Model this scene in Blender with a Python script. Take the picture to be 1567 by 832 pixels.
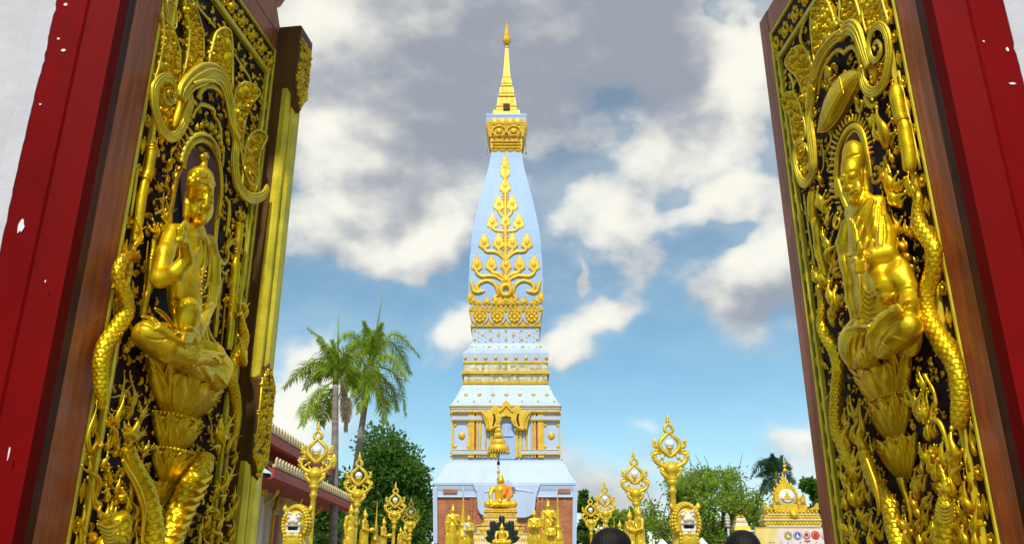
import bpy, bmesh, math, random
import numpy as np
from mathutils import Vector, Matrix, Quaternion

for o in list(bpy.data.objects):
    bpy.data.objects.remove(o)
SC = bpy.context.scene
COL = SC.collection
R = math.radians
random.seed(7)
RNG = np.random.default_rng(7)

# ------------------------------------------------------------------ camera
F, CX, CY = 1259.0, 783.5, 416.0
TH = R(20.3)
CT, ST = math.cos(TH), math.sin(TH)
CAMZ = 1.5
cam = bpy.data.cameras.new('camera')
cam.sensor_width = 36.0
cam.sensor_fit = 'HORIZONTAL'
cam.lens = 36.0 * F / 1567.0
cam.clip_start = 0.05
cam.clip_end = 5000.0
camo = bpy.data.objects.new('camera', cam)
camo.location = (0, 0, CAMZ)
camo.rotation_euler = (R(90) + TH, 0, 0)
COL.objects.link(camo)
SC.camera = camo


def ray(px, py):
    r, u = px - CX, CY - py
    return np.array([r, F * CT - u * ST, F * ST + u * CT])


def at(px, py, Y):
    d = ray(px, py)
    k = Y / d[1]
    return (d[0] * k, Y, CAMZ + d[2] * k)


# ------------------------------------------------------------------ light
SUN_AZ, SUN_EL = R(186), R(50)
S = Vector((math.sin(SUN_AZ) * math.cos(SUN_EL), math.cos(SUN_AZ) * math.cos(SUN_EL), math.sin(SUN_EL)))
sl = bpy.data.lights.new('sun', 'SUN')
sl.energy = 3.4
sl.angle = R(2.5)
sl.color = (1.0, 0.95, 0.86)
so = bpy.data.objects.new('sun', sl)
so.rotation_euler = S.to_track_quat('Z', 'Y').to_euler()
so.location = (20, -20, 40)
COL.objects.link(so)

SC.view_settings.view_transform = 'Standard'
SC.view_settings.look = 'None'
SC.view_settings.exposure = 0.1
SC.view_settings.gamma = 1.0
SC.view_settings.use_curve_mapping = False
SC.render.engine = 'CYCLES'

# ------------------------------------------------------------------ world: sky and clouds
W = bpy.data.worlds.new('World')
SC.world = W
W.use_nodes = True
W.cycles.sampling_method = 'MANUAL'
W.cycles.sample_map_resolution = 512
nt = W.node_tree
nt.nodes.clear()


def N(kind, **kw):
    n = nt.nodes.new(kind)
    for k, v in kw.items():
        setattr(n, k, v)
    return n


def link(a, b):
    nt.links.new(a, b)


def val(x, sock):
    if isinstance(x, (int, float)):
        sock.default_value = x
    elif isinstance(x, (tuple, list, Vector)):
        sock.default_value = tuple(x)
    else:
        link(x, sock)


def mth(op, a, b=0.0, c=None, clamp=False):
    n = N('ShaderNodeMath', operation=op, use_clamp=clamp)
    val(a, n.inputs[0])
    val(b, n.inputs[1])
    if c is not None:
        val(c, n.inputs[2])
    return n.outputs[0]


def vmth(op, a, b=(0, 0, 0)):
    n = N('ShaderNodeVectorMath', operation=op)
    val(a, n.inputs[0])
    val(b, n.inputs[1])
    return n.outputs['Value'] if op in ('DOT_PRODUCT', 'LENGTH') else n.outputs[0]


def mrange(x, a, b, c, d, interp='SMOOTHSTEP'):
    n = N('ShaderNodeMapRange', interpolation_type=interp)
    val(x, n.inputs[0])
    for i, q in enumerate((a, b, c, d)):
        n.inputs[1 + i].default_value = q
    return n.outputs[0]


def mixc(f, a, b):
    n = N('ShaderNodeMix', data_type='RGBA')
    val(f, n.inputs[0])
    for s, q in ((n.inputs[6], a), (n.inputs[7], b)):
        if isinstance(q, tuple):
            s.default_value = (*q, 1)
        else:
            link(q, s)
    return n.outputs[2]


def fbm(vec, scale, detail, rough, dist=0.0):
    n = N('ShaderNodeTexNoise')
    link(vec, n.inputs['Vector'])
    n.inputs['Scale'].default_value = scale
    n.inputs['Detail'].default_value = detail
    n.inputs['Roughness'].default_value = rough
    n.inputs['Distortion'].default_value = dist
    return n.outputs['Fac']


tc = N('ShaderNodeTexCoord')
D = vmth('NORMALIZE', tc.outputs['Generated'])
sky = N('ShaderNodeTexSky', sky_type='NISHITA')
sky.sun_disc = False
sky.sun_elevation = SUN_EL
sky.sun_rotation = SUN_AZ
sky.air_density = 1.0
sky.dust_density = 0.15
sky.ozone_density = 2.0
STR = 0.1

# domain warp so that blob edges are ragged
wn = N('ShaderNodeTexNoise')
link(D, wn.inputs['Vector'])
wn.inputs['Scale'].default_value = 7.0
wn.inputs['Detail'].default_value = 3.0
wn.inputs['Roughness'].default_value = 0.6
wv = vmth('SUBTRACT', wn.outputs['Color'], (0.5, 0.5, 0.5))
wv = vmth('MULTIPLY', wv, (0.16, 0.16, 0.16))
DW = vmth('ADD', D, wv)


def blobs(lst, vec):
    tot = None
    for (px, py, rx, ry, w) in lst:
        d = Vector(ray(px, py)).normalized()
        rt = d.cross(Vector((0, 0, 1))).normalized()
        up = rt.cross(d)
        a = vmth('DOT_PRODUCT', vec, tuple(rt / (rx / 1200.0)))
        b = vmth('DOT_PRODUCT', vec, tuple(up / (ry / 1200.0)))
        f = vmth('DOT_PRODUCT', vec, tuple(d))
        cmb = N('ShaderNodeCombineXYZ')
        link(a, cmb.inputs[0]); link(b, cmb.inputs[1])
        ln = vmth('LENGTH', cmb.outputs[0])
        m = mrange(ln, 0.0, 1.0, w, 0.0)
        m = mth('MULTIPLY', m, mth('GREATER_THAN', f, 0.2))
        tot = m if tot is None else mth('ADD', tot, m)
    return tot


# where the clouds stand in the photographed part of the sky (centre, radii in photograph pixels, weight)
COVER = [
    (760, 60, 420, 260, .75), (560, 200, 260, 230, .6), (1010, 90, 150, 200, .5), (470, 60, 160, 200, .4),
    (560, 350, 230, 110, .55), (700, 500, 90, 55, .6), (1150, 110, 80, 170, .65), (940, 330, 120, 90, .6),
    (1110, 300, 110, 55, .6), (1060, 225, 140, 60, .4), (1170, 420, 130, 100, .75), (1210, 340, 70, 60, .5), (930, 470, 110, 55, .6),
    (840, 530, 75, 60, .65), (888, 418, 25, 16, .5), (1000, 400, 60, 60, .4), (985, 662, 70, 20, .35),
    (1225, 700, 90, 60, .5), (930, 740, 160, 60, .35), (455, 600, 130, 130, .6), (640, 380, 90, 60, .4),
    (1105, 15, 40, 45, -.35), (1090, 370, 50, 45, -.3), (1040, 275, 36, 24, -.15), (560, 500, 170, 70, -.35),
    (1060, 600, 220, 110, -.5), (1000, 520, 90, 50, -.2), (620, 600, 120, 70, -.3),
]
BRIGHT = [
    (470, 30, 130, 90, .5), (500, 240, 90, 70, .55), (540, 345, 130, 50, .55), (650, 360, 110, 60, .5), (690, 500, 90, 60, .6),
    (1140, 100, 80, 190, .6), (940, 330, 140, 90, .5), (1110, 295, 120, 60, .5), (1150, 400, 110, 90, .45), (930, 470, 130, 70, .5),
    (840, 525, 90, 70, .6), (455, 600, 150, 150, 1.0), (1225, 690, 100, 60, .5), (985, 662, 80, 25, .5), (1010, 240, 160, 40, .3),
    (640, 20, 120, 50, .1), (820, 120, 270, 210, -.5), (1000, 90, 120, 190, -.5), (640, 110, 170, 170, -.35), (590, 270, 110, 40, -.3), (1190, 470, 110, 40, -.4),
    (740, 240, 110, 60, -.15),
]
sq = vmth('MULTIPLY', D, (1.0, 1.0, 1.55))
off = vmth('ADD', sq, (-0.012, -0.01, 0.035))
n1 = fbm(sq, 5.0, 6.0, 0.58)
n2 = fbm(off, 5.0, 4.0, 0.55)
cov = blobs(COVER, DW)
cd = mth('ADD', mth('MULTIPLY', n1, 1.5), cov)
alpha = mth('ADD', mrange(cd, 0.55, 1.35, 0.0, 0.72), mrange(cd, 0.92, 1.10, 0.0, 0.28))
edge = mth('MULTIPLY', mth('SUBTRACT', n1, n2), 2.4)
bb = mth('ADD', mth('ADD', 0.30, edge), blobs(BRIGHT, DW))
nlow = fbm(sq, 2.6, 3.0, 0.5)
bb = mth('ADD', bb, mth('MULTIPLY', mth('SUBTRACT', nlow, 0.5), 1.1))
GREY = (0.335, 0.358, 0.412)
CREAM = (0.97, 0.94, 0.83)
cloud = mixc(mrange(bb, -0.2, 1.0, 0.0, 1.0), GREY, CREAM)
# thin veil of haze that thickens toward the overcast upper sky
sz = N('ShaderNodeSeparateXYZ')
link(D, sz.inputs[0])
veil = mth('MULTIPLY', mrange(sz.outputs[2], 0.15, 0.62, 0.08, 0.62), mrange(nlow, 0.3, 0.7, 0.6, 1.0))
alpha = mth('MAXIMUM', alpha, veil)
# scale cloud radiance into the units of the sky texture (Background strength is STR)
cs = vmth('MULTIPLY', cloud, (1 / STR,) * 3)
hs = N('ShaderNodeHueSaturation')
link(sky.outputs[0], hs.inputs['Color'])
hs.inputs['Hue'].default_value = 0.478
hs.inputs['Saturation'].default_value = 1.15
hs.inputs['Value'].default_value = 1.28
skyc = mixc(mth('MULTIPLY', alpha, 0.93), hs.outputs[0], cs)
bg = N('ShaderNodeBackground')
link(skyc, bg.inputs['Color'])
bg.inputs['Strength'].default_value = STR
wo = N('ShaderNodeOutputWorld')
link(bg.outputs[0], wo.inputs['Surface'])

# ------------------------------------------------------------------ materials
def mat(name, base, rough=0.6, metal=0.0, var=0.12, vscale=6.0, bump=0.0, bscale=40.0, spec=0.5, emis=None, estr=0.0,
        col2=None, c2scale=3.0, c2lo=0.5, c2hi=0.7, stretch=None, trans=0.0, coat=0.0, rvar=0.0):
    m = bpy.data.materials.new(name)
    m.use_nodes = True
    t = m.node_tree
    b = t.nodes['Principled BSDF']
    tcn = t.nodes.new('ShaderNodeTexCoord')
    src = tcn.outputs['Object']
    if stretch:
        mp = t.nodes.new('ShaderNodeMapping')
        mp.inputs['Scale'].default_value = stretch
        t.links.new(src, mp.inputs['Vector'])
        src = mp.outputs[0]
    nz = t.nodes.new('ShaderNodeTexNoise')
    nz.inputs['Scale'].default_value = vscale
    nz.inputs['Detail'].default_value = 6
    nz.inputs['Roughness'].default_value = 0.62
    t.links.new(src, nz.inputs['Vector'])
    rp = t.nodes.new('ShaderNodeValToRGB')
    lo = tuple(max(0, c * (1 - var * 2)) for c in base)
    hi = tuple(min(1, c * (1 + var)) for c in base)
    rp.color_ramp.elements[0].position = 0.3
    rp.color_ramp.elements[0].color = (*lo, 1)
    rp.color_ramp.elements[1].position = 0.66
    rp.color_ramp.elements[1].color = (*hi, 1)
    t.links.new(nz.outputs['Fac'], rp.inputs['Fac'])
    out = rp.outputs['Color']
    if col2:
        n2 = t.nodes.new('ShaderNodeTexNoise')
        n2.inputs['Scale'].default_value = c2scale
        n2.inputs['Detail'].default_value = 8
        n2.inputs['Roughness'].default_value = 0.7
        t.links.new(src, n2.inputs['Vector'])
        mr = t.nodes.new('ShaderNodeMapRange')
        mr.inputs[1].default_value = c2lo
        mr.inputs[2].default_value = c2hi
        t.links.new(n2.outputs['Fac'], mr.inputs[0])
        mx = t.nodes.new('ShaderNodeMix')
        mx.data_type = 'RGBA'
        t.links.new(mr.outputs[0], mx.inputs[0])
        t.links.new(out, mx.inputs[6])
        mx.inputs[7].default_value = (*col2, 1)
        out = mx.outputs[2]
    t.links.new(out, b.inputs['Base Color'])
    b.inputs['Roughness'].default_value = rough
    if rvar:
        mr = t.nodes.new('ShaderNodeMapRange')
        mr.inputs[3].default_value = max(0.05, rough - rvar)
        mr.inputs[4].default_value = rough + rvar
        t.links.new(nz.outputs['Fac'], mr.inputs[0])
        t.links.new(mr.outputs[0], b.inputs['Roughness'])
    b.inputs['Metallic'].default_value = metal
    b.inputs['Specular IOR Level'].default_value = spec
    if coat:
        b.inputs['Coat Weight'].default_value = coat
        b.inputs['Coat Roughness'].default_value = 0.2
    if emis:
        b.inputs['Emission Color'].default_value = (*emis, 1)
        b.inputs['Emission Strength'].default_value = estr
    if trans:
        b.inputs['Subsurface Weight'].default_value = 0.0
    if bump:
        bz = t.nodes.new('ShaderNodeTexNoise')
        bz.inputs['Scale'].default_value = bscale
        bz.inputs['Detail'].default_value = 5
        t.links.new(src, bz.inputs['Vector'])
        bp = t.nodes.new('ShaderNodeBump')
        bp.inputs['Strength'].default_value = bump
        bp.inputs['Distance'].default_value = 0.02
        t.links.new(bz.outputs['Fac'], bp.inputs['Height'])
        t.links.new(bp.outputs[0], b.inputs['Normal'])
    return m


def leaf_mat(name, base, light):
    m = mat(name, base, rough=0.5, var=0.3, vscale=0.8, spec=0.25, col2=light, c2scale=2.2, c2lo=0.45, c2hi=0.75)
    t = m.node_tree
    b = t.nodes['Principled BSDF']
    tr = t.nodes.new('ShaderNodeBsdfTranslucent')
    tr.inputs['Color'].default_value = (*[min(1, c * 1.6) for c in light], 1)
    mx = t.nodes.new('ShaderNodeMixShader')
    mx.inputs[0].default_value = 0.35
    t.links.new(b.outputs[0], mx.inputs[1])
    t.links.new(tr.outputs[0], mx.inputs[2])
    t.links.new(mx.outputs[0], t.nodes['Material Output'].inputs['Surface'])
    return m


MT = dict(
    gold=mat('carved_gold_paint', (1.0, 0.60, 0.006), 0.37, 0.76, var=0.16, vscale=9, bump=0.10, bscale=50, rvar=0.10, col2=(0.42, 0.18, 0.008), c2scale=5.0, c2lo=0.50, c2hi=0.80),
    ggold=mat('border_gold_paint', (0.90, 0.68, 0.03), 0.42, 0.35, var=0.16, vscale=9, bump=0.08, bscale=50),
    recess=mat('dark_lacquer', (0.022, 0.006, 0.005), 0.6, spec=0.2, var=0.3, vscale=5, col2=(0.06, 0.016, 0.012), c2scale=1.3, c2lo=0.5, c2hi=0.75),
    niche=mat('bare_maroon_wood', (0.20, 0.075, 0.06), 0.6, var=0.2, vscale=4, stretch=(1, 1, .2)),
    wood=mat('varnished_teak', (0.42, 0.105, 0.028), 0.38, coat=.08, var=0.24, vscale=9, stretch=(3, 3, .22), bump=0.15, bscale=30, col2=(0.56, 0.22, 0.10), c2scale=3, c2lo=0.45, c2hi=0.75, spec=.3),
    dwood_and_shade=mat('dark_teak_and_shade', (0.085, 0.018, 0.009), 0.5, spec=.2, var=0.3, vscale=8, stretch=(3, 3, .2), bump=0.1),  # dark wood parts, and the painted shade along the leaves' hinge edges
    red=mat('red_gloss_paint', (0.20, 0.0008, 0.001), 0.6, spec=0.06, col2=(0.10, 0.002, 0.002), c2scale=6, c2lo=.5, c2hi=.8, var=0.14, vscale=3, bump=0.12, bscale=14, stretch=(1, 1, .4), rvar=0.08),
    white=mat('lime_wash', (0.60, 0.575, 0.595), 0.8, var=0.06, vscale=3, bump=0.25, bscale=12, col2=(0.48, 0.45, 0.46), c2scale=2.5, c2lo=0.5, c2hi=0.85),
    chip=mat('bare_plaster', (0.82, 0.80, 0.80), 0.8, var=0.05),
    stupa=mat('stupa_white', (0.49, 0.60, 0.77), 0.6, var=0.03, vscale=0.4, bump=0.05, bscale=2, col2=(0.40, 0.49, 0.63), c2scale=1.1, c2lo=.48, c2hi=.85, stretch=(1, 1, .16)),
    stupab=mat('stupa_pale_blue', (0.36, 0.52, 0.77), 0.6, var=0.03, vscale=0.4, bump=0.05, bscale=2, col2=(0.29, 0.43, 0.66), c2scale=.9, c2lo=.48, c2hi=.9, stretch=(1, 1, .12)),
    sgold=mat('stupa_gilding', (0.80, 0.50, 0.030), 0.5, 0.2, var=0.14, vscale=2, bump=0.3, bscale=5),
    mosaic=None,
    brick=None,
    statue=mat('statue_gilding', (0.90, 0.58, 0.03), 0.38, 0.45, var=0.14, vscale=4, bump=0.1, bscale=30),
    lampgold=mat('lamp_gold_paint', (0.80, 0.55, 0.03), 0.42, 0.35, var=0.16, vscale=5, bump=0.2, bscale=25),
    robe=mat('orange_robe', (0.80, 0.26, 0.012), 0.6, var=0.14, vscale=5),
    globe=mat('opal_glass', (0.85, 0.85, 0.84), 0.18, var=0.02),
    black=mat('black_patina', (0.012, 0.018, 0.014), 0.4, var=0.2),
    lionwhite=mat('lion_white', (0.78, 0.72, 0.55), 0.6, var=0.05),
    tred=mat('roof_red', (0.46, 0.05, 0.035), 0.55, var=0.2, vscale=4),
    tile=mat('roof_tile', (0.36, 0.13, 0.06), 0.6, var=0.25, vscale=3),
    cream=mat('cream_wall', (0.70, 0.62, 0.45), 0.75, var=0.08, vscale=2, bump=0.1),
    trunk=mat('palm_trunk', (0.27, 0.23, 0.19), 0.85, var=0.2, vscale=3, bump=0.4, bscale=8, stretch=(1, 1, 3)),
    bark=mat('bark', (0.10, 0.07, 0.05), 0.9, var=0.3, vscale=3, bump=0.4, bscale=8),
    palm=leaf_mat('palm_leaf', (0.17, 0.30, 0.022), (0.48, 0.56, 0.04)),
    palmdead=mat('dead_frond', (0.16, 0.12, 0.07), 0.8, var=0.2),
    tree1=leaf_mat('dense_leaf', (0.050, 0.125, 0.014), (0.13, 0.24, 0.022)),
    tree2=leaf_mat('open_leaf', (0.15, 0.26, 0.025), (0.36, 0.46, 0.045)),
    tree3=leaf_mat('coconut_leaf', (0.035, 0.10, 0.05), (0.09, 0.17, 0.06)),
    hair=mat('black_hair', (0.008, 0.005, 0.004), 0.62, spec=0.25, var=0.3, vscale=30, stretch=(1, 1, .15), bump=.3, bscale=90),
    skin=mat('skin', (0.50, 0.28, 0.19), 0.5, var=0.08, vscale=10),
    shirt=mat('grey_shirt', (0.10, 0.11, 0.13), 0.8, var=0.15),
    shirt2=mat('white_shirt', (0.65, 0.64, 0.62), 0.8, var=0.08),
    jeans=mat('dark_trousers', (0.03, 0.035, 0.05), 0.8, var=0.15),
    ground=mat('paving', (0.22, 0.20, 0.18), 0.8, var=0.15, vscale=0.6, bump=0.2, bscale=5),
    tent=mat('tent_cloth', (0.78, 0.82, 0.86), 0.6, var=0.04),
    banner_y=mat('banner_yellow', (0.85, 0.62, 0.14), 0.45, var=0.18, vscale=1.2, col2=(0.90, 0.80, 0.45), c2scale=1.0, c2lo=0.45, c2hi=0.7),
    banner_w=mat('banner_pink', (0.82, 0.70, 0.66), 0.45, var=0.06),
    ink=mat('print_black', (0.02, 0.02, 0.03), 0.5, var=0.1),
    inkred=mat('print_red', (0.55, 0.02, 0.03), 0.5, var=0.1),
    inkblue=mat('print_blue', (0.04, 0.06, 0.38), 0.5, var=0.1),
    inkolive=mat('print_olive', (0.30, 0.24, 0.06), 0.5, var=0.1),
    inkorange=mat('print_orange', (0.72, 0.20, 0.02), 0.5, var=0.1),
    inkpink=mat('print_pink', (0.80, 0.38, 0.45), 0.5, var=0.1),
    inkwhite=mat('print_white', (0.82, 0.80, 0.78), 0.5, var=0.03),
    ochre=mat('ochre_trim', (0.62, 0.50, 0.26), 0.6, var=0.12),
    dgold=mat('olive_gilt', (0.13, 0.062, 0.012), 0.45, 0.3, var=0.25, vscale=6, stretch=(3, 3, .3)),
    grey=mat('lantern_grey', (0.40, 0.46, 0.52), 0.5, var=0.08),
)


def brick_mat():
    m = bpy.data.materials.new('old_brick')
    m.use_nodes = True
    t = m.node_tree
    b = t.nodes['Principled BSDF']
    tcn = t.nodes.new('ShaderNodeTexCoord')
    sp = t.nodes.new('ShaderNodeSeparateXYZ')
    t.links.new(tcn.outputs['Object'], sp.inputs[0])
    ad = t.nodes.new('ShaderNodeMath')
    ad.operation = 'ADD'
    t.links.new(sp.outputs[0], ad.inputs[0]); t.links.new(sp.outputs[1], ad.inputs[1])
    cb = t.nodes.new('ShaderNodeCombineXYZ')
    t.links.new(ad.outputs[0], cb.inputs[0]); t.links.new(sp.outputs[2], cb.inputs[1])
    bt = t.nodes.new('ShaderNodeTexBrick')
    t.links.new(cb.outputs[0], bt.inputs['Vector'])
    bt.inputs['Color1'].default_value = (0.48, 0.16, 0.05, 1)
    bt.inputs['Color2'].default_value = (0.34, 0.10, 0.03, 1)
    bt.inputs['Mortar'].default_value = (0.50, 0.32, 0.20, 1)
    bt.inputs['Scale'].default_value = 1.0
    bt.inputs['Brick Width'].default_value = 0.36
    bt.inputs['Row Height'].default_value = 0.13
    bt.inputs['Mortar Size'].default_value = 0.012
    nz = t.nodes.new('ShaderNodeTexNoise')
    nz.inputs['Scale'].default_value = 0.7
    nz.inputs['Detail'].default_value = 8
    t.links.new(tcn.outputs['Object'], nz.inputs['Vector'])
    mx = t.nodes.new('ShaderNodeMix')
    mx.data_type = 'RGBA'
    mx.blend_type = 'MULTIPLY'
    mx.inputs[0].default_value = 0.6
    t.links.new(bt.outputs['Color'], mx.inputs[6])
    rp = t.nodes.new('ShaderNodeValToRGB')
    rp.color_ramp.elements[0].position = 0.3
    rp.color_ramp.elements[0].color = (0.5, 0.42, 0.38, 1)
    rp.color_ramp.elements[1].position = 0.7
    rp.color_ramp.elements[1].color = (1.3, 1.15, 1.0, 1)
    t.links.new(nz.outputs['Fac'], rp.inputs['Fac'])
    t.links.new(rp.outputs[0], mx.inputs[7])
    t.links.new(mx.outputs[2], b.inputs['Base Color'])
    b.inputs['Roughness'].default_value = 0.85
    return m


def mosaic_mat():
    m = bpy.data.materials.new('mirror_mosaic')
    m.use_nodes = True
    t = m.node_tree
    b = t.nodes['Principled BSDF']
    tcn = t.nodes.new('ShaderNodeTexCoord')
    v = t.nodes.new('ShaderNodeTexVoronoi')
    v.inputs['Scale'].default_value = 3.6
    v.inputs['Randomness'].default_value = 0.35
    t.links.new(tcn.outputs['Object'], v.inputs['Vector'])
    rp = t.nodes.new('ShaderNodeValToRGB')
    rp.color_ramp.elements[0].position = 0.0
    rp.color_ramp.elements[0].color = (0.42, 0.33, 0.12, 1)
    rp.color_ramp.elements[1].position = 1.0
    rp.color_ramp.elements[1].color = (0.85, 0.80, 0.52, 1)
    sp = t.nodes.new('ShaderNodeSeparateColor')
    t.links.new(v.outputs['Color'], sp.inputs[0])
    t.links.new(sp.outputs[0], rp.inputs['Fac'])
    t.links.new(rp.outputs[0], b.inputs['Base Color'])
    b.inputs['Metallic'].default_value = 0.35
    b.inputs['Roughness'].default_value = 0.3
    bp = t.nodes.new('ShaderNodeBump')
    bp.inputs['Strength'].default_value = 0.6
    bp.inputs['Distance'].default_value = 0.05
    t.links.new(v.outputs['Distance'], bp.inputs['Height'])
    t.links.new(bp.outputs[0], b.inputs['Normal'])
    return m


MT['brick'] = brick_mat()
MT['mosaic'] = mosaic_mat()


# ------------------------------------------------------------------ objects and meshes
def tag(o, label=None, cat=None, group=None, kind=None):
    if label:
        o['label'] = label
    if cat:
        o['category'] = cat
    if group:
        o['group'] = group
    if kind:
        o['kind'] = kind
    return o


def thing(name, label, cat, loc=(0, 0, 0), rz=0.0, group=None, rot=None):
    o = bpy.data.objects.new(name, None)
    o.empty_display_size = 0.2
    COL.objects.link(o)
    o.location = loc
    o.rotation_euler = (0, 0, rz)
    if rot is not None:
        o.rotation_euler = rot.to_euler()
    return tag(o, label, cat, group)


def copy_tree(o, parent=None, depth=0):
    c = o.copy()
    COL.objects.link(c)
    if parent is not None:
        c.parent = parent
    for ch in list(o.children):
        copy_tree(ch, c, depth + 1)
    return c


class MB:
    def __init__(s):
        s.v, s.f, s.n = [], [], 0

    def add(s, v, f):
        v = np.asarray(v, float).reshape(-1, 3)
        s.v.append(v)
        k = s.n
        s.f.extend([tuple(i + k for i in q) for q in f])
        s.n += len(v)
        return s

    def verts(s):
        return np.concatenate(s.v) if s.v else np.zeros((0, 3))

    def build(s, name, m, parent=None, smooth=True, xf=None, flip=False, kind=None, label=None, sharp=None):
        me = bpy.data.meshes.new(name)
        v = s.verts()
        if xf is not None:
            v = xf(v)
        f = [q[::-1] for q in s.f] if flip else s.f
        me.from_pydata(v.tolist(), [], f)
        me.materials.append(MT[m] if isinstance(m, str) else m)
        if smooth:
            me.polygons.foreach_set('use_smooth', [True] * len(me.polygons))
            if sharp:
                me.set_sharp_from_angle(angle=R(sharp))
        me.update()
        o = bpy.data.objects.new(name, me)
        COL.objects.link(o)
        if parent is not None:
            o.parent = parent
        if kind:
            o['kind'] = kind
        if label:
            o['label'] = label
        return o

    # ---- primitives
    def box(s, c, d, bev=0.0, rot=None):
        c, d = np.array(c, float), np.array(d, float) / 2
        if bev <= 0:
            v = np.array([[x, y, z] for x in (-1, 1) for y in (-1, 1) for z in (-1, 1)], float) * d
            f = [(0, 1, 3, 2), (4, 6, 7, 5), (0, 4, 5, 1), (2, 3, 7, 6), (0, 2, 6, 4), (1, 5, 7, 3)]
        else:
            b = min(bev, *(d * 0.9))
            vs, idx = [], {}
            for sx in (-1, 1):
                for sy in (-1, 1):
                    for sz in (-1, 1):
                        for ax in range(3):
                            p = np.array([sx, sy, sz]) * (d - b)
                            p[ax] = (sx, sy, sz)[ax] * d[ax]
                            idx[(sx, sy, sz, ax)] = len(vs)
                            vs.append(p)
            v = np.array(vs)
            f = []
            for ax in range(3):
                for sg in (-1, 1):
                    o = [a for a in range(3) if a != ax]
                    q = []
                    for (a, b_) in ((-1, -1), (1, -1), (1, 1), (-1, 1)):
                        k = [0, 0, 0]
                        k[ax] = sg; k[o[0]] = a; k[o[1]] = b_
                        q.append(idx[(*k, ax)])
                    fl = (sg > 0) != (ax == 1)
                    f.append(tuple(q if fl else q[::-1]))
            for ax in range(3):
                o = [a for a in range(3) if a != ax]
                for a in (-1, 1):
                    for b_ in (-1, 1):
                        def kk(sv, axx):
                            k = [0, 0, 0]; k[ax] = sv; k[o[0]] = a; k[o[1]] = b_
                            return idx[(*k, axx)]
                        f.append((kk(-1, o[0]), kk(1, o[0]), kk(1, o[1]), kk(-1, o[1])))
            for sx in (-1, 1):
                for sy in (-1, 1):
                    for sz in (-1, 1):
                        f.append(tuple(idx[(sx, sy, sz, a)] for a in range(3)))
        if rot is not None:
            v = v @ np.array(rot).T
        return s.add(v + c, f)

    def lathe(s, prof, n=16, c=(0, 0, 0), ang=2 * math.pi, a0=0.0, sq=None):
        """prof: list of (r, z); sq = number of polygon sides with flat faces"""
        n = sq or n
        full = abs(ang - 2 * math.pi) < 1e-6
        m = n if full else n + 1
        v, f = [], []
        for r, z in prof:
            for i in range(m):
                a = a0 + ang * i / n
                v.append((c[0] + r * math.cos(a), c[1] + r * math.sin(a), c[2] + z))
        for k in range(len(prof) - 1):
            for i in range(n):
                j = (i + 1) % m if full else i + 1
                f.append((k * m + i, k * m + j, (k + 1) * m + j, (k + 1) * m + i))
        if full:
            f.append(tuple(range(m))[::-1])
            f.append(tuple((len(prof) - 1) * m + i for i in range(m)))
        return s.add(v, f)

    def tube(s, P, rad, n=10, up=None, flat=1.0, disp=None, closed=False):
        """tube round a path; flat scales the radius along `up`"""
        P = np.asarray(P, float)
        k = len(P)
        rad = np.broadcast_to(np.asarray(rad, float), (k,))
        T = np.gradient(P, axis=0)
        if closed:
            T = np.roll(P, -1, 0) - np.roll(P, 1, 0)
        T /= np.linalg.norm(T, axis=1)[:, None] + 1e-12
        if up is None:
            u = np.array([0, 0, 1.0]) if abs(T[0][2]) < .9 else np.array([1.0, 0, 0])
            U = []
            for t in T:
                u = u - t * np.dot(u, t)
                u /= np.linalg.norm(u) + 1e-12
                U.append(u)
            U = np.array(U)
        else:
            U = np.asarray(up, float)[None, :] - T * (T @ np.asarray(up, float))[:, None]
            U /= np.linalg.norm(U, axis=1)[:, None] + 1e-12
        B = np.cross(T, U)
        th = np.arange(n) * 2 * math.pi / n
        rr = rad[:, None] * np.ones((1, n))
        if disp is not None:
            rr = rr * (1 + disp)
        V = P[:, None, :] + (np.cos(th)[None, :, None] * B[:, None, :] + flat * np.sin(th)[None, :, None] * U[:, None, :]) * rr[:, :, None]
        f = []
        for a in range(k if closed else k - 1):
            a2 = (a + 1) % k
            for i in range(n):
                j = (i + 1) % n
                f.append((a * n + i, a * n + j, a2 * n + j, a2 * n + i))
        if not closed:
            f.append(tuple(range(n))[::-1])
            f.append(tuple((k - 1) * n + i for i in range(n)))
        return s.add(V.reshape(-1, 3), f)

    def ball(s, c, r, nu=10, nv=7, ax=None):
        r = np.broadcast_to(np.asarray(r, float), (3,))
        v, f = [], []
        for j in range(nv + 1):
            p = math.pi * j / nv
            for i in range(nu):
                a = 2 * math.pi * i / nu
                v.append((math.sin(p) * math.cos(a), math.sin(p) * math.sin(a), math.cos(p)))
        v = np.array(v) * r
        if ax is not None:
            v = v @ np.array(ax).T
        for j in range(nv):
            for i in range(nu):
                k = (i + 1) % nu
                f.append((j * nu + i, (j + 1) * nu + i, (j + 1) * nu + k, j * nu + k))
        return s.add(v + np.array(c, float), f)

    def prism(s, poly, lo, hi, bev=0.0):
        """polygon in the first two coordinates, extruded lo..hi along the third, with a chamfer at hi"""
        P = np.asarray(poly, float)
        n = len(P)
        area = 0.5 * np.sum(P[:, 0] * np.roll(P[:, 1], -1) - np.roll(P[:, 0], -1) * P[:, 1])
        if area < 0:
            P = P[::-1]
        rings = [(P, lo)]
        if bev > 0:
            rings.append((P, hi - bev))
            rings.append((inset(P, bev), hi))
        else:
            rings.append((P, hi))
        v = np.concatenate([np.column_stack([q, np.full(n, z)]) for q, z in rings])
        f = []
        for k in range(len(rings) - 1):
            for i in range(n):
                j = (i + 1) % n
                f.append((k * n + i, k * n + j, (k + 1) * n + j, (k + 1) * n + i))
        f.append(tuple(range(n))[::-1])
        f.append(tuple((len(rings) - 1) * n + i for i in range(n)))
        return s.add(v, f)


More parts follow.
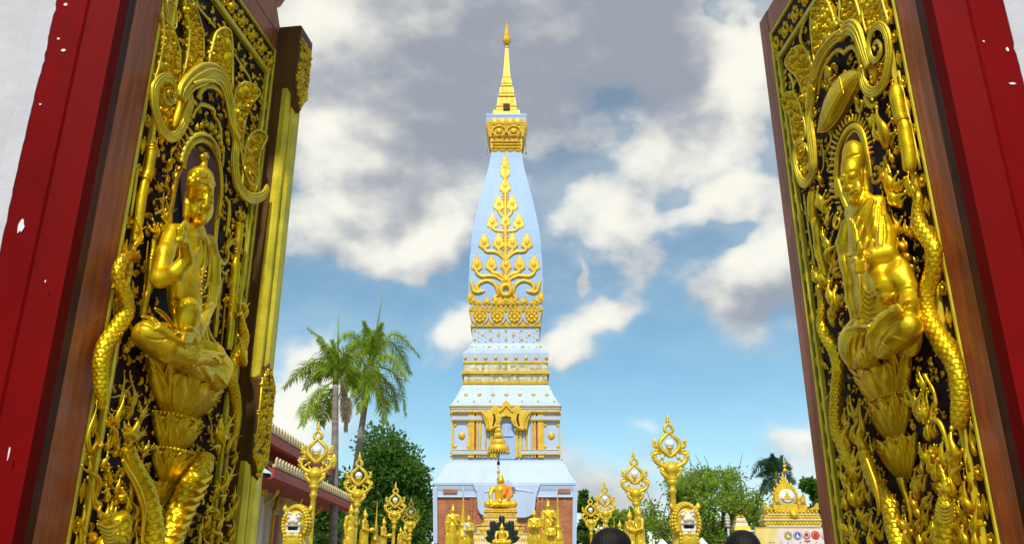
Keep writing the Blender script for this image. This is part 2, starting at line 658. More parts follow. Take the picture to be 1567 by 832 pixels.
def inset(P, d):
    P = np.asarray(P, float)
    e = np.roll(P, -1, 0) - P
    e /= np.linalg.norm(e, axis=1)[:, None] + 1e-9
    nrm = np.column_stack([-e[:, 1], e[:, 0]])
    m = nrm + np.roll(nrm, 1, 0)
    m /= np.maximum(np.sum(m * m, 1)[:, None] / 2, 0.35)
    return P + m * d


def spline(P, n=8, closed=False):
    """Catmull-Rom through the rows of P"""
    P = np.asarray(P, float)
    k = len(P)
    out = []
    rng = range(k if closed else k - 1)
    for i in rng:
        g = (lambda q: P[q % k]) if closed else (lambda q: P[min(max(q, 0), k - 1)])
        p0, p1, p2, p3 = g(i - 1), g(i), g(i + 1), g(i + 2)
        for j in range(n):
            t = j / n
            out.append(.5 * ((2 * p1) + (-p0 + p2) * t + (2 * p0 - 5 * p1 + 4 * p2 - p3) * t * t + (-p0 + 3 * p1 - 3 * p2 + p3) * t ** 3))
    if not closed:
        out.append(P[-1])
    return np.array(out)


# ------------------------------------------------------------------ smooth bodies: distance field + surface nets
class Field:
    """records shapes, then samples them on a grid just large enough to hold them"""

    def __init__(s, res, rc=1.0, re=(1, 1, 1), kc=1.0):
        s.kc = kc
        s.res = res
        s.ops = []
        s.rc, s.re = rc, np.array(re, float)

    def _sub(s, lo, hi):
        a = np.clip(np.floor((np.array(lo) - s.lo) / s.res).astype(int), 0, s.dims)
        b = np.clip(np.ceil((np.array(hi) - s.lo) / s.res).astype(int) + 1, 0, s.dims)
        if np.any(b - a < 1):
            return None
        sl_ = tuple(slice(a[i], b[i]) for i in range(3))
        X = np.meshgrid(*[s.g[i][sl_[i]] for i in range(3)], indexing='ij', sparse=True)
        return sl_, X

    def _mix(s, sl_, d, k, sub=False):
        o = s.d[sl_]
        if sub:
            d = -d
            h = np.clip(0.5 + 0.5 * (d - o) / k, 0, 1)
            s.d[sl_] = o * (1 - h) + d * h + k * h * (1 - h)
        else:
            h = np.clip(0.5 + 0.5 * (o - d) / k, 0, 1)
            s.d[sl_] = o * (1 - h) + d * h - k * h * (1 - h)

    def cap(s, a, b, r1, r2=None, k=0.01, sub=False, flat=None):
        r2 = r1 if r2 is None else r2
        k = k * s.kc
        if max(r1, r2) > .015:
            r1, r2 = r1 * s.rc, r2 * s.rc
        s.ops.append(('c', np.array(a, float), np.array(b, float), r1, r2, k, sub, flat))
        return s

    def path(s, pts, rad, k=0.01, sub=False, flat=None):
        for i in range(len(pts) - 1):
            s.cap(pts[i], pts[i + 1], rad[i], rad[i + 1], k, sub, flat)
        return s

    def ell(s, c, r, k=0.01, sub=False, rot=None):
        r = np.array(r, float)
        k = k * s.kc
        if max(r) > .02:
            r = r * s.re
        s.ops.append(('e', np.array(c, float), r, k, sub, rot))
        return s

    def _cap(s, a, b, r1, r2, k, sub, flat):
        m = max(r1, r2) * (1 if flat is None else max(flat)) + k * 2 + s.res * 2
        q = s._sub(np.minimum(a, b) - m, np.maximum(a, b) + m)
        if q is None:
            return
        sl_, X = q
        ab = b - a
        L2 = float(ab @ ab) + 1e-12
        t = np.clip(sum((X[i] - a[i]) * ab[i] for i in range(3)) / L2, 0, 1)
        dd = 0
        for i in range(3):
            e = X[i] - a[i] - ab[i] * t
            if flat is not None:
                e = e / flat[i]
            dd = dd + e * e
        s._mix(sl_, np.sqrt(dd) - (r1 + (r2 - r1) * t), k, sub)

    def _ell(s, c, r, k, sub, rot):
        m = r.max() + k * 2 + s.res * 2
        q = s._sub(c - m, c + m)
        if q is None:
            return
        sl_, X = q
        x = [X[i] - c[i] for i in range(3)]
        if rot is not None:
            rt = np.array(rot)
            x = [sum(rt[j][i] * x[j] for j in range(3)) for i in range(3)]
        k0 = np.sqrt(sum((x[i] / r[i]) ** 2 for i in range(3)))
        k1 = np.sqrt(sum((x[i] / r[i] ** 2) ** 2 for i in range(3))) + 1e-9
        s._mix(sl_, k0 * (k0 - 1.0) / k1, k, sub)

    def _sample(s):
        lo, hi = np.full(3, 1e9), np.full(3, -1e9)
        for o in s.ops:
            if o[0] == 'c' and not o[6]:
                m = max(o[3], o[4]) * (1 if o[7] is None else max(o[7])) + o[5]
                lo = np.minimum(lo, np.minimum(o[1], o[2]) - m)
                hi = np.maximum(hi, np.maximum(o[1], o[2]) + m)
            elif o[0] == 'e' and not o[4]:
                m = (o[2] if o[5] is None else o[2].max()) + o[3]
                lo, hi = np.minimum(lo, o[1] - m), np.maximum(hi, o[1] + m)
        lo, hi = lo - 2.5 * s.res, hi + 2.5 * s.res
        s.lo = lo
        s.dims = np.ceil((hi - lo) / s.res).astype(int) + 1
        s.g = [s.lo[i] + s.res * np.arange(s.dims[i]) for i in range(3)]
        s.d = np.full(s.dims, 1e3, np.float32)
        for o in s.ops:
            (s._cap if o[0] == 'c' else s._ell)(*o[1:])

    def hit(s, L, crop, x, y, off=0.0, h0=.32):
        """first point of the sampled body on the line of sight through a photograph point"""
        for h in np.arange(h0, -.01, -.0015):
            p = L.at(crop, x, y, h)
            q = np.round((p - s.lo) / s.res).astype(int)
            if np.all(q >= 0) and np.all(q < s.dims) and s.d[tuple(q)] < 0:
                return p + np.array([0, 0, off])
        return L.at(crop, x, y, .1 + off)

    def draw(s, L, crop, P, off=0.0, k=.004, sub=False, sp=7):
        """ridge (or groove) following the surface; P = crop x, y, radius in crop pixels"""
        A = spline(np.array(P, float), sp)
        off = off * .3 if sub else off + .0015
        X = np.array([s.hit(L, crop, a[0], a[1], off) for a in A])
        for _ in range(10):
            if len(X) > 4:
                X[1:-1] = (X[:-2] + 2 * X[1:-1] + X[2:]) / 4
        r = [a[2] * (1.25 if sub else 1.35) * L.mpc(crop, a[0], a[1]) for a in A]
        return s.path(X, r, k, sub)

    def mesh(s, sampled=False):
        s._sample()
        d = s.d
        ins = d < 0
        nx, ny, nz = d.shape
        c = np.zeros((nx - 1, ny - 1, nz - 1), np.int8)
        for i in (0, 1):
            for j in (0, 1):
                for k in (0, 1):
                    c += ins[i:nx - 1 + i, j:ny - 1 + j, k:nz - 1 + k]
        act = (c > 0) & (c < 8)
        idx = np.full(act.shape, -1, np.int64)
        ii = np.argwhere(act)
        idx[act] = np.arange(len(ii))
        acc = np.zeros((len(ii), 3))
        cnt = np.zeros(len(ii))
        corner = [(i, j, k) for i in (0, 1) for j in (0, 1) for k in (0, 1)]
        for a in range(8):
            for b in range(a + 1, 8):
                df = [corner[b][q] - corner[a][q] for q in range(3)]
                if sum(abs(x) for x in df) != 1:
                    continue
                pa, pb = ii + corner[a], ii + corner[b]
                da, db = d[tuple(pa.T)], d[tuple(pb.T)]
                m = (da < 0) != (db < 0)
                t = np.where(m, da / np.where(m, da - db, 1), 0)
                acc += np.where(m[:, None], pa + (pb - pa) * t[:, None], 0)
                cnt += m
        V = s.lo + s.res * acc / cnt[:, None]
        faces = []
        for ax in range(3):
            o = [q for q in range(3) if q != ax]
            A = np.moveaxis(ins, (ax, o[0], o[1]), (0, 1, 2))
            I = np.moveaxis(idx, (ax, o[0], o[1]), (0, 1, 2))
            e = A[:-1, 1:-1, 1:-1] != A[1:, 1:-1, 1:-1]
            w = np.argwhere(e)
            if not len(w):
                continue
            i, j, k = w[:, 0], w[:, 1] + 1, w[:, 2] + 1
            q = np.column_stack([I[i, j - 1, k - 1], I[i, j, k - 1], I[i, j, k], I[i, j - 1, k]])
            fl = A[i, j, k]
            if ax == 1:
                fl = ~fl
            q = np.where(fl[:, None], q, q[:, ::-1])
            q = q[(q >= 0).all(1)]
            faces.append(q)
        Q = np.concatenate(faces)
        m = MB()
        m.v.append(V); m.n = len(V)
        m.f = [tuple(r) for r in Q.tolist()]
        return m

# ------------------------------------------------------------------ the two carved gate leaves
CROPS = dict(a=(180, 0), b=(180, 140), c=(160, 280), d=(130, 420), e=(110, 560), f=(100, 672),
             g=(1150, 0), h=(1150, 140), i=(1190, 280), j=(1220, 420), k=(1230, 560), m=(1240, 672))
Q = 5.2


class Leaf:
    """one door leaf; points on it are (u along the leaf, v up, h out of the carved face)"""

    def __init__(s, root, O, alpha, side):
        s.root = root
        s.O = np.array(O, float)
        sa, ca = math.sin(alpha), math.cos(alpha)
        s.U = np.array([side * sa, ca, 0])
        s.Nn = np.array([side * ca, -sa, 0])
        s.side = side
        s.ys = -1.0 if side > 0 else 1.0
        s.flip = side < 0
        s.ulim = (0, 9)

    def px(s, X, Y, h=0.0):
        d = ray(X, Y)
        C = np.array([0, 0, CAMZ])
        t = ((s.O + h * s.Nn - C) @ s.Nn) / (d @ s.Nn)
        P = C + d * t - s.O
        return np.array([P @ s.U, P[2], h])

    def at(s, crop, x, y, h=0.0):
        o = CROPS[crop]
        return s.px(o[0] + x / Q, o[1] + y / Q, h)

    def mpc(s, crop, x, y):
        """metres per crop pixel there"""
        p = s.at(crop, x, y)
        w = s.O + p[0] * s.U + np.array([0, 0, p[1] - CAMZ])
        return (w[1] * CT + w[2] * ST) / F / Q

    def pts(s, crop, P, h=0.0):
        return np.array([s.at(q[3] if len(q) > 3 else crop, q[0], q[1], h if np.isscalar(h) else h[i]) for i, q in enumerate(P)])

    def rad(s, crop, P):
        return np.array([q[2] * s.mpc(q[3] if len(q) > 3 else crop, q[0], q[1]) for q in P])

    def xf(s, v):
        return np.column_stack([v[:, 0], s.ys * v[:, 2], v[:, 1]])

    def part(s, name, mb, m='gold', parent=None, **kw):
        return mb.build(name, m, parent or s.root, xf=s.xf, flip=s.flip, **kw)

    def tube(s, mb, crop, P, h=0.04, n=10, sp=6, flat=0.8, disp=None, rs=1.0):
        X = s.pts(crop, P, h)
        r = s.rad(crop, P) * rs
        A = spline(np.column_stack([X, r]), sp)
        mb.tube(A[:, :3], A[:, 3], n, up=(0, 0, 1), flat=flat, disp=disp)
        return A

    def tubes(s, name, crop, lst, h=0.04, n=10, sp=6, m='gold', parent=None, flat=.8, rs=1.0):
        for P in lst:
            mb = MB()
            s.tube(mb, crop, P, h, n, sp, flat, None, rs)
            s.part(name, mb, m, parent)

    def band(s, name, crop, P, h=.05, rs=1.0, m='gold', em='ggold', sp=6):
        """broad moulded ribbon: flattened core, raised bead along each edge and a fine middle ridge"""
        X = s.pts(crop, P, h)
        A = spline(np.column_stack([X, s.rad(crop, P) * rs]), sp)
        mb = MB()
        mb.tube(A[:, :3], A[:, 3], 12, up=(0, 0, 1), flat=.42)
        o = s.part(name, mb, m)
        T = np.gradient(A[:, :2], axis=0)
        T /= np.linalg.norm(T, axis=1)[:, None] + 1e-9
        Nn = np.column_stack([-T[:, 1], T[:, 0]])
        for k, rr, dz in ((.80, .17, .30), (-.80, .17, .30), (.25, .10, .44), (-.30, .10, .43)):
            E = A[:, :3].copy()
            E[:, :2] += Nn * (A[:, 3] * k)[:, None]
            E[:, 2] += A[:, 3] * dz
            mb = MB()
            mb.tube(E, A[:, 3] * rr, 7, up=(0, 0, 1))
            s.part('edge_bead' if abs(k) > .5 else 'inner_bead', mb, em, o)
        return o

    def bowl(s, l, r, b, hs=.55, hb=.08, **kw):
        """lotus bowl from its rim's left and right ends and its lowest point (crop, x, y)"""
        a, c, d = s.at(*l, 0), s.at(*r, 0), s.at(*b, hb)
        return s.lotus((a[0] + c[0]) / 2, d[1], (a[1] + c[1]) / 2, abs(a[0] - c[0]) / 2 * .80, hs * .88, 0, **kw)

    # a flame tongue with a curled bud at its tip
    def flame(s, mb, crop, b, t, w, curl=1, h=0.04, bow=0.16, bud=True):
        B, T = s.at(crop, *b, h), s.at(crop, *t, h + 0.012)
        w = w * 1.32 * s.mpc(crop, *b)
        d = T - B
        L = np.linalg.norm(d[:2])
        nrm = np.array([-d[1], d[0], 0]) * curl
        ts = np.linspace(0, 1, 12)
        P = B + np.outer(ts, d) + np.outer(np.sin(ts * math.pi * 1.5) * bow, nrm)
        rr = w * (0.55 + 0.6 * np.sin(np.clip(ts * 1.5, 0, 1) * math.pi) * (1 - ts)) * (1 - ts) ** 0.55
        rr = np.maximum(rr, w * 0.13)
        P[:, 2] += np.sin(ts * math.pi) * w * .6
        mb.tube(P, rr, 8, up=(0, 0, 1), flat=.7)
        if bud:
            mb.ball(P[-1] + np.array([0, 0, .002]), (w * .2, w * .36, w * .22), 7, 5)

    def curl(s, mb, crop, c, r, turns=1.2, dirn=1, a0=0.0, w=0.3, h=0.04, hs=1.0):
        """spiral scroll; r in crop pixels"""
        C = s.at(crop, *c, h)
        r = r * s.mpc(crop, *c)
        ts = np.linspace(0, 1, int(22 * turns) + 8)
        a = a0 + dirn * ts * turns * 2 * math.pi
        R_ = r * (1 - ts * .88)
        P = np.column_stack([C[0] + R_ * np.cos(a) * hs, C[1] + R_ * np.sin(a), np.full(len(ts), h) + ts * .01])
        mb.tube(P, w * r * (1 - .55 * ts), 8, up=(0, 0, 1), flat=.8)

    # plate with a raised rim and crowded leaf work inside
    def fin(s, crop, poly, h0=0.0, rim=7, n=70, seed=0, inner=True):
        P = s.pts(crop, [(q[0], q[1], 0, *q[2:]) for q in poly], h0 + .02)
        A = spline(P, 5, closed=True)
        mb = MB()
        mb.prism(A[:, :2], h0 - .03, h0 + .006, 0.0)
        o = s.part('scroll_fin', mb, 'gold', sharp=40)
        rm = MB()
        rr = rim * s.mpc(crop, poly[0][0], poly[0][1])
        A2 = A.copy()
        A2[:, 2] = h0 + .016
        rm.tube(A2, rr, 8, up=(0, 0, 1), closed=True, flat=1.0)
        s.part('rim', rm, 'ggold', o)
        if inner:
            rg = np.random.default_rng(seed)
            lo, hi = A[:, :2].min(0), A[:, :2].max(0)
            bd = MB()
            got, tries = [], 0
            sz0 = 0.30 * min(hi - lo) / 2.2
            while len(got) < n and tries < n * 40:
                tries += 1
                q = lo + rg.random(2) * (hi - lo)
                if not inside(q, A[:, :2]) or np.min(np.linalg.norm(A[:, :2] - q, axis=1)) < rr * 1.4:
                    continue
                sz = sz0 * rg.uniform(.28, .8) * (1 if len(got) > n * .25 else 1.5)
                if any(np.linalg.norm(q - g[0]) < .62 * (sz + g[1]) for g in got):
                    continue
                got.append((q, sz))
                a = rg.uniform(0, math.pi)
                ax = np.array([[math.cos(a), -math.sin(a), 0], [math.sin(a), math.cos(a), 0], [0, 0, 1]])
                bd.ball((q[0], q[1], h0 + .008), (sz * .62, sz, sz * .7), 8, 5, ax)
                if rg.random() < .35:
                    bd.ball((q[0], q[1], h0 + .008 + sz * .6), (sz * .3, sz * .5, sz * .35), 6, 4, ax)
            s.part('leaf_work', bd, 'gold', o, kind='stuff')
        return o

    def dragon(s, crop, P, h, side=1, fins=True, name='serpent_body', up0=0.0):
        X = s.pts(crop, P, h)
        r = s.rad(crop, P)
        A = spline(np.column_stack([X, r]), 22)
        seg = np.r_[0, np.cumsum(np.linalg.norm(np.diff(A[:, :3], axis=0), axis=1))]
        L = seg[-1]
        n = 40
        rows = L / (np.mean(r) * .66)
        m = int(rows * 8)
        ss = np.linspace(0, L, m)
        Pn = np.column_stack([np.interp(ss, seg, A[:, q]) for q in range(4)])
        a = np.linspace(0, rows, m)[:, None]
        ns = 8
        b = (np.arange(n) / n * ns)[None, :]
        k = np.floor(a)
        y = a - k
        xo = (b + .5 * ((k - 1) % 2)) % 1.0 - .5          # the scale whose tip overlaps this row
        lip = .95 * np.sqrt(np.clip(1 - (2 * xo) ** 2, 0, 1))
        disp = np.where(y < lip, .10 + .12 * y - .05 * (2 * xo) ** 2, .0 + .05 * y)
        mb = MB()
        mb.tube(Pn[:, :3], Pn[:, 3], n, up=(0, 0, 1), flat=.95, disp=disp)
        o = s.part(name, mb, 'gold')
        if fins:
            step = np.mean(r) * .95
            fm = MB()
            T = np.gradient(Pn[:, :2], axis=0)
            T /= np.linalg.norm(T, axis=1)[:, None]
            d = 0
            while d < L:
                q = int(d / L * (m - 1))
                p, t, rr = Pn[q, :3], T[q], Pn[q, 3]
                nn = np.array([-t[1], t[0]]) * side
                z = p[2] - rr * .1
                c0 = p[:2] + nn * rr * .75
                w = rr * .55
                ln = rr * RNG.uniform(.75, 1.15)
                tip = c0 + nn * ln - t * ln * .7 * (1 if up0 == 0 else up0)
                pl = [c0 - t * w, c0 + nn * ln * .5 - t * w * 1.2, tip, c0 + nn * ln * .55 + t * w * .2, c0 + t * w]
                fm.prism(pl, z - rr * .12, z + rr * .16, rr * .06)
                d += step
            s.part('dorsal_fin', fm, 'gold', o, smooth=False, kind='stuff')
        return o

    def lotus(s, c, v0, v1, Rr, hs=.55, h0=0.0, rows=2, npet=9, cu=None, stem=False, pow_=.8, beads=True, name='lotus_pedestal'):
        """half-round lotus bowl: c = u of its axis, from v0 (bottom) to v1 (rim)"""
        H = v1 - v0

        def prof(t):
            return Rr * (0.20 + 0.80 * np.power(np.clip(t, 0, 1), pow_))
        mb = MB()
        ts = np.linspace(0, 1, 9)
        v, f = [], []
        na = 22
        for t in ts:
            for q in range(na + 1):
                a = math.pi * q / na
                v.append((c + prof(t) * .93 * math.cos(a), v0 + H * t * .93, h0 + prof(t) * .93 * math.sin(a) * hs))
        top = len(v)
        for q in range(na + 1):
            a = math.pi * q / na
            v.append((c + prof(1) * .7 * math.cos(a), v0 + H * .95, h0 + prof(1) * .7 * math.sin(a) * hs))
        for k in range(len(ts)):
            for q in range(na):
                f.append((k * (na + 1) + q, k * (na + 1) + q + 1, (k + 1) * (na + 1) + q + 1, (k + 1) * (na + 1) + q))
        f.append(tuple(top + q for q in range(na + 1)))
        f.append(tuple(range(na + 1))[::-1])
        mb.add(v, f)
        o = s.part(name, mb, 'gold')
        for row in range(rows):
            n = npet - row
            lo = 0.0 if row else 0.16
            hi_ = (1.0, .80)[row] if rows == 2 else 1.0
            for q in range(n):
                a0 = math.pi * (q + .5) / n
                pm = MB()
                nu, nv_ = 13, 12
                vv = []
                dphi = math.pi / n * .57
                for jt in range(nv_):
                    t = jt / (nv_ - 1)
                    wd = (math.sin(min(1, .30 + t * .75) * math.pi * .62) ** .7) * (1 - max(0, t - .62) / .38) ** .55 if t < 1 else 0.02
                    tt = lo + (hi_ - lo) * t
                    for iu in range(nu):
                        x = iu / (nu - 1) * 2 - 1
                        a = a0 + dphi * x * wd
                        off = Rr * (.045 + .10 * (1 - x * x) * math.sin(t * math.pi * .8) + .05 * row)
                        off += Rr * .085 * (abs(x) < .58) * (0.10 < t < .74) + Rr * .05 * (abs(x) > .8)
                        off *= .35 + .65 * t
                        off += Rr * .10 * max(0, t - .75) / .25
                        rr = prof(tt) + off
                        vv.append((c + rr * math.cos(a), v0 + H * tt, h0 + rr * math.sin(a) * hs))
                ff = [(jt * nu + iu, jt * nu + iu + 1, (jt + 1) * nu + iu + 1, (jt + 1) * nu + iu) for jt in range(nv_ - 1) for iu in range(nu - 1)]
                # back sheet gives the petal its thickness
                k = len(vv)
                vb = [(c + (x_[0] - c) * .95, x_[1] - H * .01, h0 + (x_[2] - h0) * .95) for x_ in vv]
                ff += [tuple(i_ + k for i_ in q_[::-1]) for q_ in ff]
                edge = [iu for iu in range(nu)] + [jt * nu + nu - 1 for jt in range(1, nv_)] + [(nv_ - 1) * nu + iu for iu in range(nu - 2, -1, -1)] + [jt * nu for jt in range(nv_ - 2, 0, -1)]
                for e_ in range(len(edge)):
                    p_, q_ = edge[e_], edge[(e_ + 1) % len(edge)]
                    ff.append((q_, p_, p_ + k, q_ + k))
                pm.add(vv + vb, ff)
                s.part('petal', pm, 'gold', o)
        if beads:
            bm_ = MB()
            for q in range(21):
                a = math.pi * (q + .5) / 21
                rr = prof(1) * .98
                bm_.ball((c + rr * math.cos(a), v1 + H * .01, h0 + rr * math.sin(a) * hs), Rr * .052, 7, 5)
            s.part('bead_row', bm_, 'gold', o, kind='stuff')
        return o


def inside(q, P):
    x, y = q
    a, b = P, np.roll(P, -1, 0)
    c = ((a[:, 1] > y) != (b[:, 1] > y)) & (x < (b[:, 0] - a[:, 0]) * (y - a[:, 1]) / (b[:, 1] - a[:, 1] + 1e-12) + a[:, 0])
    return bool(np.sum(c) % 2)


def leaf_frame(L, u, v_top, v_bot, top_rail):
    """u = (hinge, hinge stile inner edge, free stile inner edge, free edge)"""
    th = .075
    m = MB()
    m.prism([(u[1] - .02, v_bot + .1), (u[2] + .02, v_bot + .1), (u[2] + .02, v_top - top_rail + .02), (u[1] - .02, v_top - top_rail + .02)], -.072, -.010)
    bp = L.part('back_panel', m, 'recess', smooth=False)
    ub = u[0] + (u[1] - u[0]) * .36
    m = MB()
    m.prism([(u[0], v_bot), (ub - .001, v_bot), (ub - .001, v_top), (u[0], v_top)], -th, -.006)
    L.part('hinge_shade_strip', m, 'dwood_and_shade', smooth=False)  # darkened strip of the stile: the jamb's soft shade painted as colour
    for a, b in ((ub, u[1]), (u[2], u[3])):
        m = MB()
        m.prism([(a, v_bot), (b, v_bot), (b, v_top), (a, v_top)], -th, 0, .004)
        L.part('stile', m, 'wood', smooth=False)
    for a, b in ((v_bot, v_bot + .16), (v_top - top_rail, v_top - .001)):
        m = MB()
        m.prism([(u[1] + .001, a), (u[2] - .001, a), (u[2] - .001, b), (u[1] + .001, b)], -th + .002, -.002, .006)
        L.part('rail', m, 'wood', smooth=False)
    return bp


def rosette_mesh(L, kind, r):
    m = MB()
    if kind == 'round':
        m.ball((0, 0, .004), (r * .36, r * .40, r * .42), 9, 6)
        for q in range(7):
            a = q * 2 * math.pi / 7
            m.ball((r * .62 * math.cos(a), r * .70 * math.sin(a), 0), (r * .34, r * .34, r * .24), 7, 5)
        m.tube([(r * .66 * math.cos(t), r * .75 * math.sin(t), r * .12) for t in np.linspace(0, 2 * math.pi, 14)[:-1]], r * .09, 5, up=(0, 0, 1), closed=True)
    elif kind == 'long':
        m.ball((0, 0, 0), (r * .42, r * 1.25, r * .36), 9, 8)
        for sg in (-1, 1):
            m.ball((sg * r * .34, 0, 0), (r * .26, r * .85, r * .24), 7, 6)
            m.ball((0, sg * r * 1.15, 0), (r * .18, r * .35, r * .2), 6, 5)
    else:                                             # flame flower of the top border
        m.ball((0, -.1 * r, .004), (r * .40, r * .48, r * .45), 9, 6)
        for q in range(9):
            a = R(-60) + q * R(300) / 8
            ln = r * (.75 + .25 * math.cos(a - R(90)))
            m.ball((ln * .8 * math.cos(a), ln * math.sin(a), 0), (r * .25, r * .30, r * .2), 7, 5)
        m.ball((0, r * 1.05, 0), (r * .16, r * .42, r * .18), 7, 5)
    return m


def border(L, u0, u1, v0, v1, ins, top_ins, pitch=.1):
    """gilded fillets round the panel and the rosettes between them"""
    m = MB()
    for (a, b, c, d) in ((u0 + .004, v0, u0 + .020, v1), (u1 - .020, v0, u1 - .004, v1), (u0 + .0215, v1 - .020, u1 - .0215, v1 - .004)):
        m.prism([(a, b), (c, b), (c, d), (a, d)], -.012, .003, .004)
    L.part('outer_fillet', m, 'ggold', smooth=False)
    m = MB()
    w = .017
    for (a, b, c, d) in ((u0 + ins, v0, u0 + ins + w, v1 - top_ins), (u1 - ins - w, v0, u1 - ins, v1 - top_ins), (u0 + ins + w + .001, v1 - top_ins - w * 1.6, u1 - ins - w - .001, v1 - top_ins)):
        m.prism([(a, b), (c, b), (c, d), (a, d)], -.012, .012, .005)
    L.part('inner_fillet', m, 'ggold', smooth=False)
    first = {}

    def put(kind, r, u, v):
        key = (kind, r)
        if key not in first:
            first[key] = o = L.part('rosette', rosette_mesh(L, kind, r), 'gold')
        else:
            o = first[key].copy()
            COL.objects.link(o)
        o.location = (u, L.ys * -.008, v)
    for uu in (u0 + (ins + .02) / 2 + .003, u1 - (ins + .02) / 2 - .003):
        v, k = v1 - top_ins + .02, 0
        while v > 1.35:
            put('round' if k % 2 == 0 else 'long', .026, uu, v)
            v -= pitch
            k += 1
    n = 9
    for q in range(n):
        uu = u0 + .05 + (u1 - u0 - .10) * q / (n - 1)
        put('flame', .045, uu, v1 - .02 - (top_ins - .02) * .55)
        if q < n - 1:
            put('round', .020, uu + (u1 - u0 - .1) / (n - 1) / 2, v1 - .02 - (top_ins - .02) * .72)
            put('round', .016, uu + (u1 - u0 - .1) / (n - 1) / 2, v1 - .02 - (top_ins - .02) * .28)


def pole(L, crop, P, h, rings=(), m='gold'):
    """turned pole with ring joints; rings are indices along the traced line"""
    mb = MB()
    A = L.tube(mb, crop, P, h, n=14, sp=6, flat=1)
    o = L.part('pole', mb, m)
    T = np.gradient(A[:, :3], axis=0)
    for (t, k) in rings:
        q = int(t * (len(A) - 1))
        d = T[q] / np.linalg.norm(T[q])
        for sft in (-.006, .006):
            rb = MB()
            c = A[q, :3] + d * (sft - .004)
            rb.tube([c, c + d * .001, c + d * .007, c + d * .008], [A[q, 3] * .9, A[q, 3] * k, A[q, 3] * k, A[q, 3] * .9], 14, up=(0, 0, 1))
            L.part('ring', rb, m, o)
    return o


def ground_work(L, u0, u1, v0, v1, avoid, n, seed):
    """low crowded leaf carving that fills the panel behind the main figures"""
    rg = np.random.default_rng(seed)
    mb = MB()
    got = []
    tries = 0
    while len(got) < n and tries < n * 30:
        tries += 1
        p = np.array([rg.uniform(u0, u1), rg.uniform(v0, v1)])
        if inside(p, avoid) or any(abs(p[0] - g[0]) + abs(p[1] - g[1]) < .019 for g in got):
            continue
        got.append(p)
        a = rg.uniform(0, 2 * math.pi)
        s = rg.uniform(.016, .030)
        cv = rg.choice((-1, 1))
        t = np.linspace(0, 1, 8)
        ang = a + cv * t * 2.6
        P = np.column_stack([p[0] + np.cumsum(np.cos(ang)) * s / 5, p[1] + np.cumsum(np.sin(ang)) * s / 5, np.full(8, -.004)])
        mb.tube(P, s * .30 * (.5 + np.sin(t * math.pi * .9)) * (1.05 - t * .75), 6, up=(0, 0, 1))
        mb.ball(P[-1] + np.array([0, 0, .003]), s * .16, 6, 4)
    L.part('ground_carving', mb, 'gold', kind='stuff')


def flames_in(L, name, crop, lst, h=.05, group=False):
    for (b, t, w, c) in lst:
        mb = MB()
        L.flame(mb, crop, b, t, w, c, h + RNG.uniform(-.01, .015))
        # two side tongues give the flame its forked outline
        dx, dy = t[0] - b[0], t[1] - b[1]
        for sg in (-1, 1):
            q = RNG.uniform(.15, .45)
            bb = (b[0] + dx * q, b[1] + dy * q)
            ln = RNG.uniform(.32, .5)
            tt = (bb[0] + dx * ln - sg * dy * .24, bb[1] + dy * ln + sg * dx * .24)
            if L.ulim[0] < L.at(crop, *tt, h)[0] < L.ulim[1]:
                L.flame(mb, crop, bb, tt, w * .62, sg, h)
        L.part(name, mb, 'gold')


def naga_head(L, crop, c, s, facing, h, jaw=1.0, tilt=0.0):
    """open-mouthed serpent head; c = crop point of the skull, s = size in crop pixels, facing = +-1 along u"""
    m = L.mpc(crop, *c) * s
    C = L.at(crop, *c, h)
    Fd = Field(m * .055)
    ct, st = math.cos(tilt), math.sin(tilt)

    def p(x, y, z=0):
        x, y = x * ct - y * st, x * st + y * ct
        return C + np.array([x * facing, y, z]) * m
    Fd.ell(p(0, 0), np.array([.62, .50, .46]) * m, m * .1)
    Fd.path([p(.3, .1), p(.9, .22), p(1.35, .55)], np.array([.34, .24, .13]) * m, m * .12)
    Fd.path([p(.2, -.3), p(.75, -.42), p(1.15, -.25)], np.array([.24, .17, .08]) * m, m * .1)
    Fd.path([p(1.3, .5), p(1.25, .85), p(1.05, .9)], np.array([.12, .08, .05]) * m, m * .05)
    Fd.ell(p(.28, .34, .34), np.array([.16, .16, .14]) * m, m * .03)
    Fd.path([p(.05, .50, .30), p(.35, .58, .34), p(.6, .42, .3)], np.array([.06, .09, .05]) * m, m * .04)
    for q in range(4):
        x = .55 + q * .2
        Fd.cap(p(x, .05 + q * .06, .18), p(x + .02, -.14 + q * .06, .2), .055 * m, .02 * m, m * .02)
    Fd.path([p(-.2, .3, .2), p(-.7, .7, .1), p(-.8, 1.25, .05)], np.array([.2, .15, .04]) * m, m * .08)
    Fd.path([p(-.1, .45, .0), p(-.3, 1.0, .0), p(-.2, 1.55, .0)], np.array([.2, .14, .04]) * m, m * .08)
    Fd.path([p(.2, .45, .0), p(.15, .95, .0), p(.35, 1.3, .0)], np.array([.16, .10, .03]) * m, m * .08)
    Fd.path([p(-.3, -.2, .2), p(-.75, -.35, .15), p(-.95, -.05, .1)], np.array([.18, .12, .05]) * m, m * .08)
    o = L.part('serpent_head', Fd.mesh(), 'gold')
    return o

HD = 2.34
rootL = thing('carved_door_leaf', 'open teak door leaf with bare-chested gilded figure raising a hand, on the left', 'door leaf')
LL = Leaf(rootL, (-0.578 * HD, HD, 0), R(8), 1)
rootL.location = LL.O
rootL.rotation_euler = (0, 0, math.atan2(LL.U[1], LL.U[0]))


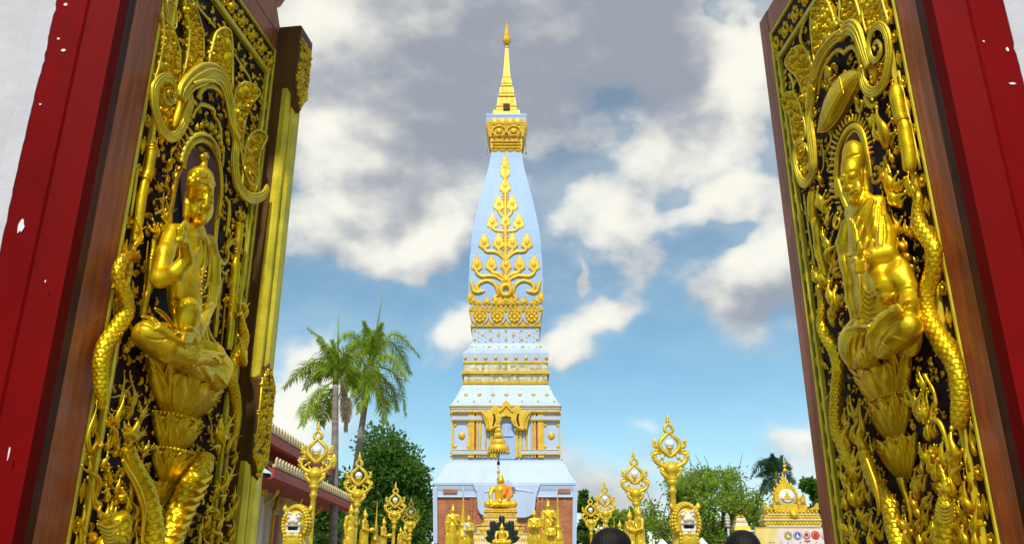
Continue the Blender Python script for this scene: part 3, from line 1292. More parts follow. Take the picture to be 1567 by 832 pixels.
def leafL():
    L = LL
    u1 = L.px(174, 420)[0]
    u2 = L.px(386, 400)[0]
    vt = L.px(425, 80)[1] + .10
    ue = u2 + .10
    L.ulim = (u1 + .012, u2 - .005)
    leaf_frame(L, (0, u1, u2, ue), vt, .12, .10)
    border(L, u1, u2, .25, vt - .10, .066, .16)
    # crest board above the top rail, its shoulder stepping up and out
    vb = vt
    m = MB()
    m.prism([(u1, vb + .0005), (ue - .02, vb + .0005), (ue - .09, vb + .06), (ue - .14, vb + .13), (ue - .10, vb + .17), (ue - .06, vb + .24), (ue - .06, vb + .5), (u1, vb + .5)], -.06, -.004, .006)
    L.part('crest_board', m, 'wood', smooth=False)
    # meeting post along the free edge, with its carved blocks
    p0, p1 = u2 + .003, u2 + .165
    hp = .094
    m = MB()
    m.prism([(p0, .15), (p1, .15), (p1, vt + .02), (p0, vt + .02)], .001, hp * .55, .003)
    o = L.part('meeting_post', m, 'dgold', smooth=False)
    for k, (a, b, hh) in enumerate(((.0, .045, .0), (.048, .118, .012), (.121, .160, .0))):
        m = MB()
        m.prism([(p0 + a + .001, .16), (p0 + b, .16), (p0 + b, vt - .02), (p0 + a + .001, vt - .02)], hp * .5, hp + hh - .006, .014)
        L.part('moulding', m, 'ggold', o, smooth=False)
    def block(v0, v1, diamond, hb):
        m = MB()
        a, b = p0 - .012, p1 - .018
        mid = (a + b) / 2
        if diamond:
            poly = [(a, v0 + .09), (mid, v0), (b, v0 + .09), (b, v1 - .09), (mid, v1), (a, v1 - .09)]
        else:
            poly = [(a, v0 + .13), (mid, v0), (b, v0 + .13), (b, v1), (a, v1)]
        m.prism(poly, .003, hb, .004)
        bo = L.part('carved_block', m, 'dgold', o, smooth=False)
        # carved leaf-work on the block face
        P = np.array(poly)
        q = inset(P if True else P, .012)
        m = MB()
        rg = np.random.default_rng(5)
        nn = 0
        while nn < 230:
            w = q.min(0) + rg.random(2) * (q.max(0) - q.min(0))
            if not diamond and w[1] > v1 - .07:
                continue
            if not inside(w, q):
                nn += .02
                continue
            an = rg.uniform(0, math.pi)
            ax = np.array([[math.cos(an), -math.sin(an), 0], [math.sin(an), math.cos(an), 0], [0, 0, 1]])
            s_ = rg.uniform(.008, .017)
            m.ball((w[0], w[1], hb), (s_ * .6, s_ * 1.3, s_ * .8), 7, 5, ax)
            nn += 1
        qq = np.vstack([q])
        if diamond:
            m.tube(np.column_stack([qq, np.full(len(qq), hb + .003)]), .005, 6, up=(0, 0, 1), closed=True)
        L.part('block_carving', m, 'gold', o, kind='stuff')
    block(L.px(470, 178, .15)[1], vt + .035, False, .122)
    vbt = L.px(412, 738, .12)[1]
    block(vbt, L.px(430, 562, .12)[1], True, .106)

    # --- arch with its scrolls
    L.band('scroll', 'b', [(560, 30, 26), (575, 90, 24), (545, 180, 24), (520, 270, 24), (470, 345, 24), (410, 365, 24), (350, 310, 26), (315, 220, 26), (290, 110, 24), (285, 0, 24), (305, -60, 22), (355, -110, 20), (415, -95, 18), (455, -40, 16), (462, 20, 14), (445, 75, 13), (405, 95, 12), (370, 60, 11), (378, 15, 10), (410, 10, 9), (425, 40, 8)], .052, rs=1.65)
    m = MB()
    L.tube(m, 'b', [(520, 60, 40), (500, 150, 34), (470, 230, 26), (450, 290, 14)], .03, 10, rs=1.4)
    L.part('scroll', m, 'gold')
    L.band('arch_band', 'a', [(500, 790, 30), (520, 720, 40), (575, 650, 44), (650, 600, 52), (720, 575, 46), (790, 590, 40), (840, 650, 36), (870, 740, 33), (890, 860, 30), (910, 1000, 28), (935, 1130, 28), (925, 1260, 30), (930, 1380, 30), (955, 1480, 30), (1010, 1555, 28), (1080, 1580, 26), (1150, 1555, 22), (1190, 1490, 18)], .055, rs=1.65)
    m = MB()
    L.tube(m, 'a', [(610, 665, 14), (690, 640, 14), (780, 655, 12), (830, 700, 11), (862, 790, 10), (885, 900, 9), (910, 1010, 9), (960, 1100, 9), (985, 1200, 8), (1000, 1330, 8)], .075, 8)
    L.part('arch_moulding', m, 'ggold')
    m = MB()
    L.tube(m, 'b', [(640, 60, 16), (660, 0, 18), (700, -40, 18), (760, -40, 17), (815, 10, 16), (850, 70, 15), (875, 130, 14), (885, 230, 12), (880, 300, 10)], .045, 10, rs=1.5, flat=.6)
    L.part('arch_moulding', m, 'gold')
    m = MB()
    L.curl(m, 'b', (1060, 680), 70, 1.6, 1, R(150), .26, .05, 1.5)
    L.part('scroll', m, 'gold')
    m = MB()
    L.curl(m, 'b', (420, 30), 62, 1.3, -1, R(60), .22, .055, 1.4)
    L.part('scroll', m, 'gold')
    for (x, y, r) in ((865, 335, 20), (875, 390, 22), (935, 290, 20), (600, 200, 18), (580, 185, 16), (610, 90, 20), (935, 340, 26), (960, 365, 20)):
        m = MB()
        m.ball(L.at('b', x, y, .06), np.array([1, 1.2, .8]) * r * L.mpc('b', x, y), 9, 6)
        L.part('boss', m, 'gold')

    # --- pointed fins above the arch
    L.fin('a', [(515, 640), (558, 480), (580, 260), (548, 40), (552, -60), (600, 10), (655, 130), (688, 270), (690, 420), (655, 530), (590, 590)], rim=9, n=80, seed=1)
    L.fin('a', [(305, 660), (345, 500), (378, 280), (366, 110), (385, 150), (450, 235), (496, 370), (506, 500), (488, 690), (420, 620)], rim=9, n=70, seed=2)
    L.fin('a', [(735, 525), (762, 370), (795, 262), (850, 225), (895, 240), (915, 300), (920, 450), (918, 700), (880, 640), (830, 560)], rim=12, n=70, seed=3)
    L.fin('a', [(930, 860), (945, 730), (985, 672), (1035, 655), (1090, 680), (1140, 745), (1060, 840), (1030, 930), (1010, 1040), (985, 1210), (960, 1060)], rim=9, n=60, seed=4)
    L.fin('b', [(1010, 640), (1015, 500), (1045, 380), (1095, 318), (1150, 315), (1195, 365), (1150, 460), (1130, 560), (1128, 660), (1105, 780), (1050, 830), (1000, 760)], rim=11, n=70, seed=5)
    L.fin('b', [(335, 170), (330, 60), (350, -40), (420, -70), (450, 0), (470, 100), (500, 190), (470, 290), (430, 320), (370, 260)], rim=7, n=40, seed=6)
    L.fin('a', [(405, 0), (470, 60), (480, 180), (460, 230), (420, 150)], rim=6, n=8, seed=7, inner=False)

    # --- straight mouldings, poles
    L.tubes('roof_moulding', 'a', [[(560, -40, 13), (640, 60, 13), (775, 220, 13)], [(925, 430, 12), (1010, 560, 12), (1055, 640, 12), (1050, 690, 10)]], .0, 6, 3, 'ggold')
    pole(L, 'b', [(275, 455, 38), (262, 540, 39), (245, 640, 38), (228, 690, 38), (222, 705, 30), (218, 725, 30), (212, 745, 36), (195, 830, 38), (175, 960, 40), (160, 1080, 36), (140, 1200, 34)], .015, ((.31, 1.12), (.0, 1.1)))
    pole(L, 'c', [(1075, 320, 33), (1070, 400, 34), (1060, 500, 33), (1055, 540, 26), (1052, 570, 26), (1048, 600, 20), (1040, 660, 36), (1035, 760, 38), (1022, 900, 38), (1015, 1000, 36), (1008, 1040, 24)], .012, ((.33, 1.25),))
    pole(L, 'd', [(1195, -30, 34), (1185, 90, 34), (1178, 200, 32), (1170, 240, 22), (1165, 280, 18), (1160, 370, 34), (1150, 480, 34), (1138, 600, 30)], .012, ((.45, 1.35),))
    pole(L, 'c', [(395, 450, 24), (388, 530, 26), (378, 580, 24), (370, 630, 26), (360, 740, 26), (352, 780, 22), (345, 850, 26), (470, 260, 26, 'd'), (462, 330, 24, 'd')], .03, ((.3, 1.2), (.6, 1.2)))
    pole(L, 'd', [(1078, 40, 18), (1068, 130, 20), (1060, 190, 16), (1052, 260, 20), (1045, 340, 18), (1038, 420, 20), (1032, 500, 16)], .03, ((.4, 1.3), (.75, 1.3)))
    L.tubes('thin_rail', 'c', [[(1135, 250, 16), (1120, 520, 16), (1098, 832, 16)], [(1172, 230, 9), (1140, 560, 9), (1112, 850, 9)], [(265, -120, 14), (240, 60, 14), (210, 260, 14)]], .0, 6, 3, 'ggold')
    L.tubes('thin_rail', 'd', [[(1245, 0, 12), (1225, 200, 12)]], .0, 6, 3, 'ggold')
    m = MB()
    for k in range(26):
        y = 160 + k * 17
        m.ball(L.at('d', 1122 - k * 1.6, y, .02), 9 * L.mpc('d', 1110, y), 7, 5)
    L.part('bead_string', m, 'gold', kind='stuff')
    m = MB()
    for k in range(34):
        y = 470 + k * 17
        m.ball(L.at('c', 345 - k * 1.4, y, .03), 7 * L.mpc('c', 340, y), 6, 5)
    L.part('bead_string', m, 'gold', kind='stuff')

    av = L.pts('b', [(480, 560, 0), (640, 420, 0), (800, 560, 0), (830, 900, 0), (800, 1500, 0), (700, 2200, 0), (380, 2000, 0), (420, 1000, 0)], 0)[:, :2]
    ground_work(L, u1 + .095, u2 - .095, 1.40, vt - .32, av, 900, 31)
    # --- niche
    m = MB()
    poly = L.pts('b', [(520, 1000), (500, 700), (535, 560), (570, 470), (640, 440), (720, 470), (780, 560), (820, 720), (800, 1100), (720, 2000), (420, 1900)], -.004)
    m.prism(poly[:, :2], -.012, -.004)
    L.part('niche_board', m, 'niche', smooth=False)
    m = MB()
    L.tube(m, 'b', [(525, 620, 22), (532, 540, 24), (560, 460, 26), (605, 405, 28), (665, 385, 28), (720, 410, 28), (765, 465, 26), (800, 550, 24), (820, 650, 20), (826, 760, 18), (822, 860, 16), (805, 1000, 14)], .05, 10)
    L.part('niche_arch', m, 'gold')
    m = MB()
    L.tube(m, 'b', [(505, 560, 14), (525, 480, 15), (560, 410, 16), (620, 350, 16), (690, 340, 16), (750, 375, 14), (795, 450, 13), (815, 540, 12)], .07, 8)
    L.part('niche_arch', m, 'ggold')
    crest = [(510, 540), (515, 480), (530, 420), (550, 370), (580, 330), (615, 305), (650, 290), (685, 280), (720, 300), (750, 330), (775, 370), (795, 420), (810, 480)]
    for k, (x, y) in enumerate(crest):
        m = MB()
        tx, ty = (x + (-26 if x < 600 else 14 if x < 700 else 26), y - (30 if x < 600 else 58 if x < 740 else 34))
        L.flame(m, 'b', (x, y), (tx, ty), 22, 1 if x < 680 else -1, .055, bud=False)
        L.part('crest_leaf', m, 'gold')
    L.tubes('canopy_rim', 'b', [[(640, 130, 10), (665, 105, 14), (720, 120, 16), (765, 150, 13), (770, 200, 12), (800, 250, 14), (820, 330, 12), (825, 420, 10), (840, 500, 10), (835, 600, 8)], [(545, 230, 9), (590, 205, 12), (620, 150, 11), (640, 130, 9)]], .05, 8, rs=1.3)
    L.tubes('side_ribbon', 'b', [[(500, 610, 20), (470, 680, 22), (445, 790, 22), (545, 100, 20, 'c'), (530, 200, 18, 'c'), (520, 290, 15, 'c')]], .03, rs=1.2)
    L.tubes('side_ribbon', 'c', [[(925, 20, 16), (915, 120, 17), (905, 220, 20), (885, 360, 20), (880, 480, 18), (900, 580, 18), (935, 640, 16), (970, 620, 14), (985, 560, 12), (970, 500, 14), (1000, 430, 16)],
                                 [(890, 560, 10), (905, 660, 11), (950, 720, 11), (985, 690, 9)], [(960, 110, 12), (990, 180, 14), (985, 300, 16), (965, 430, 10)]], .035, rs=1.2)
    # leaf sprays left of the niche
    flames_in(L, 'leaf_spray', 'b', [((390, 760), (385, 640), 18, 1), ((375, 640), (440, 480), 16, -1), ((430, 500), (465, 410), 14, 1), ((400, 830), (350, 720), 16, -1), ((300, 440), (280, 350), 20, 1), ((340, 420), (330, 340), 18, -1), ((860, 800), (850, 680), 16, 1), ((440, 700), (455, 600), 14, 1)], .03)
    flames_in(L, 'leaf_spray', 'c', [((500, 330), (430, 170), 30, 1), ((470, 360), (510, 130), 26, -1), ((420, 420), (370, 310), 30, 1), ((470, 250), (450, 60), 18, 1), ((390, 440), (430, 330), 24, -1), ((240, 500), (270, 290), 28, -1), ((230, 540), (290, 420), 22, 1), ((960, 560), (1040, 400), 22, 1), ((1070, 300), (1060, 200), 26, 1), ((1085, 290), (1110, 230), 20, -1), ((930, 800), (940, 740), 14, 1), ((975, 830), (985, 730), 16, -1)], .03)
    for (c, p, r) in (('c', (490, 270), 45), ('c', (385, 350), 40), ('c', (440, 350), 34), ('c', (195, 700), 38), ('c', (600, 440), 20)):
        m = MB()
        L.curl(m, c, p, r, 1.2, 1, R(200), .34, .045, 1.3)
        L.part('scroll', m, 'gold')

    # --- serpents
    L.dragon('c', [(268, 590, 24), (200, 580, 34), (140, 620, 42), (105, 720, 46), (120, 830, 48), (285, 80, 50, 'd'), (325, 200, 52, 'd'), (330, 300, 54, 'd'), (250, 430, 58, 'd'), (165, 560, 60, 'd'), (130, 690, 58, 'd'), (232, 60, 54, 'e'), (232, 170, 50, 'e'), (240, 260, 42, 'e'), (240, 340, 26, 'e')], .045, side=1)
    naga_head(L, 'c', (240, 570), 46, 1, .05, tilt=.3)
    L.dragon('d', [(1235, 330, 22), (1255, 420, 30), (1270, 500, 34), (1245, 590, 38), (1195, 670, 42), (1165, 760, 44), (1265, 90, 42, 'e'), (1290, 190, 40, 'e'), (1310, 290, 36, 'e'), (1318, 420, 32, 'e'), (1300, 560, 28, 'e'), (1285, 680, 20, 'e')], .035, side=-1)
    flames_in(L, 'serpent_tail_fin', 'd', [((1240, 360), (1225, 280), 26, 1), ((1250, 350), (1265, 190), 26, -1), ((1270, 700), (1200, 520), 40, 1), ((370, 150), (410, 100), 30, 1), ((340, 560), (380, 480), 34, -1), ((300, 600), (350, 560), 28, -1)], .04)
    # front pair crossing at the foot
    L.dragon('f', [(500, 60, 46), (520, 150, 52), (570, 260, 58), (630, 380, 62), (665, 500, 66), (690, 640, 70), (700, 780, 74), (700, 900, 76), (690, 1050, 76)], .10, side=1, fins=False)
    m = MB()
    L.tube(m, 'f', [(455, 160, 14), (500, 250, 20), (560, 350, 24), (600, 450, 24), (625, 560, 20), (620, 680, 15), (610, 832, 12)], .15, 8)
    L.part('serpent_belly_band', m, 'gold')
    L.dragon('f', [(1120, 130, 60), (1080, 230, 78), (1010, 360, 88), (945, 500, 92), (890, 640, 92), (840, 780, 90), (800, 920, 88), (780, 1050, 88)], .08, side=-1, fins=False)
    for k in range(8):
        y0 = 340 + k * 72
        x0 = 1130 - k * 34
        m = MB()
        P = L.pts('f', [(x0 - 70, y0 - 10), (x0 - 30, y0 + 22), (x0 + 30, y0 - 28), (x0 + 44, y0 - 60)], .145)
        m.prism(P[:, :2], .13, .150, .004)
        L.part('belly_plate', m, 'gold', smooth=False)
    naga_head(L, 'e', (470, 560), 95, 1, .12, tilt=.75)
    naga_head(L, 'e', (1190, 560), 88, -1, .10, tilt=.75)
    naga_head(L, 'f', (330, 640), 90, -1, .13, tilt=.1)
    L.dragon('f', [(420, 600, 60), (440, 700, 74), (400, 800, 80), (330, 860, 84), (280, 960, 84)], .09, fins=False)
    for k in range(5):
        m = MB()
        y0 = 640 + k * 30
        L.tube(m, 'f', [(250 + k * 14, y0 + 30, 8), (330, y0 + 62, 14), (420, y0 + 30, 10), (445, y0 - 10, 6)], .15, 8)
        L.part('throat_plate', m, 'gold')
    # flames round the foot
    fl = [((150, 690), (155, 290), 24, 1), ((160, 680), (185, 450), 22, -1), ((200, 640), (235, 610), 26, -1), ((280, 480), (290, 330), 22, -1), ((290, 660), (270, 560), 22, 1), ((320, 620), (290, 420), 28, -1),
          ((340, 520), (345, 340), 26, 1), ((360, 480), (390, 240), 24, 1), ((420, 400), (380, 60), 24, 1), ((430, 380), (490, 50), 24, -1), ((430, 420), (470, 240), 22, -1), ((540, 460), (590, 270), 24, 1), ((520, 600), (580, 470), 20, 1),
          ((570, 690), (600, 600), 24, 1), ((650, 720), (660, 610), 20, -1), ((560, 730), (620, 640), 18, 1), ((240, 800), (270, 690), 30, 1), ((150, 830), (120, 740), 24, 1), ((330, 720), (350, 600), 26, -1), ((390, 700), (330, 560), 20, 1),
          ((1120, 600), (1090, 460), 22, 1), ((1150, 600), (1200, 400), 26, -1), ((1210, 560), (1280, 350), 26, 1), ((1230, 700), (1300, 480), 26, 1), ((1270, 780), (1300, 640), 22, -1), ((1160, 700), (1110, 600), 24, -1), ((970, 470), (1030, 430), 22, 1), ((1000, 700), (985, 640), 20, 1), ((900, 720), (895, 670), 14, 1), ((960, 740), (1000, 680), 16, 1)]
    flames_in(L, 'flame', 'e', fl, .05)
    fl2 = [((300, 380), (320, 170), 30, -1), ((360, 330), (330, 270), 26, 1), ((280, 520), (150, 350), 34, 1), ((240, 460), (160, 170), 30, -1), ((330, 470), (310, 380), 34, 1), ((420, 480), (455, 390), 36, -1), ((380, 520), (440, 330), 28, -1), ((490, 560), (470, 460), 40, 1),
           ((520, 480), (500, 330), 30, 1), ((540, 640), (540, 470), 28, -1), ((560, 740), (560, 560), 26, 1), ((480, 700), (500, 560), 30, -1), ((500, 832), (500, 680), 30, 1), ((150, 832), (80, 700), 34, 1), ((200, 832), (160, 720), 36, -1), ((140, 690), (130, 550), 30, 1), ((560, 900), (545, 760), 30, 1), ((90, 860), (70, 760), 24, 1),
           ((1110, 600), (1160, 500), 26, 1), ((1100, 700), (1130, 570), 26, -1), ((1060, 740), (1080, 640), 24, 1), ((1180, 640), (1180, 520), 28, -1), ((1210, 740), (1240, 560), 30, 1), ((1270, 640), (1310, 520), 28, -1), ((1320, 600), (1370, 450), 26, 1), ((1290, 760), (1340, 620), 26, -1), ((1150, 800), (1170, 690), 30, 1), ((1200, 832), (1180, 700), 34, -1),
           ((1300, 832), (1340, 710), 28, 1), ((1240, 520), (1260, 400), 26, 1), ((1230, 400), (1300, 230), 26, -1), ((1290, 360), (1340, 170), 22, 1), ((1180, 420), (1210, 330), 24, -1), ((1260, 900), (1250, 790), 28, -1), ((1060, 832), (1050, 730), 26, 1), ((1100, 900), (1110, 780), 30, -1), ((1330, 500), (1340, 380), 20, 1), ((400, 420), (420, 300), 26, 1), ((440, 300), (430, 200), 22, -1)]
    flames_in(L, 'flame', 'f', fl2, .06)
    for k in range(26):
        x, y = RNG.uniform(280, 560), RNG.uniform(180, 820)
        m = MB()
        L.curl(m, 'f', (x, y), RNG.uniform(22, 38), 1.1, RNG.choice((-1, 1)), RNG.uniform(0, 6), .36, .05, 1.3)
        L.part('scroll', m, 'gold')
    for k in range(20):
        x, y = RNG.uniform(1060, 1330), RNG.uniform(380, 830)
        m = MB()
        L.curl(m, 'f', (x, y), RNG.uniform(20, 34), 1.1, RNG.choice((-1, 1)), RNG.uniform(0, 6), .36, .05, 1.3)
        L.part('scroll', m, 'gold')

    # --- lotus pedestals
    L.bowl(('d', 400, 625), ('e', 1175, 175), ('e', 890, 405), .5, .10, npet=6)
    L.bowl(('e', 585, 350), ('e', 1010, 490), ('e', 840, 685), .55, .07, npet=6)
    L.bowl(('e', 580, 650), ('e', 1000, 720), ('f', 800, 350), .5, .06, npet=6)
    L.bowl(('f', 670, 330), ('f', 860, 330), ('f', 760, 560), .5, .05, npet=6, beads=False)
    m = MB()
    L.tube(m, 'f', [(760, 520, 30), (750, 600, 22), (742, 680, 18), (745, 900, 18)], .03, 10)
    L.part('lotus_stem', m, 'gold')

    # --- the seated figure
    Fd = Field(.0031, .70, (.78, .92, .78), .6)
    k = lambda c, x, y, h: L.at(c, x, y, h)
    # trunk
    Fd.ell(k('c', 690, 560, .085), (.12, .135, .062), .02)
    Fd.cap(k('c', 590, 400, .075), k('c', 800, 480, .06), .052, .05, .03)
    Fd.cap(k('d', 800, 60, .085), k('d', 800, 250, .095), .072, .082, .04)
    Fd.ell(k('d', 790, 120, .095), (.098, .12, .062), .03)
    Fd.cap(k('c', 730, 330, .09), k('c', 735, 410, .08), .036, .044, .025)
    # raised arm
    Fd.path([k('c', 545, 390, .09), k('c', 480, 560, .11), k('c', 440, 760, .135)], [.046, .044, .042], .02)
    Fd.path([k('c', 440, 765, .135), k('c', 560, 720, .185), k('c', 655, 610, .215)], [.044, .044, .034], .012)
    Fd.path([k('c', 655, 610, .215), k('c', 640, 500, .225), k('c', 615, 440, .228)], [.034, .025, .022], .01)
    Fd.ell(k('c', 610, 420, .23), (.026, .036, .018), .01)
    for (x0, y0, x1, y1, x2, y2) in ((595, 415, 590, 370, 612, 345), (608, 400, 612, 345, 640, 310), (622, 395, 632, 340, 655, 325), (632, 405, 645, 360, 660, 345)):
        Fd.path([k('c', x0, y0, .236), k('c', x1, y1, .243), k('c', x2, y2, .243)], [.0085, .0078, .0065], .004)
    Fd.path([k('c', 590, 440, .236), k('c', 585, 455, .25), k('c', 610, 440, .256)], [.010, .009, .007], .004)
    # other arm down to the bowl
    Fd.path([k('c', 815, 470, .07), k('c', 860, 620, .085), k('c', 862, 800, .095), k('d', 985, 230, .11)], [.046, .044, .042, .040], .018)
    Fd.path([k('d', 985, 230, .11), k('d', 930, 370, .15), k('d', 890, 480, .185)], [.040, .036, .03], .015)
    Fd.ell(k('d', 860, 490, .20), (.055, .030, .024), .01)
    for q in range(4):
        Fd.path([k('d', 850 - q * 6, 480 + q * 16, .212), k('d', 790 - q * 4, 478 + q * 17, .218), k('d', 745 + q * 12, 462 + q * 18, .205)], [.011, .0095, .007], .003)
    Fd.path([k('d', 880, 455, .205), k('d', 840, 430, .215), k('d', 800, 432, .21)], [.013, .011, .008], .004)
    # bowl in the lap
    Fd.ell(k('d', 815, 345, .165), (.062, .082, .055), .006)
    # legs
    Fd.ell(k('d', 770, 570, .05), (.29, .070, .085), .04)
    Fd.path([k('d', 500, 480, .11), k('d', 640, 580, .15), k('d', 830, 650, .175)], [.072, .070, .054], .02)
    Fd.path([k('d', 830, 650, .175), k('d', 930, 655, .18), k('d', 1000, 665, .18)], [.050, .036, .03], .015)
    Fd.path([k('d', 1000, 665, .18), k('d', 1060, 695, .182)], [.030, .020], .012)
    for q in range(5):
        Fd.cap(k('d', 1040 + q * 4, 660 + q * 10, .186), k('d', 1066 + q * 2, 672 + q * 9, .19), .010 - q * .0008, .008 - q * .0008, .003)
    Fd.path([k('d', 900, 590, .10), k('d', 1010, 640, .125), k('d', 1090, 740, .13)], [.062, .064, .062], .025)
    Fd.ell(k('e', 1140, 70, .11), (.085, .065, .07), .02)
    Fd.path([k('d', 1060, 800, .13), k('d', 900, 760, .135), k('d', 780, 700, .14)], [.05, .045, .04], .03)
    # head
    Fd.ell(k('c', 765, 40, .118), (.058, .072, .060), .012)
    Fd.ell(k('c', 768, 150, .128), (.050, .086, .058), .02)
    Fd.ell(k('c', 775, 283, .138), (.026, .026, .026), .03)
    Fd.ell(k('c', 770, 235, .120), (.044, .055, .050), .03)
    for (x, y) in ((722, 200), (822, 215)):
        Fd.ell(k('c', x, y, .142), (.022, .034, .022), .02)
    # ear and long lobe
    Fd.path([k('c', 672, 90, .085), k('c', 655, 170, .085), k('c', 650, 260, .085), k('c', 655, 310, .085)], [.014, .012, .013, .010], .006)
    Fd._sample()
    dr = lambda c, P, off, kk, sub=False: Fd.draw(L, c, P, off, kk, sub)
    # nose, brows, lids, lips
    dr('c', [(806, 100, 9), (806, 130, 10), (803, 160, 12), (797, 186, 16)], .004, .006)
    dr('c', [(778, 192, 13), (782, 194, 13)], .002, .004)
    dr('c', [(818, 194, 12), (821, 195, 12)], .002, .004)
    dr('c', [(716, 108, 6), (738, 78, 9), (768, 72, 10), (792, 96, 7)], .0015, .004)
    dr('c', [(816, 104, 7), (836, 98, 9), (856, 122, 6)], .0015, .004)
    dr('c', [(728, 118, 12), (752, 110, 17), (778, 122, 11)], .001, .004)
    dr('c', [(816, 140, 10), (834, 138, 15), (850, 150, 9)], .001, .004)
    dr('c', [(722, 124, 4), (750, 132, 6), (780, 130, 4)], .0045, .002, True)
    dr('c', [(814, 150, 4), (832, 156, 6), (852, 156, 3)], .0045, .002, True)
    dr('c', [(744, 238, 7), (768, 232, 11), (782, 238, 9), (806, 248, 6)], .003, .003)
    dr('c', [(750, 262, 8), (775, 270, 14), (800, 264, 7)], .002, .004)
    dr('c', [(740, 246, 4), (770, 250, 5), (810, 256, 4)], .007, .002, True)
    dr('c', [(775, 296, 16), (782, 300, 16)], .001, .01)
    for q in range(3):
        dr('c', [(690, 365 + q * 14, 3), (730, 382 + q * 12, 4), (755, 372 + q * 12, 3)], .001, .002, True)
    # cloth folds over the lap and knees, edges of limbs
    for P in ([(455, 335, 8), (530, 345, 12), (590, 400, 11), (620, 440, 7)], [(560, 272, 9), (630, 315, 13), (690, 400, 12), (735, 465, 6)], [(420, 402, 7), (500, 398, 10), (555, 440, 6)], [(585, 425, 20), (680, 480, 22), (800, 575, 9)],
              [(590, 668, 5), (660, 694, 8), (770, 742, 8), (800, 705, 4)], [(480, 645, 5), (560, 655, 6), (600, 620, 3)], [(690, 214, 12), (740, 192, 13), (800, 232, 8)], [(930, 745, 6), (980, 790, 9), (1010, 850, 7)], [(1040, 790, 6), (1090, 830, 9), (1120, 870, 6)], [(900, 600, 10), (1000, 620, 12), (1110, 640, 8)]):
        dr('d', P, -.001, .006)
    for P in ([(450, 352, 5), (535, 364, 7), (600, 425, 5)], [(545, 285, 5), (615, 330, 7), (680, 420, 6)], [(830, 655, 6), (920, 640, 7), (1000, 640, 5)], [(800, 730, 7), (900, 715, 8), (1040, 712, 6)], [(900, 725, 5), (945, 780, 7), (960, 850, 5)], [(720, 260, 6), (715, 350, 8), (740, 440, 6)], [(480, 500, 3), (560, 520, 4), (640, 512, 3)], [(620, 520, 3), (660, 500, 4), (700, 540, 3)]):
        dr('d', P, .004, .005, True)
    dr('c', [(680, 440, 3), (690, 560, 4), (735, 570, 4), (775, 460, 3)], .002, .002, True)
    dr('d', [(700, 60, 3), (720, 130, 4), (700, 210, 3)], .002, .003, True)
    dr('d', [(785, 150, 4), (880, 260, 4), (900, 300, 3)], .002, .003, True)
    for q in range(5):
        dr('d', [(1015 + q * 10, 655 + q * 9, 4), (1055 + q * 4, 668 + q * 9, 5)], .002, .002, q % 2 == 1)
    fig = L.part('seated_figure', Fd.mesh(), 'gold')
    # hair, diadem and top knot
    Fh = Field(.0038, .75, (.76, .85, .78))
    Fh.ell(k('c', 760, -20, .105), (.064, .066, .066), .01)
    Fh.path([k('c', 700, 10, .12), k('c', 690, 90, .1), k('c', 672, 140, .085)], [.030, .024, .016], .01)
    Fh.path([k('c', 690, 20, .15), k('c', 745, -20, .178), k('c', 810, 0, .182), k('c', 855, 50, .165)], [.009, .010, .010, .008], .006)
    for q in range(7):
        a = q / 6
        x, y = 690 + a * 160, -20 - math.sin(a * math.pi) * 70 + a * 30
        Fh.ell(k('c', x, y, .145), (.022, .020, .02), .006)
    Fh.path([k('b', 680, 610, .11), k('b', 690, 560, .11), k('b', 675, 520, .11), k('b', 700, 505, .11), k('b', 712, 525, .11)], [.022, .012, .009, .009, .008], .006)
    L.part('hair', Fh.mesh(), 'gold', fig)
    # robe: shoulder sash, waist folds, scarf
    L.tubes('sash', 'c', [[(775, 420, 9), (800, 480, 10), (800, 600, 11), (780, 720, 11), (775, 800, 10)], [(800, 440, 12), (835, 540, 14), (835, 680, 14), (815, 800, 12), (925, 160, 10, 'd'), (900, 280, 8, 'd')],
                          [(640, 370, 5), (660, 520, 5), (700, 580, 6), (750, 520, 5), (778, 440, 5)]], .135, 8, parent=fig)
    L.tubes('scarf', 'd', [[(985, 60, 22), (990, 160, 26), (960, 280, 30), (945, 400, 30), (960, 500, 26), (1010, 575, 18), (1060, 560, 10)], [(935, 420, 16), (950, 520, 18), (1000, 590, 14), (1050, 580, 8)], [(970, 330, 14), (980, 450, 16), (1040, 540, 10), (1065, 540, 5)], [(985, 560, 16), (1050, 600, 14), (1110, 635, 8)]], .12, 8, parent=fig)
    L.tubes('scarf_fold', 'd', [[(x - 34, y + 8, 6), (x, y - 6, 8), (x + 30, y + 6, 6)] for (x, y) in ((965, 175), (958, 240), (960, 310))], .15, 6, parent=fig)
    m = MB()
    for q in range(14):
        m.ball(k('c', 775 + (q % 2) * 26 + math.sin(q) * 6, 690 + q * 16, .15), 9 * L.mpc('c', 780, 700), 7, 5)
    L.part('bead_tassel', m, 'gold', fig, kind='stuff')


leafL()

rootR = thing('carved_door_leaf', 'open teak door leaf with robed gilded monk under a palm-leaf fan, on the right', 'door leaf', group='carved leaves of the gate')
rootL['group'] = 'carved leaves of the gate'
LR = Leaf(rootR, (0.62 * HD, HD, 0), R(4.5), -1)
rootR.location = LR.O
rootR.rotation_euler = (0, 0, math.atan2(LR.U[1], LR.U[0]))


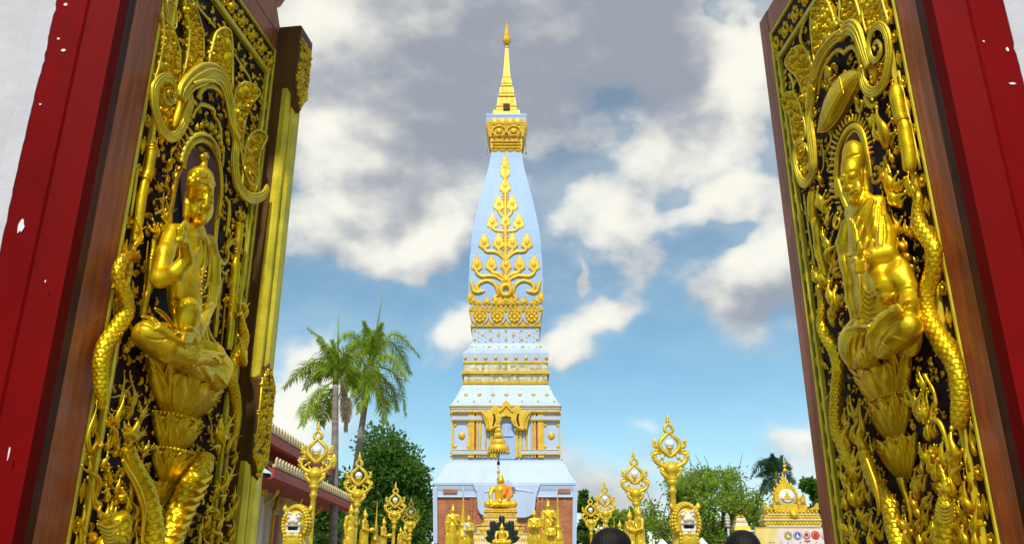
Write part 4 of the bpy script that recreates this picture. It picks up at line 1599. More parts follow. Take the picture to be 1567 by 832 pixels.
def leafR():
    L = LR
    u1 = L.px(1447, 400)[0]
    u2 = L.px(1177, 52)[0]
    ue = L.px(1161.5, 35.6)[0]
    L.ulim = (u1 + .012, u2 - .005)
    vt = L.px(1161.5, 35.6)[1]
    tr = vt - L.px(1177, 52)[1]
    leaf_frame(L, (0, u1, u2, ue), vt, .12, tr)
    border(L, u1, u2, .25, vt - tr, .072, .19)
    # --- arch
    L.band('scroll', 'g', [(880, 530, 20), (890, 640, 24), (920, 710, 26), (970, 735, 26), (1040, 690, 26), (1085, 570, 26), (1100, 420, 24), (1080, 270, 22), (1025, 205, 20), (965, 240, 18), (935, 340, 16), (945, 440, 15), (985, 485, 14), (1025, 440, 13), (1032, 370, 11), (1000, 330, 10), (975, 365, 9), (985, 400, 8)], .055, rs=1.65)
    L.tubes('scroll', 'g', [[(905, 470, 20), (950, 540, 26), (975, 610, 28), (960, 670, 18), (925, 690, 10)]], .035, 10, rs=1.3)
    L.band('arch_band', 'g', [(720, 290, 34), (760, 235, 40), (810, 220, 42), (850, 270, 38), (880, 360, 34), (905, 450, 28), (930, 530, 20)], .055, rs=1.5)
    L.band('arch_band', 'g', [(715, 285, 30), (670, 310, 34), (610, 380, 34), (560, 470, 32), (520, 580, 30), (495, 690, 30), (480, 800, 30), (465, 920, 30), (475, 1040, 32), (490, 1150, 34), (500, 1260, 34), (500, 1350, 30), (465, 1430, 26), (420, 1460, 24), (380, 1400, 22), (355, 1300, 20), (350, 1200, 18), (375, 1130, 16), (410, 1120, 13)], .05, rs=1.5)
    L.tubes('arch_moulding', 'g', [[(700, 240, 10), (640, 290, 10), (560, 380, 10), (500, 490, 10), (465, 610, 9), (445, 740, 9), (430, 870, 9)]], .075, 8, m='ggold')
    L.tubes('arch_moulding', 'g', [[(745, 430, 14), (700, 400, 16), (650, 430, 16), (590, 520, 15), (550, 630, 14), (530, 760, 12)], [(750, 410, 16), (800, 375, 17), (845, 420, 16), (865, 500, 14), (880, 570, 12)]], .05, 8, rs=1.2)
    m = MB()
    L.curl(m, 'h', (400, 490), 60, 1.4, 1, R(60), .24, .05, 1.4)
    L.part('scroll', m, 'gold')
    for (x, y, r) in ((490, 640, 22), (480, 690, 26), (495, 720, 20), (720, 270, 26), (710, 310, 22), (870, 540, 22), (950, 620, 14)):
        m = MB()
        m.ball(L.at('g', x, y, .065), np.array([1, 1.2, .8]) * r * L.mpc('g', x, y), 9, 6)
        L.part('boss', m, 'gold')
    for (c, p, r) in (('h', (465, 590), 34), ('h', (430, 620), 30)):
        m = MB()
        m.ball(L.at(c, *p, .04), np.array([1.4, 1.1, .6]) * r * L.mpc(c, *p), 9, 6)
        L.part('boss', m, 'gold')
    # --- fins
    L.fin('g', [(470, 100), (500, 10), (560, -30), (610, 40), (645, 140), (655, 240), (590, 330), (520, 420), (495, 490), (475, 350), (462, 200)], rim=9, n=80, seed=11)
    L.fin('g', [(700, 200), (695, 60), (700, -60), (760, -90), (810, -20), (845, 90), (862, 190), (790, 185)], rim=11, n=60, seed=12)
    L.fin('g', [(910, 260), (875, 130), (880, -20), (930, -90), (1010, -50), (1045, 60), (1078, 190), (1010, 180), (950, 220)], rim=11, n=60, seed=13)
    L.fin('g', [(262, 500), (290, 430), (345, 375), (400, 370), (440, 430), (480, 540), (470, 640), (425, 820), (395, 710), (350, 610), (290, 550)], rim=9, n=80, seed=14)
    L.fin('h', [(238, 70), (270, 15), (320, 10), (365, 70), (400, 180), (425, 330), (400, 390), (345, 430), (318, 330), (295, 190), (250, 120)], rim=9, n=80, seed=15)
    L.fin('h', [(335, 540), (345, 460), (390, 400), (430, 440), (450, 530), (478, 620), (450, 690), (400, 700), (355, 640)], rim=8, n=40, seed=16)
    L.fin('g', [(985, 540), (1030, 490), (1060, 440), (1070, 540), (1040, 650), (1000, 690)], rim=5, n=40, seed=17)
    L.tubes('roof_moulding', 'g', [[(455, 110, 16), (425, 170, 15), (395, 260, 15), (395, 330, 15), (425, 370, 13)], [(300, 590, 15), (330, 650, 15), (335, 720, 14)]], .0, 6, 4, m='ggold')
    # --- palm-leaf fan
    P = L.pts('g', [(865, 565, 0), (800, 548, 0), (730, 580, 0), (670, 650, 0), (620, 745, 0), (580, 850, 0), (555, 950, 0), (535, 1030, 0), (545, 1052, 0), (600, 1030, 0), (670, 960, 0), (730, 860, 0), (790, 740, 0), (840, 640, 0)], .05)
    A = spline(P, 5, closed=True)
    m = MB()
    c = A.mean(0)
    rings = [(1.0, .02), (1.0, .045), (.93, .060), (.6, .078), (.2, .085)]
    vv, ff = [], []
    n = len(A)
    for (k, h) in rings:
        for q in A:
            vv.append((c[0] + (q[0] - c[0]) * k, c[1] + (q[1] - c[1]) * k, h))
    for a in range(len(rings) - 1):
        for q in range(n):
            ff.append((a * n + q, a * n + (q + 1) % n, (a + 1) * n + (q + 1) % n, (a + 1) * n + q))
    ff.append(tuple((len(rings) - 1) * n + q for q in range(n)))
    m.add(vv, ff)
    fan = L.part('palm_leaf_fan', m, 'gold')
    L.tubes('fan_rib', 'g', [[(840, 610, 5), (770, 660, 6), (690, 760, 6), (620, 890, 6), (560, 1020, 5)]], .088, 6, parent=fan)
    L.tubes('fan_rib', 'g', [[(700, 610, 4), (715, 680, 5), (735, 750, 5)], [(650, 680, 4), (690, 720, 5), (735, 752, 4)]], .08, 6, parent=fan)
    L.tubes('fan_edge', 'g', [[(850, 640, 6), (790, 760, 7), (730, 880, 7), (660, 985, 7), (590, 1045, 6), (540, 1050, 6)]], .055, 6, parent=fan)
    L.tubes('fan_handle', 'h', [[(535, 300, 12), (530, 330, 12)], [(560, 420, 7), (575, 520, 7), (570, 610, 7), (545, 660, 9)]], .05, 8)
    flames_in(L, 'leaf_spray', 'g', [((640, 640), (610, 480), 34, 1), ((640, 690), (660, 590), 22, -1), ((860, 830), (830, 760), 18, 1)], .04)
    av = L.pts('h', [(640, 700, 0), (700, 320, 0), (820, 220, 0), (930, 340, 0), (1000, 700, 0), (1150, 1500, 0), (1200, 2200, 0), (800, 2300, 0), (720, 1500, 0)], 0)[:, :2]
    ground_work(L, u1 + .10, u2 - .10, 1.40, vt - .36, av, 900, 32)
    # --- halo with rays
    L.tubes('halo', 'h', [[(690, 850, 26), (680, 740, 26), (680, 620, 26), (690, 500, 26), (720, 390, 26), (765, 310, 26), (815, 275, 25), (862, 295, 24), (895, 360, 23), (918, 460, 22), (938, 570, 20), (955, 690, 18)]], .05, 10)
    L.tubes('halo', 'h', [[(735, 470, 10), (755, 390, 10), (800, 325, 10), (840, 320, 10), (870, 370, 10), (890, 450, 10)]], .045, 8, m='ggold')
    L.tubes('halo', 'i', [[(478, -20, 26), (500, 60, 26), (530, 150, 24), (575, 240, 20)]], .05, 10)
    ray_pts = [(655, 840), (650, 790), (648, 740), (648, 690), (647, 640), (648, 590), (650, 540), (655, 495), (660, 450), (668, 410), (680, 370), (695, 332), (712, 298), (732, 268), (755, 245), (780, 228), (805, 220), (830, 220), (855, 228), (876, 245), (893, 270), (906, 302), (916, 338), (926, 376), (933, 414), (940, 452), (946, 490)]
    for (x, y) in ray_pts:
        dx, dy = (x - 810) * .20, (y - 560) * .12
        if y > 600:
            dx, dy = -30, 0
        L.tubes('halo_ray', 'h', [[(x - dx * .5, y - dy * .5, 14), (x + dx * .3, y + dy * .3, 13), (x + dx, y + dy, 8)]], .045, 6, 2)
    for (x, y) in ((440, 30), (450, 70), (465, 110), (475, 155), (490, 190), (505, 230)):
        L.tubes('halo_ray', 'i', [[(x + 20, y, 11), (x + 4, y, 10), (x - 16, y + 2, 7)]], .045, 6, 2)
    m = MB()
    poly = L.pts('h', [(700, 900, 0), (690, 600, 0), (730, 420, 0), (800, 300, 0), (860, 310, 0), (910, 450, 0), (950, 700, 0), (1050, 1400, 0), (760, 1500, 0)], -.004)
    m.prism(poly[:, :2], -.012, -.004)
    L.part('niche_board', m, 'niche', smooth=False)
    for (c, p, r, d) in (('h', (1000, 680), 70, 1), ('i', (485, 310), 60, -1), ('i', (490, 250), 45, 1), ('h', (960, 230), 40, 1), ('i', (1000, 520), 50, 1)):
        m = MB()
        L.curl(m, c, p, r, 1.3, d, R(90), .32, .045, 1.3)
        L.part('scroll', m, 'gold')
    L.tubes('side_ribbon', 'h', [[(830, 60, 8), (845, 130, 16), (870, 160, 14), (885, 100, 12), (910, 40, 10)], [(905, 40, 18), (930, 90, 24), (960, 120, 18), (1000, 90, 10)], [(625, 310, 8), (635, 380, 9), (620, 440, 9), (605, 470, 14)], [(530, 620, 8), (555, 690, 12), (570, 720, 12)], [(1060, 520, 14), (1080, 590, 16), (1110, 680, 14)]], .04, rs=1.2)
    # --- poles and rails
    pole(L, 'g', [(1120, 640, 16), (1125, 680, 14), (1140, 700, 40), (1150, 740, 54), (1168, 840, 56), (1185, 930, 50), (1192, 950, 42), (1200, 965, 42), (1215, 1010, 52), (1228, 1100, 58), (1248, 1200, 56), (1258, 1290, 56), (1262, 1350, 50), (1262, 1370, 30)], .02, ((.47, 1.3), (.53, 1.3)))
    pole(L, 'i', [(290, 60, 30), (285, 110, 46), (283, 210, 46), (285, 268, 40), (290, 285, 34), (300, 300, 38), (318, 360, 46), (325, 440, 42), (340, 560, 46), (352, 610, 38), (358, 640, 32), (372, 690, 42), (388, 780, 40), (400, 850, 36)], .015, ((.28, 1.2), (.78, 1.2)))
    L.tubes('thin_rail', 'h', [[(1170, -160, 13), (1205, 0, 13), (1275, 300, 13), (1345, 620, 13)], [(1260, 0, 8), (1330, 330, 8)]], .0, 6, 3, m='ggold')
    L.tubes('thin_rail', 'i', [[(210, 90, 10), (250, 380, 10), (300, 680, 10)], [(885, 210, 14), (930, 480, 14), (990, 780, 14)], [(940, 240, 14), (960, 420, 14), (985, 600, 14)]], .0, 6, 3, m='ggold')
    flames_in(L, 'leaf_spray', 'h', [((1075, 450), (1030, 110), 55, 1), ((1100, 440), (1140, 300), 34, -1), ((1000, 270), (930, 200), 34, 1), ((1130, 560), (1110, 470), 24, 1), ((1120, 832), (1110, 560), 60, 1), ((1180, 820), (1210, 680), 36, -1), ((1280, 832), (1270, 650), 44, 1), ((560, 720), (545, 650), 24, 1), ((1170, 500), (1150, 440), 20, -1), ((610, 620), (640, 580), 16, 1), ((980, 580), (970, 530), 18, 1)], .03)
    flames_in(L, 'leaf_spray', 'i', [((370, 220), (340, 30), 46, 1), ((400, 240), (420, 110), 40, -1), ((400, 330), (430, 220), 30, 1), ((420, 560), (395, 380), 40, 1), ((430, 640), (460, 470), 44, -1), ((440, 700), (490, 560), 36, 1), ((380, 480), (370, 360), 26, 1), ((470, 760), (500, 640), 24, -1), ((430, 820), (430, 700), 34, 1), ((330, 800), (290, 660), 30, 1), ((950, 180), (900, 40), 50, 1), ((980, 190), (1010, 60), 44, -1), ((860, 180), (850, 70), 26, 1), ((960, 420), (930, 220), 22, 1), ((1000, 400), (985, 270), 26, -1), ((1020, 560), (970, 440), 48, 1), ((1050, 420), (1030, 300), 36, 1), ((1060, 620), (1000, 560), 40, 1), ((1090, 700), (1040, 630), 30, 1), ((1080, 820), (1110, 720), 34, -1), ((1080, 420), (1080, 340), 30, 1)], .03)
    flames_in(L, 'leaf_spray', 'j', [((330, 260), (330, 110), 60, 1), ((290, 240), (270, 60), 46, 1), ((360, 240), (390, 160), 40, -1), ((320, 340), (290, 240), 46, -1), ((380, 420), (345, 350), 24, 1), ((300, 400), (290, 300), 34, 1), ((240, 80), (160, 0), 40, 1), ((950, 70), (910, 10), 30, 1)], .03)
    # --- serpents
    L.dragon('i', [(1085, 60, 26), (1115, 120, 32), (1112, 220, 38), (1122, 330, 50), (1185, 430, 54), (1240, 530, 56), (1240, 670, 56), (1205, 800, 56), (1035, 150, 56, 'j'), (1030, 260, 58, 'j'), (1050, 370, 62, 'j'), (1115, 480, 66, 'j'), (1180, 590, 66, 'j'), (1240, 690, 64, 'j'), (1270, 790, 60, 'j'), (1232, 110, 60, 'k'), (1245, 250, 62, 'k'), (1240, 380, 60, 'k'), (1225, 490, 46, 'k')], .045, side=-1)
    naga_head(L, 'i', (1085, 70), 42, 1, .06, tilt=1.1)
    L.dragon('j', [(165, 90, 20), (190, 170, 28), (200, 280, 32), (195, 400, 38), (235, 500, 44), (300, 610, 48), (330, 730, 46), (280, 40, 44, 'k'), (265, 160, 44, 'k'), (258, 280, 46, 'k'), (258, 400, 48, 'k'), (275, 520, 54, 'k'), (330, 640, 56, 'k'), (375, 760, 54, 'k'), (350, 260, 50, 'm'), (380, 400, 44, 'm')], .04, side=1)
    L.dragon('m', [(420, 100, 40), (455, 200, 44), (490, 300, 48), (540, 390, 52), (600, 470, 54), (640, 580, 56), (665, 700, 58), (700, 832, 60), (730, 960, 60)], .09, side=1, fins=False)
    L.tubes('serpent_belly_band', 'm', [[(445, 150, 14), (475, 240, 20), (510, 340, 24), (535, 440, 24), (548, 540, 18), (540, 600, 10)]], .15, 8)
    naga_head(L, 'k', (960, 380), 80, -1, .10, tilt=1.0)
    L.tubes('serpent_whisker', 'k', [[(1010, 420, 14), (1060, 430, 20), (1100, 490, 20), (1130, 580, 16), (1150, 680, 12)], [(960, 70, 18), (990, 120, 12), (1030, 190, 12), (1050, 290, 16), (1040, 330, 10)]], .11, 8)
    L.dragon('m', [(1075, 440, 40), (1085, 520, 66), (1085, 620, 76), (1080, 740, 80), (1080, 900, 80)], .08, fins=False)
    naga_head(L, 'm', (1080, 400), 80, -1, .12, tilt=1.2)
    for q in range(5):
        L.tubes('throat_plate', 'm', [[(1010, 500 + q * 30, 8), (1060, 540 + q * 30, 13), (1120, 530 + q * 30, 13), (1150, 480 + q * 30, 8)]], .14, 8)
    # flames at the foot
    fk = [((350, 520), (345, 350), 30, 1), ((370, 640), (350, 450), 34, -1), ((430, 480), (390, 240), 34, 1), ((440, 620), (420, 420), 40, -1), ((460, 560), (475, 290), 32, 1), ((480, 700), (470, 480), 46, 1), ((540, 720), (540, 570), 16, 1), ((500, 780), (560, 720), 30, -1), ((420, 800), (420, 660), 36, 1), ((300, 800), (310, 720), 30, -1),
          ((920, 420), (850, 110), 44, 1), ((940, 440), (940, 160), 36, -1), ((980, 460), (1010, 200), 28, 1), ((1020, 420), (1065, 370), 26, 1), ((960, 220), (935, 10), 28, 1), ((1000, 560), (1010, 460), 44, 1), ((1060, 560), (1020, 440), 40, -1), ((960, 720), (935, 620), 30, 1), ((1040, 760), (1030, 620), 34, -1), ((1100, 800), (1140, 600), 46, 1), ((1210, 740), (1205, 510), 60, 1), ((1230, 830), (1250, 650), 46, -1), ((1150, 780), (1180, 640), 40, 1), ((1310, 832), (1315, 740), 18, 1), ((1000, 830), (1030, 700), 34, 1), ((950, 832), (945, 760), 22, 1), ((1360, 700), (1350, 580), 24, 1), ((1345, 490), (1340, 420), 22, 1)]
    flames_in(L, 'flame', 'k', fk, .05)
    fm = [((290, 340), (255, 230), 34, 1), ((320, 420), (290, 280), 40, 1), ((380, 330), (400, 180), 34, -1), ((300, 540), (290, 440), 38, 1), ((360, 520), (330, 360), 44, 1), ((420, 520), (400, 360), 44, -1), ((430, 640), (400, 520), 40, 1), ((470, 690), (480, 560), 36, -1), ((320, 760), (260, 640), 44, 1), ((350, 800), (335, 620), 36, 1), ((400, 860), (360, 720), 44, -1), ((520, 720), (500, 620), 36, 1), ((510, 860), (490, 730), 44, 1), ((570, 800), (555, 640), 34, -1), ((480, 480), (465, 380), 34, 1), ((440, 420), (440, 300), 30, 1),
          ((510, 220), (505, 150), 34, 1), ((605, 400), (598, 330), 34, 1), ((575, 340), (565, 285), 22, 1), ((690, 520), (668, 450), 32, 1), ((760, 720), (700, 600), 34, 1), ((800, 740), (770, 610), 28, 1), ((830, 760), (800, 640), 34, -1), ((840, 780), (840, 660), 28, 1), ((800, 832), (790, 700), 60, 1),
          ((860, 480), (860, 260), 46, 1), ((900, 460), (890, 260), 40, -1), ((840, 400), (825, 360), 22, 1), ((850, 560), (815, 430), 44, 1), ((880, 620), (860, 510), 40, 1), ((900, 740), (880, 600), 36, -1), ((940, 680), (920, 530), 40, 1), ((960, 560), (950, 420), 40, -1), ((900, 250), (900, 190), 24, 1), ((940, 200), (890, 40), 30, 1), ((1010, 180), (985, 50), 28, -1), ((1000, 300), (1030, 180), 44, 1), ((1080, 320), (1060, 170), 54, 1), ((1150, 300), (1170, 100), 56, 1), ((1190, 360), (1190, 180), 40, -1), ((1130, 420), (1150, 260), 46, 1), ((1230, 520), (1260, 330), 40, 1), ((1260, 420), (1265, 200), 20, 1), ((1280, 560), (1230, 420), 50, 1), ((1340, 600), (1360, 460), 44, 1), ((1300, 700), (1370, 560), 50, 1), ((1330, 760), (1380, 640), 40, -1), ((1240, 680), (1200, 500), 34, 1), ((1230, 760), (1195, 590), 40, -1), ((1260, 832), (1230, 700), 50, 1), ((1330, 850), (1340, 720), 44, 1), ((1180, 832), (1180, 720), 44, 1), ((1010, 832), (1000, 640), 46, 1), ((960, 832), (950, 700), 40, -1), ((900, 850), (890, 740), 44, 1), ((1130, 820), (1110, 700), 50, -1), ((1060, 850), (1040, 720), 50, 1)]
    flames_in(L, 'flame', 'm', fm, .06)
    for q in range(30):
        x, y = RNG.uniform(860, 1330), RNG.uniform(120, 800)
        m = MB()
        L.curl(m, 'm', (x, y), RNG.uniform(26, 46), 1.1, RNG.choice((-1, 1)), RNG.uniform(0, 6), .36, .045, 1.3)
        L.part('scroll', m, 'gold')
    for q in range(14):
        x, y = RNG.uniform(290, 520), RNG.uniform(220, 820)
        m = MB()
        L.curl(m, 'm', (x, y), RNG.uniform(22, 38), 1.1, RNG.choice((-1, 1)), RNG.uniform(0, 6), .36, .05, 1.3)
        L.part('scroll', m, 'gold')
    # --- lotus pedestals
    L.bowl(('j', 475, 800), ('j', 965, 515), ('k', 640, 330), .5, .10, npet=6, beads=False, pow_=.7)
    L.bowl(('k', 515, 330), ('k', 890, 190), ('k', 690, 590), .5, .07, npet=6)
    L.bowl(('k', 585, 640), ('k', 940, 490), ('m', 730, 300), .5, .06, npet=6, beads=False)
    L.tubes('lotus_stem', 'm', [[(720, 310, 46), (745, 400, 30), (770, 480, 22), (795, 580, 20), (820, 760, 20)]], .03, 10)

    # --- the monk
    k = lambda c, x, y, h: L.at(c, x, y, h)
    Fd = Field(.0031, .69, (.76, .92, .68), .55)
    Fd.ell(k('i', 690, 330, .085), (.125, .15, .066), .02)
    Fd.cap(k('i', 610, 240, .085), k('i', 800, 170, .065), .052, .050, .03)
    Fd.ell(k('i', 690, 600, .09), (.135, .16, .065), .03)
    Fd.ell(k('j', 600, 150, .09), (.15, .14, .07), .03)
    Fd.cap(k('i', 665, 110, .09), k('i', 680, 190, .08), .036, .046, .025)
    # robe hanging over the arm at the free side
    Fd.path([k('i', 555, 330, .09), k('i', 530, 480, .10), k('i', 560, 640, .11), k('i', 590, 800, .11), k('j', 440, 200, .11), k('j', 470, 330, .11), k('j', 440, 390, .11)], [.036, .045, .045, .042, .038, .03, .014], .015)
    # arm across, with the sleeve falling from it
    Fd.path([k('i', 805, 210, .065), k('i', 860, 400, .085), k('i', 870, 560, .12)], [.046, .052, .05], .02)
    Fd.path([k('i', 870, 560, .12), k('i', 760, 580, .165), k('i', 665, 590, .20)], [.05, .042, .030], .015)
    Fd.path([k('i', 840, 610, .12), k('i', 820, 720, .13), k('j', 700, 90, .14), k('j', 705, 170, .145)], [.055, .066, .062, .042], .02)
    Fd.path([k('i', 900, 700, .10), k('j', 800, 30, .11), k('j', 880, 90, .10)], [.05, .055, .04], .02)
    # hands
    Fd.ell(k('i', 625, 540, .205), (.024, .045, .022), .01)
    for (x0, y0, x1, y1) in ((612, 500, 578, 290), (622, 500, 596, 300), (634, 510, 612, 330), (644, 520, 628, 380)):
        Fd.path([k('i', x0, y0, .21), k('i', (x0 + x1) / 2, (y0 + y1) / 2 + 10, .218), k('i', x1, y1, .215)], [.011, .0095, .0065], .003)
    Fd.path([k('i', 650, 570, .21), k('i', 668, 520, .225), k('i', 655, 480, .23)], [.012, .010, .007], .004)
    Fd.ell(k('i', 650, 640, .20), (.036, .040, .026), .01)
    for q in range(4):
        Fd.path([k('i', 680 - q * 3, 620 + q * 22, .215), k('i', 635, 640 + q * 20, .228), k('i', 600 + q * 8, 655 + q * 16, .215)], [.012, .011, .008], .003)
    Fd.path([k('i', 660, 600, .215), k('i', 620, 605, .232), k('i', 600, 625, .228)], [.012, .010, .008], .004)
    # legs
    Fd.ell(k('j', 640, 430, .07), (.24, .09, .08), .04)
    Fd.ell(k('j', 470, 560, .10), (.115, .095, .085), .03)
    Fd.path([k('j', 470, 440, .09), k('j', 540, 420, .11), k('j', 600, 420, .10)], [.05, .055, .05], .03)
    Fd.path([k('j', 470, 680, .10), k('j', 560, 660, .12), k('j', 620, 590, .13)], [.05, .05, .04], .03)
    Fd.path([k('j', 640, 560, .15), k('j', 640, 440, .175), k('j', 700, 350, .18), k('j', 770, 290, .18)], [.045, .046, .034, .026], .012)
    Fd.path([k('j', 770, 285, .18), k('j', 820, 275, .18)], [.028, .020], .01)
    for q in range(5):
        Fd.cap(k('j', 790 + q * 9, 262 + q * 9, .19), k('j', 800 + q * 10, 250 + q * 11, .195), .0105 - q * .0008, .009 - q * .0008, .003)
    Fd.path([k('j', 680, 580, .14), k('j', 780, 500, .15), k('j', 880, 420, .14)], [.058, .066, .066], .02)
    Fd.ell(k('j', 880, 420, .085), (.085, .11, .052), .04)
    Fd.ell(k('i', 850, 690, .085), (.075, .16, .050), .05)
    Fd.ell(k('j', 830, 60, .09), (.075, .10, .050), .05)
    Fd.path([k('j', 880, 130, .10), k('j', 890, 230, .12), k('j', 880, 340, .12)], [.035, .042, .05], .02)
    # head
    Fd.ell(k('h', 815, 520, .112), (.060, .074, .060), .012)
    Fd.ell(k('h', 800, 650, .128), (.052, .090, .058), .02)
    Fd.ell(k('i', 614, 122, .126), (.028, .028, .026), .03)
    Fd.ell(k('h', 812, 800, .116), (.046, .060, .052), .03)
    for (x, y) in ((752, 790), (850, 770)):
        Fd.ell(k('h', x, y, .138), (.022, .034, .022), .02)
    Fd.path([k('h', 885, 600, .085), k('h', 900, 660, .085), k('h', 905, 740, .085), k('h', 915, 790, .085)], [.015, .013, .013, .011], .006)
    Fd._sample()
    dr = lambda c, P, off, kk, sub=False: Fd.draw(L, c, P, off, kk, sub)
    dr('h', [(772, 672, 10), (770, 705, 11), (768, 735, 11), (768, 764, 14)], .003, .006)
    dr('h', [(748, 776, 12), (751, 778, 12)], .002, .004)
    dr('h', [(792, 766, 13), (795, 768, 13)], .002, .004)
    dr('h', [(716, 690, 7), (732, 668, 9), (756, 686, 7)], .0015, .004)
    dr('h', [(770, 640, 7), (792, 618, 10), (822, 622, 9), (842, 640, 6)], .0015, .004)
    dr('h', [(724, 712, 10), (738, 704, 15), (754, 712, 9)], .001, .004)
    dr('h', [(778, 680, 11), (802, 668, 17), (826, 668, 11)], .001, .004)
    dr('h', [(722, 720, 4), (738, 722, 6), (754, 718, 3)], .0045, .002, True)
    dr('h', [(776, 690, 4), (802, 690, 6), (828, 680, 4)], .0045, .002, True)
    dr('h', [(762, 812, 8), (790, 806, 10), (836, 780, 6)], .001, .003)
    dr('i', [(566, 106, 8), (598, 104, 11), (628, 80, 7)], .0, .004)
    dr('i', [(556, 96, 4), (592, 94, 6), (634, 66, 4)], .007, .002, True)
    dr('i', [(600, 140, 18), (606, 142, 18)], .001, .01)
    dr('h', [(712, 580, 4), (750, 540, 5), (800, 512, 5), (850, 505, 4)], .002, .002, True)
    dr('h', [(870, 600, 5), (880, 680, 6), (888, 760, 5)], .002, .003, True)
    # pleats of the robe
    for P in ([(768, 122, 5), (728, 240, 10), (668, 380, 11), (632, 470, 6)], [(782, 130, 5), (756, 280, 10), (716, 440, 11), (688, 545, 6)], [(797, 150, 5), (782, 300, 10), (762, 450, 11), (748, 545, 6)], [(748, 112, 5), (690, 205, 9), (640, 300, 9), (620, 360, 5)], [(730, 115, 5), (670, 180, 9), (610, 260, 7)], [(815, 170, 5), (820, 330, 12), (815, 480, 8)], [(842, 260, 6), (858, 400, 10), (850, 500, 6)], [(540, 562, 6), (570, 578, 7), (600, 560, 5)]):
        dr('i', P, .0, .006)
    for P in ([(760, 130, 4), (716, 250, 7), (655, 390, 6)], [(790, 150, 4), (770, 300, 7), (738, 500, 6)], [(740, 118, 4), (680, 200, 6), (628, 300, 5)], [(776, 130, 4), (742, 270, 7), (700, 480, 6)], [(805, 200, 4), (802, 340, 8), (792, 520, 6)], [(520, 480, 5), (545, 560, 6), (560, 700, 5)], [(640, 720, 5), (650, 780, 7), (655, 832, 6)], [(700, 700, 5), (720, 780, 7), (740, 832, 6)]):
        dr('i', P, .003, .005, True)
    for P in ([(440, 490, 9), (405, 600, 12), (420, 740, 9)], [(482, 475, 9), (452, 590, 12), (470, 740, 9)], [(525, 475, 9), (502, 590, 12), (512, 720, 9)], [(572, 470, 9), (556, 580, 12), (560, 680, 8)], [(400, 440, 9), (470, 412, 13), (570, 412, 9)], [(680, 545, 7), (720, 582, 9), (740, 600, 5)], [(760, 492, 6), (820, 512, 9), (880, 522, 6)], [(840, 240, 8), (862, 205, 11), (915, 205, 11), (955, 250, 8)], [(735, 230, 8), (762, 215, 10), (788, 172, 10), (770, 152, 8), (752, 182, 7)], [(800, 190, 8), (850, 105, 10), (905, 95, 10), (950, 150, 8)]):
        dr('j', P, .0, .006)
    for P in ([(462, 480, 5), (428, 595, 8), (442, 740, 6)], [(505, 478, 5), (476, 590, 8), (490, 730, 6)], [(550, 475, 5), (528, 585, 8), (535, 700, 6)], [(612, 640, 7), (606, 560, 9), (606, 480, 7)], [(640, 600, 7), (700, 480, 8), (820, 310, 7)], [(720, 250, 7), (735, 275, 9), (780, 205, 8)], [(840, 262, 6), (860, 230, 9), (905, 228, 8)]):
        dr('j', P, .004, .005, True)
    for q in range(6):
        dr('j', [(520 - q * 2, 70 + q * 44, 5), (570, 150 + q * 40, 9), (640 - q * 4, 100 + q * 50, 5)], .0, .006)
        dr('j', [(522 - q * 2, 92 + q * 44, 4), (572, 174 + q * 40, 7), (640 - q * 4, 124 + q * 50, 4)], .003, .005, True)
    fig = L.part('robed_figure', Fd.mesh(), 'gold')
    L.tubes('robe_hem', 'j', [[(490, 0, 8), (505, 120, 9), (510, 240, 10), (490, 330, 9), (410, 400, 7)], [(425, 180, 5), (445, 190, 6)], [(425, 210, 5), (450, 220, 6)], [(428, 240, 5), (450, 250, 6)], [(430, 270, 5), (450, 280, 6)]], .14, 8, parent=fig)


leafR()

# ------------------------------------------------------------------ ground, gate wall, door frame
m = MB()
m.add([(-2500, -2500, 0), (2500, -2500, 0), (2500, 2500, 0), (-2500, 2500, 0)], [(0, 1, 2, 3)])
tag(m.build('ground', 'ground', smooth=False), kind='structure')


def rx(r, Y):
    return r * Y


